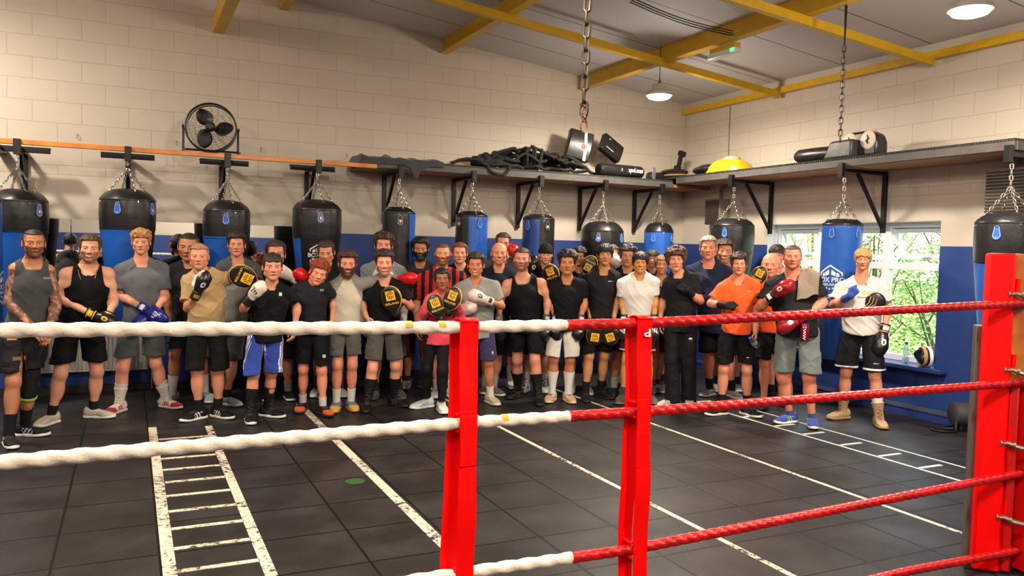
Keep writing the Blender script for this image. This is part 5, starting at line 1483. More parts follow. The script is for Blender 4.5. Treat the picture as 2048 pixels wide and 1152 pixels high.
def person(label, head, sh, feet=None, base=None, arms=(None, None), tone=(214, 160, 128), hair=('short', (70, 46, 32)), shirt=None, legs=None, socks=None, shoes=None,
           g=1.0, belly=0.0, opt=None, beard=None, knees=(None, None), brow=None, tattoo=(), ht=None, headdy=-.04, extra=None, hipx=None, hiny=None, lean=0.0, group=None, tone2=None):
    _pid[0] += 1; seed = _pid[0]*7+1
    rs = np.random.RandomState(seed)
    opt = dict(opt or {})
    # ---- floor position
    if feet is not None:
        fw = [at(f[0], f[1], Z=0) for f in feet]
        B = (fw[0]+fw[1])/2
    else:
        B = at(base[0], base[1], Z=0)
    rad = Vector((B.x, B.y, 0)).normalized(); Xd = Vector((rad.y, -rad.x, 0))
    rz = math.atan2(Xd.y, Xd.x)
    root = thing('person', (B.x, B.y, 0), label, 'person', group, rz)
    Minv = Matrix.Rotation(-rz, 4, 'Z') @ Matrix.Translation((-B.x, -B.y, 0))
    def L(px, py, dy=0.0):
        d = ray(px, py); t = ((B-CAM).dot(rad)+dy)/d.dot(rad)
        p = Minv @ (CAM+d*t)
        return np.array(p)
    # ---- joints
    hx, htop, hchin = head[:3]; hy_, hp_, hr_ = (list(head[3:])+[0, 0, 0])[:3]
    pt = L(hx, htop, headdy); pc = L(hx, hchin, headdy)
    tt = HAIR[hair[0]][0] if hair else .0
    s = (pt[2]-pc[2])/(.23+.85*tt)
    Ht = pt[2]; k = max(.8, min(1.08, Ht/1.76))
    HM = Matrix.Rotation(math.radians(hr_), 4, 'Y') @ Matrix.Rotation(math.radians(hy_), 4, 'Z') @ Matrix.Rotation(math.radians(hp_), 4, 'X')
    hc = Vector(pc)+Vector((0, 0, .115*s)); 
    HM = Matrix.Translation(hc) @ HM
    HW = opt.get('wide', 1.075)
    HRi = np.array(HM.to_3x3()) @ np.diag([1/HW, 1, 1]); HM = HM @ Matrix.Diagonal((HW, 1, 1, 1))
    HR = np.array(HM.to_3x3()); hcn = np.array(hc)
    SL = L(*sh[0]); SR = L(*sh[1])
    gi = g
    SL = SL+np.array([.066*k*gi**.5, .0, -.044*k]); SR = SR+np.array([-.066*k*gi**.5, .0, -.044*k])
    SC = (SL+SR)/2; w = abs(SR[0]-SL[0])/2
    if feet is not None: fl = [np.array(Minv @ q) for q in fw]
    else:
        fl = [np.array([-.11*k, 0, 0]), np.array([.11*k, 0, 0])]
    ang = [math.radians(f[2]) if (feet is not None and len(f) > 2) else q for f, q in zip(feet or (0, 0), (-.25, .25))]
    hipz = .515*Ht if hiny is None else L(hx, hiny)[2]
    cx = .45*SC[0]+.55*(fl[0][0]+fl[1][0])/2 if hipx is None else L(hipx, 600)[0]
    hyy = (fl[0][1]+fl[1][1])/2
    HL = np.array([cx-.078*k*g**.6, .01, hipz]); HRj = np.array([cx+.078*k*g**.6, .01, hipz])
    AN, KN = [], []
    for i in range(2):
        a = ang[i]; fd = np.array([math.sin(a), -math.cos(a), 0])
        an = fl[i]-fd*.05*k+np.array([0, 0, .085])
        AN.append(an)
        h = (HL, HRj)[i]
        q = (.285*Ht-an[2])/(h[2]-an[2]); kn = an+(h-an)*q+np.array([0, -.025, 0])+fd*np.array([.02, .02, 0])
        if knees[i] is not None: kn[0] = L(knees[i][0], knees[i][1])[0]; kn[2] = L(knees[i][0], knees[i][1])[2]
        KN.append(kn)
    # ---- torso shapes shared by body and shirt
    up = np.array([0, 0, 1.0])
    HC = (HL+HRj)/2
    def torso(F, o=0.0, kk=.035, full=True):
        ch = SC-up*.13*k; 
        F.ell(SC+np.array([0, .012, -.15*k]), (w*.85+.012*k+o, (.112*g+o)*k, .205*k+o), kk)
        F.cone(SC+np.array([-w*.55, -.012, -.115*k]), SC+np.array([w*.55, -.012, -.115*k]), (.088*g+o)*k, None, kk, .95)
        F.cone(SC+np.array([-w*.75, .015, -.01*k]), SC+np.array([w*.75, .015, -.01*k]), .048*k*g**.6+o, None, kk)
        mid = SC*.42+HC*.58
        F.ell(mid+np.array([0, .005, .01]), (min(w*.84, .152*k)*g**.7+o, (.108*g+o)*k, .19*k+o), kk)
        if belly: F.ell(mid+np.array([0, -.05-.05*belly, -.03]), (.13*k*g+o, .09*k+.05*belly+o, .15*k+o), kk)
        F.ell(HC+np.array([0, .012, .045*k]), (.138*k*g**.75+o, .106*k*g+o, .125*k+o), kk)
        nb = SC+np.array([0, .02, .074*k])
        nb = np.array([.5*(nb[0]+hcn[0]), nb[1], nb[2]])
        for S in (SL, SR):
            F.cone(nb+np.array([0, .01, .012]), S+up*.008, .050*k+o, .045*k*g**.5+o, .04)
        return nb
    armj = []
    for i in range(2):
        S = (SL, SR)[i]; sg = (-1, 1)[i]; A = arms[i]
        if A is None:
            E = S+np.array([sg*.05, .02, -.29*k]); Wp = E+np.array([-sg*.01, -.05, -.25*k]); end = ('hand',)
        else:
            E = L(*A[0]); Wp = L(*A[1]); end = A[2] if len(A) > 2 else ('hand',)
        armj.append((S, E, Wp, end))
    ag = .55+.45*g
    F = Field()
    nb = torso(F)
    fine = [[], [], []]
    rH = .13*s
    fine[0].append((hcn[0]-.088*s, hcn[0]+.088*s, .0042*s)); fine[1].append((hcn[1]-.112*s, hcn[1]+.06*s, .0044*s)); fine[2].append((hcn[2]-.125*s, hcn[2]+.11*s, .0042*s))
    hb = hcn+HR @ np.array([0, .025, -.055])*s
    F.cone(nb+np.array([0, .012, -.02]), hb, .064*k*g**.7, .056*k*g**.6, .03, .98)
    # arms
    for i, (S, E, Wp, end) in enumerate(armj):
        sg = (-1, 1)[i]
        F.ell(S+np.array([sg*.004, 0, .0]), (.060*k*ag, .062*k*ag, .066*k*ag), .03)
        F.cone(S, E, .053*k*ag, .041*k*ag, .02); F.ell(S+(E-S)*.45+np.array([sg*.004, -.006, 0]), .049*k*ag, .03)
        F.cone(E, Wp, .041*k*ag, .028*k, .015); F.ell(E+(Wp-E)*.24, .044*k*ag, .03)
    # legs
    for i in range(2):
        H = (HL, HRj)[i]; K = KN[i]; A = AN[i]
        F.cone(H, K, .084*k*g**.75, .055*k*g**.5, .035); F.ell(K, (.053*k*g**.5, .054*k*g**.5, .065*k), .025); F.ell(K+np.array([0, -.022, .004]), (.030, .034*k, .040), .025)
        F.cone(K, A, .049*k*g**.5, .032*k, .02); F.ell(K+(A-K)*.32+np.array([0, .018, 0]), (.056*k*g**.6, .056*k*g**.6, .125*k), .03)
        fd = np.array([math.sin(ang[i]), -math.cos(ang[i]), 0])
        F.cone(A+np.array([0, 0, -.035]), fl[i]+fd*.05+np.array([0, 0, .036]), .029, .020, .015)
    # hands
    wraps = []
    for i, (S, E, Wp, end) in enumerate(armj):
        sg = (-1, 1)[i]; d = Wp-E; d = d/np.linalg.norm(d)
        kind = end[0]
        if kind in ('hand', 'fist', 'wrap'):
            dd = np.array(end[1]) if len(end) > 1 and end[1] is not None else d
            back = np.array(end[2]) if len(end) > 2 and end[2] is not None else (np.array([sg, -.3, 0]) if kind == 'hand' else np.array([0, -1., .3]))
            curl = end[3] if len(end) > 3 else (.28 if kind == 'hand' else 1.0)
            hs = s*(1.22 if kind == 'wrap' else 1.0)
            hand(F, Wp, dd, back, end[4] if len(end) > 4 else -sg*1, curl, hs)
            c = Wp+dd/np.linalg.norm(dd)*.09*hs
            for q in range(3): fine[q].append((c[q]-.085, c[q]+.085, .0062))
            if kind == 'wrap': wraps.append((Wp, E, dd, back, curl, hs, end, sg))
    V = head_volume(opt)
    def headf(X, Y, Z):
        x = X-hcn[0]; y = Y-hcn[1]; z = Z-hcn[2]
        return sample_head(V, (HRi[0, 0]*x+HRi[1, 0]*y+HRi[2, 0]*z)/s, (HRi[0, 1]*x+HRi[1, 1]*y+HRi[2, 1]*z)/s, (HRi[0, 2]*x+HRi[1, 2]*y+HRi[2, 2]*z)/s)*s
    F.ops.append((headf, hcn-.155*s, hcn+.15*s, .016, 'u')); F._bb(hcn-.13*s, hcn+.13*s, 'u')
    P, Q = F.mesh('body', .0125, fine)
    # ---- skin colours (the person's own colouring)
    base_c = np.array(lin(tone)[:3])*np.array([1.0, .90, .82]); C4 = np.ones((len(P), 4)); C4[:, :3] = base_c
    hp = (P-hcn) @ HRi / s     # head frame
    inh = (np.abs(hp[:, 2]) < .16) & (np.abs(hp[:, 0]) < .11)
    fr = inh & (hp[:, 1] < -.02)
    def mixc(mask, col, a):
        C4[:, :3] = C4[:, :3]*(1-(mask*a)[:, None])+np.array(col)[None, :]*(mask*a)[:, None]
    red = base_c*np.array([1.05, .62, .58])
    blob_ = lambda x, y, z, r: np.clip(1-((np.abs(hp[:, 0])-x)**2+(hp[:, 1]-y)**2+(hp[:, 2]-z)**2)/r**2, 0, 1)*inh
    mixc(blob_(.042, -.06, -.025, .032), red, .45); mixc(blob_(0, -.10, -.03, .02), red, .4); mixc(blob_(.08, .018, -.006, .035), red, .35)
    bc = np.array(lin(brow or (hair[1] if hair and hair[0] != 'rim' else (90, 74, 62)))[:3])*.8
    st = opt.get('stubble', 0)
    if st:
        nz = .6+.8*vnoise(P[:, 0]*160, P[:, 1]*160, P[:, 2]*160)
        jawm = np.clip((-.030-hp[:, 2]-.25*np.clip(hp[:, 1]+.06, 0, 1)+.012*np.clip((np.abs(hp[:, 0])-.02)/.02, 0, 1))/.014, 0, 1)*(hp[:, 1] < .03)*(hp[:, 2] > -.135)*inh
        jawm = jawm*(1-np.clip(1-(np.abs(hp[:, 0])/.020)**2-((hp[:, 2]+.062)/.012)**2, 0, 1))
        mixc(jawm, bc, np.clip(st*nz, 0, .95))
    if hair and hair[0] in ('buzz', 'rim', 'crop'):
        cap = inh & (hp[:, 2] > .045) & ((hp[:, 1] > -.045) | (hp[:, 2] > .07))
        if hair[0] != 'rim': mixc(cap.astype(float), bc, .6)
    ar = .0205-.004*np.clip((np.abs(hp[:, 0])-.03)/.018, -1, 1)**2+.003*0
    mixc((np.clip(1-np.abs(hp[:, 2]-ar)/.0055, 0, 1)**.5*(np.abs(hp[:, 0]) > .010)*(np.abs(hp[:, 0]) < .047)*fr), bc, opt.get('brow', .85))
    lip = fr & (hp[:, 1] < -.062) & ((hp[:, 0]/.023)**2+((hp[:, 2]+.0632)/.0095)**2 < 1)
    mixc(lip.astype(float), base_c*np.array([.86, .46, .44]), .7)
    slit = fr & (hp[:, 1] < -.06) & (np.abs(hp[:, 2]+.0633+(.10*hp[:, 0]**2*-60*.1 if opt.get('smile') else 0)) < .0024) & (np.abs(hp[:, 0]) < .020)
    if opt.get('smile'):
        mixc((fr & (hp[:, 1] < -.055) & ((hp[:, 0]/.017)**2+((hp[:, 2]+.0632)/.0042)**2 < 1)).astype(float), lin((222, 210, 196))[:3], .9)
    else: mixc(slit.astype(float), base_c*np.array([.35, .18, .16]), .8)
    lid = fr & (np.abs(np.abs(hp[:, 0])-.0315) < .0155) & (np.abs(hp[:, 2]-.0045) < .0035) & (hp[:, 1] < -.06)
    mixc(lid.astype(float), base_c*np.array([.4, .3, .28]), .6)
    # knees, elbows a little redder
    for K in KN: mixc(np.clip(1-np.linalg.norm(P-K-np.array([0, -.04, 0]), axis=1)/.06, 0, 1), base_c*np.array([.95, .70, .66]), .6)
    for i in tattoo:
        S, E, Wp, _ = armj[i]
        def segd(a, b): ab = b-a; t = np.clip(((P-a) @ ab)/(ab @ ab), 0, 1); return np.linalg.norm(P-a-t[:, None]*ab, axis=1)
        m = (np.minimum(segd(S, E), segd(E, Wp)) < .075*k) & (P[:, 2] < S[2]+.02) & (np.linalg.norm(P-Wp, axis=1) > .03)
        n = vnoise(P[:, 0]*42, P[:, 1]*42, P[:, 2]*34)*.6+.5*vnoise(P[:, 0]*90+3, P[:, 1]*90, P[:, 2]*80)
        mixc(m*np.clip((n-.44)/.10, 0, 1), lin((70, 58, 54))[:3], .8)
    if opt.get('closed'):
        lash = fr & (np.abs(np.abs(hp[:, 0])-.0315) < .014) & (np.abs(hp[:, 2]+.004+((np.abs(hp[:, 0])-.0315)/.014)**2*-.003) < .0022) & (hp[:, 1] < -.06)
        mixc(lash.astype(float), base_c*np.array([.3, .22, .18]), .8)
    body = np_obj('body', (P, Q), M_SKIN, root, C4)
    # ---- eyes
    if not opt.get('closed'):
        em, im = eye_meshes()
        for q in (-1, 1):
            e = bpy.data.objects.new('eye', em); link(e, root)
            e.matrix_local = HM @ Matrix.Translation(Vector((q*.0315, -.0690, 0))*s) @ Matrix.Scale(s, 4)
            ir = bpy.data.objects.new('iris', im); link(ir, e)
    if opt.get('smile'):
        tm = MB(); 
        for i in range(9):
            x = -.016+.004*i
            tm.box((x-.0018, -.0855+.35*abs(x)*.5, -.0675), (x+.0018, -.080+.35*abs(x)*.5, -.0592))
        t = obj('teeth', tm, M_TEETH, root); t.matrix_local = HM @ Matrix.Scale(s, 4)
    # ---- hair
    if hair: make_hair(hair[0], hair[1], HM if False else Matrix.Translation(hc) @ HM.to_3x3().to_4x4(), root, s, seed)
    if opt.get('beanie'):
        G = Field(); G.ell((0, .012, .040), (.087, .106, .094), .02); G.ell((0, .02, .10), (.06, .07, .055), .05)
        G.fn(lambda X, Y, Z: (.024-.10*np.clip(Y, -.1, .1)*.4)-Z+0*X, .01); G.fn(lambda X, Y, Z: .002*np.sin(np.arctan2(Y, X)*60)+0*Z, op='d')
        p, q = G.mesh('b', .006); 
        bo = np_obj('beanie', (np.asarray(HR @ (p*s).T).T+hcn, q), cloth((30, 29, 31)), root)
        decal('turn_up', (np.asarray(HR @ (p*s).T).T+hcn, q), lambda c, n: (((c-hcn) @ HRi/s)[:, 2] < .062), cloth((34, 33, 35)), bo, .006)
    if beard is not None:
        G = Field(); hf = lambda X, Y, Z: sample_head(V, X+0*Y+0*Z, Y+0*X+0*Z, Z+0*X+0*Y)
        lo_, hi_ = np.array([-.09, -.13, -.145]), np.array([.09, .05, .02])
        ox = rs.rand(3)*9
        G.lo, G.hi = lo_, hi_
        th = beard[1]
        G.ops.append((lambda X, Y, Z: hf(X, Y, Z)-.5-th*(.2+.8*vnoise(X*70+ox[0], Y*70+ox[1], Z*45+ox[2]))-th*.9*np.clip((-Z-.08)/.03, 0, 1), None, None, 0, 'd'))
        G.fn(lambda X, Y, Z: Z+.034-.016*np.clip((np.abs(X)-.03)/.02, 0, 1)-.25*np.clip(Y+.045, 0, .2)+.35*np.clip(.0-Y-.07, 0, .05)+.004*np.sin(X*200), .006, 'i')
        G.fn(lambda X, Y, Z: Y-.012+0*X+0*Z, .006, 'i')
        G.ell((0, -.1, -.0645), (.023, .04, .0095), .004, op='s'); G.ell((0, -.10, -.028), (.016, .03, .014), .004, op='s')
        p, q = G.mesh('beard', .0045, pad=0)
        if len(q): np_obj('beard', (np.asarray(HR @ (p*s).T).T+hcn, q), hair_mat(beard[0]), root)
    # ---- shirt
    sd = rs.rand(8)*6.28
    def folds(a):
        wv = [(9, 5, 31), (-14, 8, 26), (22, 10, -19), (-7, 15, 47), (37, 5, 11)]
        def fd_(X, Y, Z):
            b = sum(np.sin(kx*X+ky*Y+kz*Z+sd[i]) for i, (kx, ky, kz) in enumerate(wv))*.30
            q = X*.8+Z*.6
            n = vnoise(X*9+sd[0]*3+1.5*np.sin(Z*7+sd[3]), Y*7+sd[1]*3+0*Z, Z*8+sd[2]*3+X*5)
            r = np.clip(1-np.abs(n-.5)*5.5, 0, 1)
            return a*(b-1.5*r*r)
        return fd_
    if shirt:
        col = shirt['c']; ty = shirt.get('t', 'tee'); hemz = L(hx, shirt['hem'])[2] if 'hem' in shirt else hipz-.03
        lo = shirt.get('loose', 1.0)
        o = .013+.007*lo
        G = Field(); torso(G, o, .03)
        wl = (.138 if ty in ('tee', 'long') else .126)*k*g**.75+.016+.006*lo
        G.cone(SC*.7+HC*.3, np.array([HC[0], .008, hemz-.05]), min(wl*.98, w*1.02+.03), wl, .03, (.114*k*g+.028)/wl+.1*belly)
        if belly: G.cone(SC*.4+HC*.6+np.array([0, -.045*belly-.03, 0]), np.array([HC[0], -.03-.03*belly, hemz-.02]), .13*k*g, .13*k*g, .05, .8)
        slv = []
        if ty in ('tee', 'long'):
            for i, (S, E, Wp, end) in enumerate(armj):
                fr_ = shirt.get('sl', .72) if ty == 'tee' else 1.0
                e = S+(E-S)*fr_; dv = (E-S)/np.linalg.norm(E-S)
                T = Field()
                T.ell(S+np.array([(-1, 1)[i]*.004, 0, 0]), .060*k*ag+.008, .03)
                T.cone(S, S+(E-S)*(fr_+.12), .054*k*ag+.010, (.050*k*ag+.014*lo+.008) if ty == 'tee' else .046*k*ag+.010, .025)
                if ty == 'long': T.cone(E, Wp, .046*k*ag+.010, .034*k+.010, .02)
                hv = head_eval(T)
                if ty == 'tee':
                    slv.append((e, dv)); ri = .050*k*ag+.014*lo-.009
                    def slf(X, Y, Z, e=e, dv=dv, hv=hv, ri=ri):
                        x = X-e[0]; y = Y-e[1]; z = Z-e[2]; t = x*dv[0]+y*dv[1]+z*dv[2]
                        rad_ = np.sqrt(np.maximum(x*x+y*y+z*z-t*t, 0))
                        d = smax(hv(X, Y, Z), t, .006)
                        return smax(d, -np.maximum(rad_-ri, -t-.025), .004)
                else: slf = hv
                G.ops.append((slf, T.lo, T.hi, .013, 'u')); G._bb(T.lo, T.hi, 'u')
        G.fn(folds(.0042*(.6+.6*lo)), op='d')
        # neck opening
        nr = {'tee': .074, 'long': .068, 'tank': .092, 'sleeveless': .074}[ty]*k*g**.5*shirt.get('neck', 1.0)
        tilt = {'tee': .35, 'long': .25, 'tank': .75, 'sleeveless': .5}[ty]
        nc = nb+np.array([0, .005, .018*k])
        vee = shirt.get('v', 0.0)
        def neck(X, Y, Z):
            z = Z-nc[2]; y = Y-nc[1]+.0; x = X-nc[0]
            dz = np.clip(-z, 0, .3)
            rx = nr*(1-.35*vee*np.clip(dz/.1, 0, 1))
            depth = {'tee': .062, 'long': .035, 'tank': .135, 'sleeveless': .075}[ty]+.06*vee
            yy = (y+.02)/1.05
            d = np.sqrt(x*x+yy*yy)-rx
            fl_ = -(z+depth*np.clip((.04-y)/.10, -.1, 1))   # inside above this slanted floor
            return smax(d, fl_, .012)
        G.fn(neck, .006, 's')
        if ty in ('tank', 'sleeveless'):
            for i, S in enumerate((SL, SR)):
                sg = (-1, 1)[i]; ins = .040 if ty == 'tank' else -.022
                def hole(X, Y, Z, S=S, sg=sg, ins=ins):
                    x = (X-S[0])*sg; z = Z-S[2]
                    return smax(-(x+ins+.012*np.clip((z+.0)/.1, -1, 1)), np.sqrt((z+.02)**2+((Y-S[1])*.8)**2)-(.115 if ins > 0 else .105)*k, .02)
                G.fn(hole, .006, 's')
            # nothing of the shirt on the arms
        hz = hemz
        G.fn(lambda X, Y, Z: hz+.006*np.sin(X*18+sd[5])+.006*np.sin(Y*23+sd[6])-Z, .006, 'i')
        ps = G.mesh('shirt', .0095, ([(nb[0]-.095, nb[0]+.095, .0052)], [(nb[1]-.14, nb[1]+.09, .0065)], [(nb[2]-.09, nb[2]+.06, .0052)]))
        nm = {'tank': 'tank_top', 'sleeveless': 'sleeveless_top', 'long': 'sweat_top', 'tee': 't_shirt'}[ty]
        so = np_obj(nm, ps, cloth(col, .8), root)
        if shirt.get('sleeve'):
            scol = shirt['sleeve']
            decal('sleeve', ps, lambda c, n: (np.abs(c[:, 0]-SC[0]) > w*.80-.35*(SC[2]-c[:, 2])*0+np.clip((SC[2]+.03-c[:, 2])*.22, -.06, .06)) & (c[:, 2] > SC[2]-.24*k) if not shirt.get('raglan') else (np.abs(c[:, 0]-SC[0]) > w*.42+(SC[2]+.05*k-c[:, 2])*.55) & (c[:, 2] > SC[2]-.3*k) & ((np.abs(c[:, 0]-SC[0]) > w*.9) | (c[:, 2] > SC[2]-.14*k)), cloth(scol, .8), so, .0012)
        if shirt.get('stripes'):
            decal('stripe', ps, lambda c, n: np.sin((c[:, 0]-SC[0])*2*PI/.085) > 0, cloth(shirt['stripes'], .8), so, .0012)
        if shirt.get('side'):
            decal('side_panel', ps, lambda c, n: (np.abs(c[:, 0]-SC[0]) > w*.95) & (c[:, 2] > SC[2]-.25*k), cloth(shirt['side'], .8), so, .0012)
        # collar ribbing and hem seams show as their own edge
        if 'trim' in shirt: decal('collar', ps, lambda c, n: (neck(c[:, 0], c[:, 1], c[:, 2]) < (.012)) & (c[:, 2] > SC[2]-.2*k), cloth(shirt['trim'], .8), so, .0015)
        if ty == 'tee' and 'trim' in shirt:
            for (e, dv) in slv:
                decal('cuff_hem', ps, lambda c, n: (np.abs((c-e) @ dv+.012) < .012) & (np.linalg.norm(c-e, axis=1) < .10), cloth(shirt.get('trim', tuple(int(v*.9) for v in col)), .8), so, .0012)
        for lg in shirt.get('logo', ()):   # (px, py, width m, height m, colour)
            p0 = L(lg[0], lg[1], -.12)
            decal('chest_print', ps, lambda c, n: (np.abs(c[:, 0]-p0[0]) < lg[2]/2) & (np.abs(c[:, 2]-p0[2]) < lg[3]/2) & (n[:, 1] < -.3), cloth(lg[4], .6), so, .0018)
        root['_top'] = 0
        del root['_top']
    # ---- legwear
    if legs:
        ty = legs.get('t', 'shorts'); lo = legs.get('loose', 1.0)
        G = Field()
        G.ell(HC+np.array([0, .012, .035*k]), (.141*k*g**.75+.009, .112*k*g+.010, .14*k), .03)
        if belly: G.ell(HC+np.array([0, -.03*belly, .05*k]), (.14*k*g, .115*k*g+.02, .10), .04)
        hems = []
        for i in range(2):
            H, K, A = (HL, HRj)[i], KN[i], AN[i]
            if ty == 'shorts':
                hemz = L(hx, legs['hem'])[2]
                q = (H[2]-hemz)/(H[2]-K[2]); e = H+(K-H)*q
                rh = .083*k*g**.6+.016*lo
                G.cone(H+np.array([0, 0, -.0]), e+(K-H)*.12, .088*k*g**.75+.004*lo, rh, .025, 1.02)
                hems.append((H, e, rh, hemz))
            elif ty == 'trousers':
                G.cone(H, K, .105*k, .078*k, .03); G.cone(K, A+np.array([0, -.0, -.045]), .078*k, .085*k, .03)
            else:
                G.cone(H, K, .096*k*g**.8, .064*k, .03); G.ell(K, (.063*k, .068*k, .08*k), .03); G.ell(K+np.array([0, -.024, .004]), (.04, .042*k, .05), .02); G.cone(K, A, .060*k, .044*k, .03); G.ell(K+(A-K)*.32+np.array([0, .018, 0]), (.066*k, .066*k, .135*k), .03)
        G.fn(folds(-0.0 if ty == 'leggings' else .0045), op='d')
        wz = hipz+.115*k
        G.fn(lambda X, Y, Z: Z-wz+0*X+0*Y, .006, 'i')
        if ty == 'shorts':
            for (H, e, rh, hz) in hems:
                G.fn(lambda X, Y, Z, e=e, rh=rh, hz=hz: np.maximum(np.maximum(np.sqrt((X-e[0])**2+((Y-e[1])/1.02)**2)-rh+.017, Z-hz-.05), -(Z-hz+.3)), .006, 's')
            hz = hems[0][3]
            G.fn(lambda X, Y, Z: hz+.008*np.sin(X*16+sd[1])+.005*np.sin(Y*22+sd[2])-Z, .005, 'i')
            mid = (hems[0][1]+hems[1][1])/2
            cr = hipz-.09*k
            G.fn(lambda X, Y, Z: np.maximum(np.abs(X-mid[0])-np.clip((cr-Z)*.09, 0, .02)-.001, Z-cr)+0*Y, .008, 's')
        elif ty == 'trousers':
            G.fn(lambda X, Y, Z: .035-Z+0*X+0*Y, .006, 'i')
        else: G.fn(lambda X, Y, Z: AN[0][2]+.02-Z+0*X+0*Y, .006, 'i')
        ps = G.mesh('legs', .0095)
        lg_o = np_obj({'shorts': 'shorts', 'trousers': 'trousers', 'leggings': 'leggings'}[ty], ps, cloth(legs['c'], .75), root)
        if legs.get('hemband'):
            decal('hem_band', ps, lambda c, n: (c[:, 2] > hz+.012) & (c[:, 2] < hz+.030), cloth(legs['hemband']), lg_o, .0015)
        if legs.get('sidestripe'):
            for q in (-1, 1):
                decal('side_stripe', ps, lambda c, n: (n[:, 0]*q > .55) & (n[:, 1] < .4) & (c[:, 2] < hipz+.08) & (np.sin(c[:, 1]*260) > -.2) & (np.abs(c[:, 1]+.035) < .055), cloth(legs['sidestripe']), lg_o, .0015)
        decal('waistband', ps, lambda c, n: (c[:, 2] > wz-.035), cloth(tuple(int(v*.85) for v in legs['c'])), lg_o, .002)
        for lg in legs.get('logo', ()):
            p0 = L(lg[0], lg[1], -.1)
            decal('small_print', ps, lambda c, n: (np.abs(c[:, 0]-p0[0]) < lg[2]/2) & (np.abs(c[:, 2]-p0[2]) < lg[3]/2) & (n[:, 1] < -.2), cloth(lg[4], .6), lg_o, .0018)
    # ---- socks and shoes
    if socks:
        for i in range(2):
            sc = socks if not isinstance(socks[0], (tuple, list)) else socks[i]
            A, K = AN[i], KN[i]; hgt = sc[3]; d = (K-A)/np.linalg.norm(K-A)
            pts = [A-d*.05+d*(hgt+.05)*q/8 for q in range(9)]
            rr = []
            for p in pts:
                t = np.clip(((p-A) @ d)/np.linalg.norm(K-A), 0, 1); rr.append(.034*k+(.050*k*g**.5-.034*k)*t+.0055+.016*k*math.exp(-((t-.68)/.25)**2))
            pts = [p+np.array([0, .012*math.exp(-((np.clip(((p-A) @ d)/np.linalg.norm(K-A), 0, 1)-.68)/.25)**2), 0]) for p in pts]
            obj('sock', MB().tube([tuple(p) for p in pts], rr, 18), cloth(sc[:3]), root)
    if shoes:
        for i in range(2):
            sc = shoes[i] if isinstance(shoes, list) else shoes
            fd = np.array([math.sin(ang[i]), -math.cos(ang[i]), 0])
            fo = foot(sc[0], root, tuple(fl[i]-fd*.05*k), ang[i], sc[1:])
            if sc[0] in ('boot', 'hiboot'):
                A, K = AN[i], KN[i]; d = (K-A)/np.linalg.norm(K-A); hb_ = .155 if sc[0] == 'boot' else .24
                pts = [A-d*.03+d*(hb_+.03)*q/8 for q in range(9)]
                rr = [.0475*k-.004*math.sin(PI*q/8)+.022*k*g**.5*max(0, (q/8)*hb_-.08)/.12 for q in range(9)]
                pts = [p+np.array([0, .010*max(0, (q/8)*hb_-.10)/.12, 0]) for q, p in enumerate(pts)]
                m2 = root.matrix_basis
                so_ = obj('boot_shaft', MB().tube([tuple(p) for p in pts], rr, 20), cloth(sc[1], .6, .12), fo)
                so_.matrix_local = fo.matrix_basis.inverted()
                if sc[3] is not None:
                    lm = MB(); side = np.cross(d, fd); side /= np.linalg.norm(side); fdp = fd-d*(fd @ d)
                    for q in range(7):
                        c0 = A+d*(.0+hb_*q/7.2)+fdp*.047*k
                        sg_ = 1 if q % 2 else -1
                        lm.tube([tuple(c0-side*.022*sg_-fdp*.006), tuple(c0+fdp*.004+d*.006), tuple(c0+side*.022*sg_+d*.014-fdp*.006)], .0035, 6)
                    lo_ = obj('laces', lm, cloth(sc[3]), fo); lo_.matrix_local = fo.matrix_basis.inverted()
    # ---- gloves, mitts, wraps
    for i, (S, E, Wp, end) in enumerate(armj):
        sg = (-1, 1)[i]
        if end[0] == 'glove':
            c = L(*end[1]); o_ = end[2]
            glove(root, Wp, c, o_.get('back', (0, -1, .2)), o_.get('side', -sg), o_['c'], o_.get('cuff', o_['c']), o_.get('logo'), o_.get('logo2'), thumbc=o_.get('thumbc'), scale=o_.get('s', 1.0)*max(.9, min(1.05, k)), stripes=o_.get('stripes', False), piping=o_.get('pipe'))
        elif end[0] == 'mitt':
            c = L(*end[1]); o_ = end[2]
            mitt(root, c, o_.get('up', (0, 0, 1)), o_.get('face', (0, -1, .1)), scale=o_.get('s', 1.0), half=o_.get('half', 1), text=o_.get('text', True))
    for (Wp, E, dd, back, curl, hs, end, sg) in wraps:
        G = Field(); hand(G, Wp, dd, back, end[4] if len(end) > 4 else -sg, curl, hs, .0028)
        d = (Wp-E)/np.linalg.norm(Wp-E)
        G.cone(Wp-d*.085*k, Wp+d*.01, .039*k, .034*k, .01)
        wc = end[5]
        np_obj('hand_wrap', G.mesh('wrap', .0062), cloth(wc), root)
    if extra: extra(root, L, dict(SL=SL, SR=SR, SC=SC, HC=HC, HM=HM, s=s, KN=KN, AN=AN, k=k, arm=armj, w=w, nb=nb))
    return root
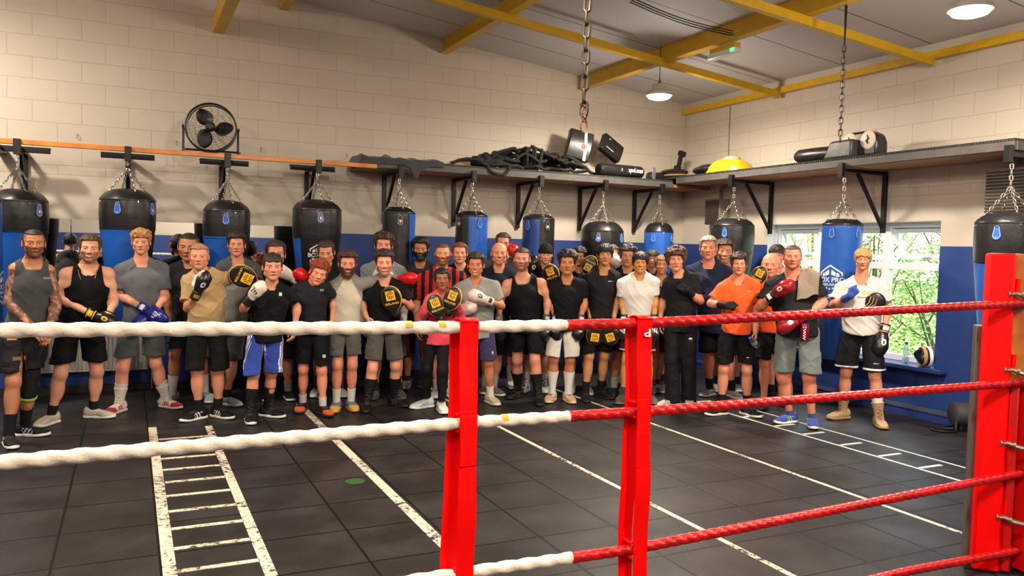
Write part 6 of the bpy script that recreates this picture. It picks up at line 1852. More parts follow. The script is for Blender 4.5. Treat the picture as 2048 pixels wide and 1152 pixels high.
# ---- the group, front to back from the left; pixel measures fix each figure on the floor at its own distance
K = (16, 15, 16)       # black cloth
BLK, WHT, GLD = (26, 25, 26), (232, 228, 220), (236, 178, 40)
def G(px, py, dy, c, cuff=None, logo=None, **k):
    d = dict(c=c, cuff=cuff or c, logo=logo); d.update(k)
    return ('glove', (px, py, dy), d)
def MT(px, py, dy, **k): return ('mitt', (px, py, dy), k)
FAIR, PINK, TAN, OLIVE, EAST, BROWN, RED_ = (226, 170, 140), (232, 168, 142), (190, 134, 100), (202, 146, 112), (206, 150, 104), (128, 82, 58), (226, 150, 124)
def kneebrace(root, L, J):
    K_, A_, k = J['KN'][1], J['AN'][1], J['k']
    d = (J['KN'][1]-J['AN'][1]); d /= np.linalg.norm(d)
    pts = [tuple(K_+d*(.13-.26*q/10)*k) for q in range(11)]
    o = obj('knee_brace', MB().tube(pts, [(.078-.008*q/10+.003*math.sin(q))*k for q in range(11)], 20), cloth((34, 34, 36)), root)
    e = tuple(K_-d*.135*k); e2 = tuple(K_-d*.150*k)
    obj('green_band', MB().tube([e, e2], .0735*k, 20), cloth((150, 214, 60)), o)
person('man in grey sleeveless top with tattooed arms and a knee brace, furthest left', (68, 459, 514, 4, 0, 0), ((15, 530), (112, 534)),
  feet=((20, 893, 8), (62, 872, 62)), arms=(((18, 606, -.04), (70, 660, -.22), ('hand', None, (0, -1, .3), .55)), ((113, 606, -.02), (96, 664, -.19), ('hand', None, (0, -1, .2), .5))),
  tone=TAN, hair=('buzz', (34, 26, 22)), opt=dict(stubble=.6), shirt=dict(t='sleeveless', c=(62, 62, 64), hem=655, loose=.8, neck=1.15, logo=((96, 557, .06, .012, (130, 130, 130)),)), legs=dict(c=(30, 29, 29), hem=738, loose=1.1, logo=((38, 716, .09, .03, (120, 96, 50)), (24, 677, .07, .03, (200, 140, 60)))),
  socks=(28, 28, 28, .17), shoes=('shoe', (30, 30, 31), WHT, (50, 50, 50), (200, 200, 200)), knees=((27, 760), (58, 765)), tattoo=(0, 1), extra=kneebrace)
def necklace(root, L, J):
    s = J['SC']; pts = []
    for i in range(17):
        a = PI*(i/16.0); pts.append((s[0]+.075*math.cos(a), s[1]-.075-.055*math.sin(a), s[2]+.045-.15*math.sin(a)**1.5))
    obj('necklace', MB().tube(pts, .0025, 6), mat('silver', (210, 200, 180), .25, 1.0), root)
person('smiling man in black tank top with a thin necklace and short brown hair', (180, 468, 524, -3, 0, 2), ((117, 540), (231, 540)),
  feet=((95, 850, -38), (197, 836, 62)), arms=(((124, 598, -.02), (181, 628, -.22), G(213, 641, -.25, BLK, BLK, GLD, pipe=GLD)), ((227, 600, -.02), (219, 628, -.20), G(200, 660, -.23, BLK, BLK, GLD, pipe=GLD))),
  tone=FAIR, hair=('short', (84, 58, 40)), opt=dict(stubble=.5, smile=True, fat=.15), shirt=dict(t='tank', c=K, hem=660), legs=dict(c=K, hem=721, loose=1.3), socks=(30, 30, 30, .09),
  shoes=('shoe', (206, 196, 176), WHT, (226, 220, 206), (190, 180, 164)), knees=((121, 747), (194, 744)), g=1.1, extra=necklace)
person('blond boy in grey t-shirt with crossed blue gloves and white and red boxing boots', (282, 457, 507, -4, 4, 0), ((229, 532), (336, 531)),
  feet=((232, 826, -34), (340, 816, 40)), arms=(((242, 592, -.02), (286, 616, -.23), G(313, 632, -.27, (34, 42, 138), None, (230, 232, 240), stripes=True)), ((330, 594, -.02), (314, 616, -.18), G(284, 643, -.21, (34, 42, 138), None))),
  tone=PINK, hair=('messyfringe', (196, 140, 82)), opt=dict(fat=.2), shirt=dict(c=(98, 100, 106), hem=662), legs=dict(c=(74, 80, 78), hem=712, loose=1.1), socks=(220, 210, 196, .2),
  shoes=('boot', (226, 216, 202), (214, 206, 196), (240, 234, 222), (172, 22, 34), (180, 26, 36)), knees=((246, 735), (311, 727)))
person('man in plain black t-shirt behind the boy in the tan shirt', (377, 466, 522, -8, 4, 4), ((333, 534), (424, 536)), feet=((337, 806, -40), (415, 800, 20)),
  tone=TAN, hair=('buzz', (40, 32, 28)), opt=dict(stubble=.3), shirt=dict(c=(32, 31, 32), hem=665), legs=dict(c=(44, 50, 52), hem=692), socks=(226, 222, 214, .2), shoes=('shoe', (140, 150, 140), (70, 84, 84), (180, 186, 176), None))
person('boy in tan t-shirt raising a black and white glove', (398, 487, 538, -3, 0, 0), ((363, 556), (455, 550)),
  feet=((389, 840, -52), (443, 836, 40)), arms=(((376, 616, -.08), (391, 592, -.25), G(405, 564, -.27, BLK, BLK, (226, 220, 208), logo2=(150, 120, 50), back=(.35, -1, .1), thumbc=(230, 226, 220))), ((470, 556, -.05), (478, 554, -.10), MT(487, 553, -.16, up=(-.9, 0, .4), face=(-.3, -1, 0), half=-1))),
  tone=(222, 158, 128), hair=('crop', (176, 136, 96)), opt=dict(fat=.5, brow=.5), shirt=dict(c=(186, 154, 108), hem=664, loose=1.4), legs=dict(c=K, hem=738, loose=1.5), socks=(30, 30, 30, .11), shoes=('shoe', (28, 28, 29), WHT, (60, 60, 60), (232, 228, 222)), g=1.08, belly=.5)
person('dark haired man in grey t-shirt with darker sleeves, behind the gold mitt', (473, 463, 512, -3, 0, 0), ((432, 528), (522, 533)), feet=((424, 803, -20), (460, 811, 44)),
  tone=(214, 152, 122), hair=('quiff', (52, 38, 30)), opt=dict(fat=.15), shirt=dict(c=(136, 138, 136), sleeve=(70, 72, 74), raglan=True, hem=664), legs=dict(c=(52, 54, 58), hem=716), socks=(30, 30, 30, .08), shoes=('shoe', (170, 184, 190), WHT, (210, 216, 220), (110, 130, 140)))
person('boy in black t-shirt and blue shorts guarding with a white glove', (545, 506, 560, 4, 0, 0), ((499, 577), (583, 577)),
  feet=((500, 845, 5), (542, 834, 52)), arms=(((487, 618, -.08), (498, 600, -.24), G(514, 581, -.27, (228, 218, 204), BLK, BLK, back=(-.2, -1, .3), stripes=True)), ((594, 614, .06), (590, 652, .02), ('hand',))),
  tone=(224, 160, 132), hair=('wet', (48, 36, 30)), opt=dict(fat=.35), shirt=dict(c=K, hem=684, loose=1.2, logo=((561, 589, .03, .03, (210, 210, 210)),)), legs=dict(c=(44, 70, 160), hem=745, loose=1.5, sidestripe=(226, 230, 240)), socks=(28, 28, 28, .23), shoes=('boot', (28, 28, 29), WHT, (50, 50, 50), (60, 60, 60)), g=1.02)
person('brown haired man at the back whose mouth is hidden behind the wet haired boy', (551, 480, 534, 3, 0, 0), ((508, 548), (594, 546)), feet=((536, 800, -10), (578, 799, 10)), arms=(None, ((602, 590, .0), (590, 560, -.20), G(569, 546, -.22, (222, 210, 196), (222, 210, 196)))),
  tone=(206, 146, 118), hair=('short', (54, 40, 32)), opt=dict(stubble=.3), shirt=dict(c=K, hem=665), legs=dict(c=K, hem=716), socks=(150, 146, 140, .12), shoes=('shoe', (30, 30, 31), WHT, None, None))
person('red haired boy leaning his head, in a black t-shirt with orange marked shoes', (637, 519, 570, 6, 4, 16), ((580, 575), (660, 568)),
  feet=((603, 823, -14), (649, 830, 22)), arms=(((560, 592, .10), (545, 575, .16), ('hand',)), ((668, 600, .06), (664, 640, .04), ('hand',))),
  tone=(232, 160, 132), hair=('curly', (150, 66, 30)), opt=dict(fat=.25), shirt=dict(c=(34, 33, 36), hem=668, loose=1.2, logo=((644, 581, .035, .02, (150, 150, 150)),)), legs=dict(c=K, hem=727, loose=1.2, logo=((648, 712, .03, .03, (200, 200, 200)),)), socks=(210, 204, 196, .09), shoes=('shoe', (42, 36, 34), (54, 46, 42), (90, 70, 60), None, (206, 88, 34)))
person('bearded man in cream and grey raglan top with both red gloves round his neighbours', (695, 500, 553, 2, 0, 0), ((659, 566), (730, 561)),
  feet=((671, 822, -8), (704, 820, 12)), arms=(((635, 576, .05), (632, 572, .02), G(606, 553, -.06, (214, 26, 24), None, back=(0, -1, .3))), ((768, 556, .14), (790, 560, .12), G(815, 557, .06, (214, 26, 24), None, back=(0, -1, .2)))),
  tone=(216, 150, 122), hair=('quiff', (66, 46, 34)), opt=dict(smile=True, stubble=.55), beard=((96, 56, 34), .006), shirt=dict(c=(208, 198, 176), sleeve=(140, 136, 124), raglan=True, hem=664, t='long'), legs=dict(c=(88, 86, 78), hem=709, loose=1.1), socks=(216, 210, 200, .14), shoes=('shoe', (92, 104, 124), (196, 150, 50), (120, 130, 150), None, (206, 160, 50)), g=.92)
person('smiling dark haired man in black v neck t-shirt holding up one gold focus mitt', (768, 498, 551, 2, 0, 0), ((727, 573), (812, 568)),
  feet=((734, 822, -6), (795, 812, 44)), arms=(((722, 606, -.02), (733, 634, -.05), ('hand',)), ((823, 614, -.06), (806, 602, -.24), MT(784, 598, -.27, up=(-.25, 0, 1), face=(-.35, -1, 0)))),
  tone=(230, 172, 146), hair=('quiff', (50, 38, 32)), opt=dict(smile=True, stubble=.3), shirt=dict(c=K, hem=664, v=.5, neck=1.05), legs=dict(c=(84, 80, 74), hem=718, loose=.9), socks=(28, 28, 28, .2), shoes=('hiboot', (28, 27, 28), (24, 24, 24), (70, 70, 70), (70, 68, 66)), knees=((745, 735), (791, 733)))
person('man with wet swept hair tilting his head back, behind the red haired boy', (652, 480, 527, -4, 12, -3), ((610, 540), (694, 540)), feet=((632, 792, -15), (682, 792, 15)),
  tone=(212, 152, 122), hair=('short', (60, 46, 38)), shirt=dict(c=K, hem=664), legs=dict(c=K, hem=712), socks=(60, 60, 60, .15), shoes=('shoe', (196, 190, 180), WHT, (150, 150, 150), None))
person('tall curly haired man in two tone white and grey top behind the v neck man', (767, 463, 514, 0, 0, 0), ((722, 534), (812, 536)), feet=((748, 797, -10), (800, 796, 10)),
  tone=(214, 148, 122), hair=('curly', (56, 36, 26)), shirt=dict(c=(214, 206, 194), sleeve=(116, 122, 128), raglan=True, hem=664, t='long'), legs=dict(c=(52, 56, 66), hem=712), socks=(40, 40, 40, .1), shoes=('shoe', (60, 60, 62), (90, 90, 90), None, None))
person('man with black hair and full black beard in a dark patterned t-shirt', (841, 474, 520, -3, 0, 0), ((804, 535), (876, 534)), feet=((812, 776, -14), (852, 778, 14)),
  tone=(176, 120, 88), hair=('quiff', (22, 19, 18)), beard=((24, 20, 19), .005), opt=dict(stubble=.8), shirt=dict(c=(38, 37, 38), hem=660), legs=dict(c=(70, 30, 28), hem=706), socks=(40, 40, 40, .07), shoes=('shoe', (180, 176, 168), WHT, (80, 80, 80), (70, 70, 70)))
person('red bearded man in a red and black striped football shirt', (885, 487, 529, 0, 0, 0), ((831, 552), (931, 548)), feet=((872, 794, -6), (905, 796, 14)),
  tone=(224, 160, 130), hair=('buzz', (110, 76, 52)), beard=((158, 84, 40), .007), opt=dict(smile=True, stubble=.6), shirt=dict(c=(30, 28, 29), stripes=(196, 24, 30), hem=660, loose=1.3), legs=dict(c=K, hem=706), socks=(214, 208, 200, .12), shoes=('shoe', (196, 188, 176), WHT, (110, 104, 96), None), g=1.1)
def ponytail(root, L, J):
    s = J['s']; M = J['HM']
    G_ = Field(); G_.cone((0, .09, .02), (.01, .10, -.12), .03, .018, .02)
    p, q = G_.mesh('p', .006); np_obj('ponytail', ((np.asarray(M.to_3x3()) @ (p*s).T).T+np.array(M.translation), q), hair_mat((24, 19, 18)), root)
person('girl in a bright pink sports top holding two gold focus mitts', (884, 535, 579, 0, 0, -3), ((850, 594), (918, 592)),
  feet=((846, 816, -56), (884, 824, 8)), arms=(((843, 636, -.06), (855, 622, -.20), MT(872, 612, -.25, up=(-.4, 0, 1), face=(.25, -1, -.1), s=.92)), ((921, 632, -.06), (916, 612, -.20), MT(905, 598, -.26, up=(.35, 0, 1), face=(-.55, -1, -.1), s=.92))),
  tone=(164, 110, 78), hair=('parted', (24, 19, 18)), opt=dict(jaw=.85), shirt=dict(c=(236, 74, 92), hem=688, t='long', loose=.9), legs=dict(t='leggings', c=(24, 23, 24)), shoes=('shoe', (200, 214, 208), WHT, (226, 190, 180), (180, 204, 206)), g=.86, extra=ponytail)
person('red haired boy in black looking out behind the striped football shirt', (919, 484, 527, 2, 0, 0), ((886, 540), (958, 540)), feet=((905, 782, -10), (940, 782, 10)),
  tone=(228, 166, 138), hair=('short', (134, 70, 36)), shirt=dict(c=K, hem=660), legs=dict(c=K, hem=706), socks=(210, 204, 196, .14), shoes=('shoe', (150, 146, 140), WHT, None, None))
person('man in grey t-shirt and purple shorts crossing a white glove over his chest', (951, 504, 552, -3, 0, 0), ((909, 571), (1000, 568)),
  feet=((928, 812, -10), (984, 808, 24)), arms=(((905, 622, -.04), (914, 628, -.20), G(935, 618, -.24, (230, 218, 206), None, back=(.3, -1, .1))), ((1003, 612, -.04), (984, 604, -.24), G(955, 593, -.27, (230, 218, 206), None, (40, 36, 40), back=(.2, -1, .3), logo2=(40, 36, 40)))),
  tone=(206, 142, 104), hair=('quiff', (54, 38, 28)), opt=dict(smile=True), shirt=dict(c=(148, 148, 142), hem=676, loose=1.3, sl=.7), legs=dict(c=(62, 54, 96), hem=720, loose=1.1, logo=((985, 706, .02, .03, (220, 220, 230)),)), socks=(228, 222, 214, .11), shoes=('shoe', (196, 182, 158), (220, 212, 200), (226, 220, 208), None))
person('bald smiling man in a dark navy t-shirt', (998, 485, 529, 2, 0, 0), ((962, 544), (1035, 543)), feet=((968, 786, -10), (992, 790, 34)), arms=(None, ((1040, 596, .03), (1035, 640, -.02), ('hand',))),
  tone=(222, 158, 130), hair=('rim', (120, 100, 86)), opt=dict(smile=True, fat=.1), shirt=dict(c=(32, 35, 50), hem=660), legs=dict(c=K, hem=706), socks=(200, 196, 190, .13), shoes=('shoe', (110, 106, 100), WHT, (180, 176, 170), (220, 216, 210)), brow=(110, 86, 70))
def glasses(root, L, J):
    M = J['HM']; s = J['s']; mb = MB()
    for q in (-1, 1):
        pts = [(q*.033+.021*math.cos(2*PI*i/16), -.094, .0+.016*math.sin(2*PI*i/16)) for i in range(16)]
        mb.tube(pts, .0018, 6, closed=True); mb.tube([(q*.054, -.092, .004), (q*.076, -.04, .008), (q*.078, .02, .006)], .0018, 6)
    mb.tube([(-.012, -.094, .003), (0, -.098, .006), (.012, -.094, .003)], .0018, 6)
    o = obj('glasses', mb, mat('dark_frame', (40, 38, 38), .3), root); o.matrix_local = M @ Matrix.Scale(s, 4)
person('tall man with glasses in grey t-shirt behind the bald man', (1006, 465, 507, 3, 0, 0), ((966, 525), (1046, 526)), feet=((984, 776, -10), (1022, 776, 10)), arms=(None, ((1052, 566, .0), (1046, 530, -.08), G(1031, 506, -.10, (196, 26, 34), None))),
  tone=(214, 154, 128), hair=('short', (70, 56, 48)), shirt=dict(c=(78, 78, 76), hem=655), legs=dict(c=(40, 44, 56), hem=702), socks=(196, 192, 188, .2), shoes=('shoe', (196, 192, 186), WHT, None, None), extra=glasses)
person('man in black tank top with grey wristbands and tall black boots', (1043, 495, 540, -3, 0, 0), ((1004, 563), (1094, 561)),
  feet=((1030, 796, -34), (1077, 809, 4)), arms=(((1000, 602, .0), (998, 634, -.04), G(999, 662, -.06, BLK, (130, 128, 124), (200, 196, 190), back=(-.6, -1, 0))), ((1096, 602, .0), (1092, 636, -.04), G(1090, 662, -.06, BLK, (70, 68, 66), (200, 196, 190), back=(.6, -1, 0)))),
  tone=(222, 158, 132), hair=('crop', (84, 62, 50)), opt=dict(stubble=.55, fat=.25), shirt=dict(t='tank', c=K, hem=664, trim=(70, 68, 68)), legs=dict(c=K, hem=702, loose=1.1), socks=(28, 28, 28, .2), shoes=('hiboot', (28, 27, 27), (24, 24, 24), (64, 62, 60), (64, 62, 60)), knees=((1034, 722), (1070, 719)), g=1.08)
person('boy in a black beanie with a pad raised beside his chest', (1091, 492, 527, 3, 4, 0), ((1056, 541), (1126, 542)), feet=((1048, 784, -14), (1088, 784, 14)), arms=(((1060, 584, -.02), (1062, 556, -.2), G(1067, 530, -.22, BLK, BLK, WHT, back=(.2, -1, .2))), ((1120, 590, -.02), (1112, 566, -.18), MT(1103, 548, -.22, up=(-.4, 0, 1), face=(-.25, -1, .1), s=.9))),
  tone=(220, 160, 136), hair=None, opt=dict(beanie=True), brow=(50, 38, 30), shirt=dict(c=K, hem=660, t='long'), legs=dict(c=K, hem=706), socks=(226, 222, 216, .12), shoes=('boot', (224, 220, 214), (214, 210, 204), (40, 40, 40), (40, 40, 40)))
person('boy in black t-shirt and white shorts with black gloves hanging by his sides', (1134, 499, 549, 0, 0, 0), ((1095, 568), (1175, 565)),
  feet=((1101, 803, -14), (1138, 804, 16)), arms=(((1104, 606, .0), (1111, 638, -.06), G(1112, 662, -.08, BLK, (70, 74, 80), (210, 210, 208), back=(-.4, -1, 0))), ((1168, 606, .0), (1161, 638, -.06), G(1157, 662, -.08, BLK, (50, 52, 56), (210, 210, 208), back=(.4, -1, 0)))),
  tone=(200, 138, 98), hair=('curly', (26, 22, 22)), opt=dict(fat=.4), shirt=dict(c=K, hem=662), legs=dict(c=(222, 216, 204), hem=712, loose=1.5), socks=(236, 230, 222, .26), shoes=('shoe', (206, 190, 164), (220, 208, 190), (60, 56, 52), None, (214, 160, 110)))
person('black haired boy half hidden behind the white shorts boy', (1157, 493, 531, 2, 0, 0), ((1124, 544), (1192, 545)), feet=((1140, 786, -10), (1176, 788, 10)), arms=(None, ((1198, 590, -.0), (1188, 560, -.14), MT(1179, 530, -.16, up=(.5, 0, 1), face=(.1, -1, .5), s=.85, half=-1))),
  tone=(186, 128, 94), hair=('curly', (22, 19, 19)), shirt=dict(c=K, hem=660), legs=dict(c=K, hem=706), socks=(226, 222, 216, .14), shoes=('shoe', (214, 208, 200), WHT, None, None))
person('tall boy with straight black fringe, gold mitts hanging low', (1210, 487, 530, 0, 0, 0), ((1170, 549), (1241, 548)),
  feet=((1171, 802, 4), (1207, 796, 46)), arms=(((1175, 598, .02), (1180, 634, -.08), MT(1190, 668, -.14, up=(-.12, 0, -1), face=(.2, -1, .1), half=1, text=False, s=.95)), ((1236, 598, .02), (1228, 634, -.08), MT(1219, 668, -.14, up=(.35, 0, -1), face=(-.2, -1, .1), half=1, text=False, s=.95))),
  tone=EAST, hair=('fringe', (22, 19, 20)), shirt=dict(c=(30, 29, 30), hem=660, logo=((1222, 563, .07, .007, (200, 200, 200)),)), legs=dict(c=K, hem=704), socks=(28, 28, 28, .13), shoes=('shoe', (30, 29, 30), (34, 33, 34), (60, 60, 60), None), g=.92)
person('boy with brown hair mostly hidden behind the tall boy with the black fringe', (1224, 489, 527, 4, 0, 0), ((1192, 538), (1256, 539)), feet=((1202, 780, -10), (1240, 780, 10)), arms=(None, ((1262, 570, -.0), (1250, 548, -.14), G(1232, 524, -.18, (224, 216, 206), None))),
  tone=(224, 160, 132), hair=('short', (80, 52, 36)), shirt=dict(c=K, hem=655), legs=dict(c=K, hem=702), socks=(200, 196, 190, .1), shoes=('shoe', (40, 40, 40), WHT, None, None))
person('boy with curly black hair between the tall boy and the white t-shirt boy', (1255, 488, 533, -2, 0, 0), ((1222, 545), (1290, 545)), feet=((1226, 790, -10), (1262, 788, 14)),
  tone=(196, 138, 108), hair=('curly', (30, 24, 22)), shirt=dict(c=K, hem=660), legs=dict(c=K, hem=702), socks=(176, 172, 166, .13), shoes=('shoe', (34, 33, 34), (40, 40, 40), None, None))
person('boy with bowl cut black hair in a white t-shirt', (1280, 503, 546, 0, 0, 0), ((1235, 561), (1319, 557)),
  feet=((1243, 806, -16), (1302, 806, 16)), arms=(((1245, 602, .0), (1248, 636, -.06), G(1248, 662, -.08, (36, 36, 38), BLK, (232, 232, 232), stripes=True, back=(-.2, -1, 0))), ((1311, 602, .0), (1308, 636, -.06), G(1308, 662, -.08, (36, 36, 38), BLK, (232, 232, 232), stripes=True, back=(.2, -1, 0)))),
  tone=(214, 154, 96), hair=('bowl', (26, 22, 22)), opt=dict(smile=True, fat=.15), shirt=dict(c=(228, 222, 212), hem=662), legs=dict(c=(54, 26, 28), hem=702, hemband=(180, 170, 160)), socks=(60, 58, 58, .1), shoes=('shoe', (70, 62, 54), (120, 104, 84), None, None), g=.94)
person('dark haired youth with glasses at the back beside the all blue narrow bag', (1304, 499, 534, 0, 0, 0), ((1272, 546), (1336, 546)), feet=((1292, 776, -10), (1326, 776, 10)),
  tone=(216, 156, 132), hair=('fringe', (52, 38, 32)), shirt=dict(c=K, hem=655), legs=dict(c=K, hem=702), socks=(40, 40, 40, .1), shoes=('shoe', (60, 60, 60), WHT, None, None), extra=glasses)
person('smiling woman with light brown hair in a black sleeveless top', (1323, 510, 548, 2, 0, 0), ((1292, 562), (1352, 562)), feet=((1304, 786, -10), (1318, 784, 40)),
  tone=(206, 148, 118), hair=('parted', (124, 86, 58)), opt=dict(smile=True, jaw=.88), shirt=dict(t='tank', c=K, hem=655), legs=dict(c=(40, 24, 28), hem=702), socks=(60, 60, 60, .08), shoes=('shoe', (140, 142, 150), WHT, (190, 190, 190), (220, 220, 220)), g=.92)
person('boy with big curly brown hair in black with a wrapped fist on his chest', (1351, 492, 542, 3, 0, -2), ((1327, 558), (1398, 551)),
  feet=((1338, 812, -52), (1378, 812, 4)), arms=(((1325, 604, .04), (1320, 640, .02), ('hand',)), ((1401, 602, -.06), (1374, 580, -.21), ('wrap', (-.75, -.1, .45), (-.2, -1, .3), .95, -1, (30, 30, 31)))),
  tone=(228, 164, 136), hair=('bigcurly', (88, 58, 36)), shirt=dict(c=(30, 29, 30), hem=664), legs=dict(t='trousers', c=(28, 27, 30), logo=((1381, 677, .03, .02, (220, 220, 220)),)), shoes=('shoe', (176, 172, 160), WHT, None, None), g=.96)
person('broad grey haired man in a navy t-shirt standing behind the curly boy', (1416, 471, 519, 0, 0, 0), ((1369, 535), (1468, 538)),
  feet=((1414, 792, -32), (1468, 796, 30)), arms=(((1378, 604, .0), (1382, 640, -.04), ('hand',)), None),
  tone=(222, 152, 124), hair=('short', (150, 138, 124)), opt=dict(fat=.35), brow=(120, 104, 90), shirt=dict(c=(30, 36, 60), hem=664, loose=1.2), legs=dict(c=K, hem=704), socks=(28, 28, 28, .13), shoes=('shoe', (132, 128, 120), WHT, (170, 168, 160), (200, 198, 192)), g=1.12, belly=.3)
person('smiling dark haired man behind the navy shirt, below the glossy bag', (1449, 477, 526, 2, 0, 0), ((1410, 544), (1488, 544)), feet=((1432, 782, -10), (1474, 782, 10)),
  tone=(206, 142, 112), hair=('quiff', (52, 42, 38)), opt=dict(smile=True, stubble=.3), shirt=dict(c=(206, 202, 198), hem=660), legs=dict(c=K, hem=702), socks=(40, 40, 40, .1), shoes=('shoe', (120, 120, 120), WHT, None, None))
def placed(root, p): return Matrix.Translation(root.location) @ Matrix.Rotation(root.rotation_euler.z, 4, 'Z') @ Vector(p)
def held_bottle(root, L, J):
    p = L(1507, 684, -.17); rz = root.rotation_euler.z
    t = thing('water_bottle', placed(root, p), 'clear water bottle with blue cap held low in the hand of the orange shirted boy', 'bottle')
    t.rotation_euler = Matrix(M4((0, 0, 0), Matrix.Rotation(rz, 3, 'Z') @ Vector((-.35, -.75, .45)), (0, 0, 1)).to_3x3()).to_euler()
    b = obj('bottle_body', bottle_mb(.2, .03), M_PET, t); c = obj('cap', MB().cyl((0, 0, .18), (0, 0, .205), .0155, 16), mat('blue_cap', (60, 90, 160), .35), t)
    w = obj('label_band', MB().lathe([(.0305, .07), (.031, .075), (.031, .125), (.0305, .13)], 24), mat('bottle_label', (196, 214, 230), .4), t)
    for o in (b, c, w): o.location = (0, 0, -.10)
def shirt_text(root, L, name, body, px, py, size, m, sx=1.0):
    """print lettering on the shirt front, following its surface"""
    sh_ = [c for c in root.children if c.name.split('.')[0] == 't_shirt'][0]
    p0 = L(px, py, -.12)
    t = text_obj(name, body, size, Matrix.Rotation(PI/2, 4, 'X'), m, sh_, .0006, sx)
    from mathutils.bvhtree import BVHTree
    me = sh_.data; bv = BVHTree.FromPolygons([v.co[:] for v in me.vertices], [p.vertices[:] for p in me.polygons])
    for v in t.data.vertices:
        h = bv.ray_cast(Vector((p0[0]+v.co.x, -.6, p0[2]+v.co.z)), Vector((0, 1, 0)))
        v.co = Vector((p0[0]+v.co.x, (h[0].y if h[0] is not None else p0[1])-.003+v.co.y, p0[2]+v.co.z))
def under_arm(root, L, J):
    shirt_text(root, L, 'chest_lettering', 'ORKS', 1741, 587, .06, mat('orange_print', (240, 160, 30), .6), 1.1)
    p = L(1750, 607, -.13)
    t = thing('focus_pad', placed(root, p), 'black pad with tan stripes tucked under the arm of the blond boy by the window', 'pad'); t.rotation_euler = (.2, .35, root.rotation_euler.z)
    obj('pad', MB().sphere((0, 0, 0), (.10, .045, .115), 24, 14), M_BLKP, t)
    for k in range(3): obj('tan_stripe', MB().tube([(-.075+.02*k, -.032-.004*k, -.07+.01*k), (-.055+.03*k, -.045, 0), (-.06+.03*k, -.036, .06)], .005, 8), mat('tan_leather', (196, 152, 92), .5), t)
def towel_and_bottle(root, L, J):
    rz = root.rotation_euler.z; S = J['SR']; k = J['k']
    sh_ = [c for c in root.children if c.name.split('.')[0] == 't_shirt'][0]
    from mathutils.bvhtree import BVHTree
    me = sh_.data; bv = BVHTree.FromPolygons([v.co[:] for v in me.vertices], [p.vertices[:] for p in me.polygons])
    t = thing('towel', (root.location.x, root.location.y, 0), 'grey towel with a thin red stripe over the shoulder of the heavy man', 'towel', None, rz)
    nx, ny = 14, 34; vs = []; fs = []; a = L(1600, 540, 0); b = L(1642, 560, 0); top = L(1618, 537, 0)[2]
    for i in range(nx+1):
        u = i/nx; x = S[0]-.13+.19*u
        for j in range(ny+1):
            v = j/ny; y = -.22+.46*v
            h = bv.ray_cast(Vector((x, y*.85+.0, 2.2)), Vector((0, 0, -1)))
            z = h[0].z if h[0] is not None else 0
            zz = max(z, S[2]-.13-.07*(1-u) if y < 0 else S[2]-.20)
            vs.append((x-.06*max(0, -y)*2.0+.006*math.sin(v*19+u*5), y*.85-(.014 if y < 0 else -.014)*abs(y)/.2, zz+.016+.007*math.sin(u*9+v*6)))
    for i in range(nx):
        for j in range(ny): fs.append((i*(ny+1)+j, (i+1)*(ny+1)+j, (i+1)*(ny+1)+j+1, i*(ny+1)+j+1))
    mb = MB(); mb.add(vs, fs); o = obj('cloth', mb, cloth((138, 124, 108)), t, True, angle=80); q = o.modifiers.new('s', 'SOLIDIFY'); q.thickness = .012; q.offset = 1
    ss = o.modifiers.new('sub', 'SUBSURF'); ss.levels = 1; ss.render_levels = 1
    st = MB(); r = 4
    for j in range(ny):
        q0 = [vs[r*(ny+1)+j], vs[(r+1)*(ny+1)+j], vs[(r+1)*(ny+1)+j+1], vs[r*(ny+1)+j+1]]
        mid = lambda A, B, f: tuple(A[i]*(1-f)+B[i]*f+(.0145 if i == 2 else -.004 if i == 1 else 0) for i in range(3))
        st.add([mid(q0[0], q0[1], .3), mid(q0[0], q0[1], .6), mid(q0[3], q0[2], .6), mid(q0[3], q0[2], .3)], [(0, 1, 2, 3)])
    obj('red_stripe', st, cloth((170, 50, 44)), t)
    p = L(1609, 664, -.24)
    b = thing('shaker_bottle', placed(root, p), 'dark red bottle with white writing hanging at the waist of the heavy man', 'bottle', None, rz)
    obj('bottle_body', MB().lathe([(.001, -.09), (.036, -.09), (.042, -.08), (.042, .05), (.036, .07), (.03, .085), (.001, .088)], 28), mat('dark_red_plastic', (110, 14, 28), .25), b)
    sq = MB(); pts = [(.012*math.sin(q*1.9), -.0432-.0*q, .035-.0075*q) for q in range(15)]
    sq.tube(spline([(x, -math.sqrt(.0432**2-x*x), z) for x, y, z in pts], 4), .0028, 6)
    obj('white_script', sq, M_WHITE, b)
    for q in (-1, 1): obj('white_mark', MB().sphere((q*.011, -.0415, .047), (.006, .003, .005), 8, 6), M_WHITE, b)
person('boy in orange t-shirt with a black wrapped fist across his waist', (1477, 504, 549, 3, 0, 0), ((1434, 569), (1521, 565)),
  feet=((1434, 830, -50), (1500, 832, 42)), arms=(((1421, 607, -.06), (1450, 611, -.24), ('wrap', (.9, -.1, .05), (0, -1, .5), .95, 1, (30, 30, 31))), ((1513, 618, .0), (1511, 664, -.10), ('hand', (.05, -.35, -.9), (.9, .1, .2), .62))),
  tone=(222, 156, 126), hair=('curly', (62, 44, 34)), shirt=dict(c=(246, 94, 34), hem=668, loose=1.1, logo=((1500, 583, .05, .008, (226, 150, 110)),)), legs=dict(c=K, hem=726, loose=1.0, logo=((1496, 716, .03, .012, (190, 190, 190)),)), socks=(28, 28, 28, .14), shoes=('shoe', (32, 31, 32), WHT, (70, 70, 70), (60, 60, 60)), g=.94, extra=held_bottle)
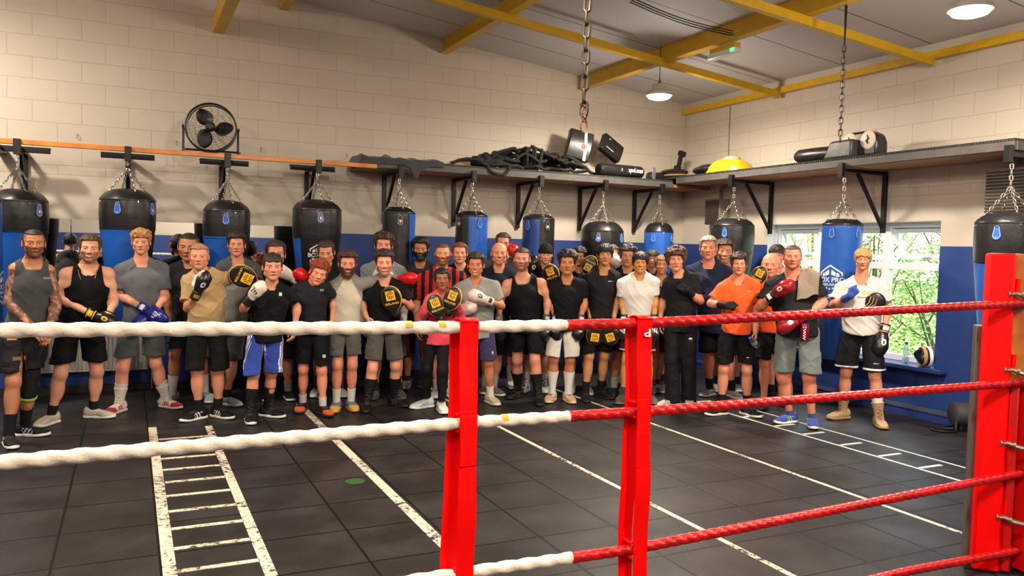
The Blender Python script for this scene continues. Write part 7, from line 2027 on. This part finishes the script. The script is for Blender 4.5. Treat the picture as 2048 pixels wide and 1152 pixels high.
person('bald older man in an orange t-shirt behind the big man with red gloves', (1541, 506, 554, -6, 0, 0), ((1499, 571), (1586, 570)),
  feet=((1526, 818, -8), (1566, 812, 30)), arms=(((1497, 612, .0), (1510, 576, -.14), MT(1518, 552, -.18, up=(.5, 0, 1), face=(-.3, -1, 0), s=.85)), None),
  tone=(232, 158, 128), hair=('rim', (190, 170, 150)), brow=(170, 140, 116), opt=dict(smile=True, fat=.2), shirt=dict(c=(240, 92, 36), hem=666), legs=dict(c=K, hem=716), socks=None, shoes=('shoe', (30, 30, 30), (26, 26, 26), None, None), g=1.05)
person('dark haired boy at the back by the window, behind the two heaviest men', (1553, 489, 531, -2, 0, 0), ((1518, 545), (1590, 546)), feet=((1540, 800, -10), (1578, 800, 10)),
  tone=(224, 152, 132), hair=('fringe', (48, 36, 32)), shirt=dict(c=(206, 190, 184), hem=660), legs=dict(c=K, hem=706), socks=(40, 40, 40, .1), shoes=('shoe', (30, 30, 30), WHT, None, None))
person('heavy man in black t-shirt and grey shorts wearing two dark red gloves', (1584, 490, 537, 2, 0, 0), ((1531, 564), (1644, 556)),
  feet=((1572, 846, -46), (1624, 854, 4)), arms=(((1520, 614, -.08), (1541, 594, -.25), G(1567, 577, -.29, (150, 20, 34), BLK, (232, 226, 220), back=(-.1, -1, .3))), ((1646, 606, -.02), (1610, 632, -.20), G(1576, 650, -.27, (150, 20, 34), (150, 20, 34), (232, 226, 220), back=(0, -1, .3)))),
  tone=(224, 146, 118), hair=('buzz', (92, 76, 64)), opt=dict(fat=.6, stubble=.2), shirt=dict(c=(32, 31, 32), hem=670, loose=1.3), legs=dict(c=(116, 124, 122), hem=742, loose=1.4), socks=(70, 80, 120, .05), shoes=('shoe', (58, 78, 172), WHT, (90, 110, 190), (150, 200, 90)), knees=((1568, 757), (1618, 753)), g=1.24, belly=.7, extra=towel_and_bottle)
person('blond boy with fringe in a white printed t-shirt in front of the window', (1725, 496, 538, 0, 6, 0), ((1670, 570), (1776, 567)),
  feet=((1677, 838, -46), (1760, 854, 14)), arms=(((1667, 610, -.06), (1700, 592, -.24), ('wrap', (.55, -.1, .8), (0, -1, .2), .95, 1, (44, 76, 158))), ((1777, 614, .0), (1771, 650, -.06), G(1762, 688, -.10, (30, 29, 29), (30, 29, 29), (220, 214, 206), back=(.3, -1, 0), pipe=(200, 150, 90), s=1.08))),
  tone=(226, 158, 128), hair=('bowl', (206, 158, 92)), opt=dict(closed=True, fat=.15), brow=(170, 124, 80), shirt=dict(c=(222, 214, 204), hem=668, loose=1.4, sl=.72, logo=((1734, 595, .17, .007, (128, 120, 160)), (1722, 603, .09, .006, (226, 178, 110)))), legs=dict(c=(22, 21, 24), hem=738, loose=1.6, hemband=(232, 230, 228), logo=((1752, 727, .05, .008, (180, 180, 180)),)), socks=(230, 226, 218, .2), shoes=('boot', (186, 150, 108), (170, 138, 100), (140, 112, 80), None), g=1.02, extra=under_arm)
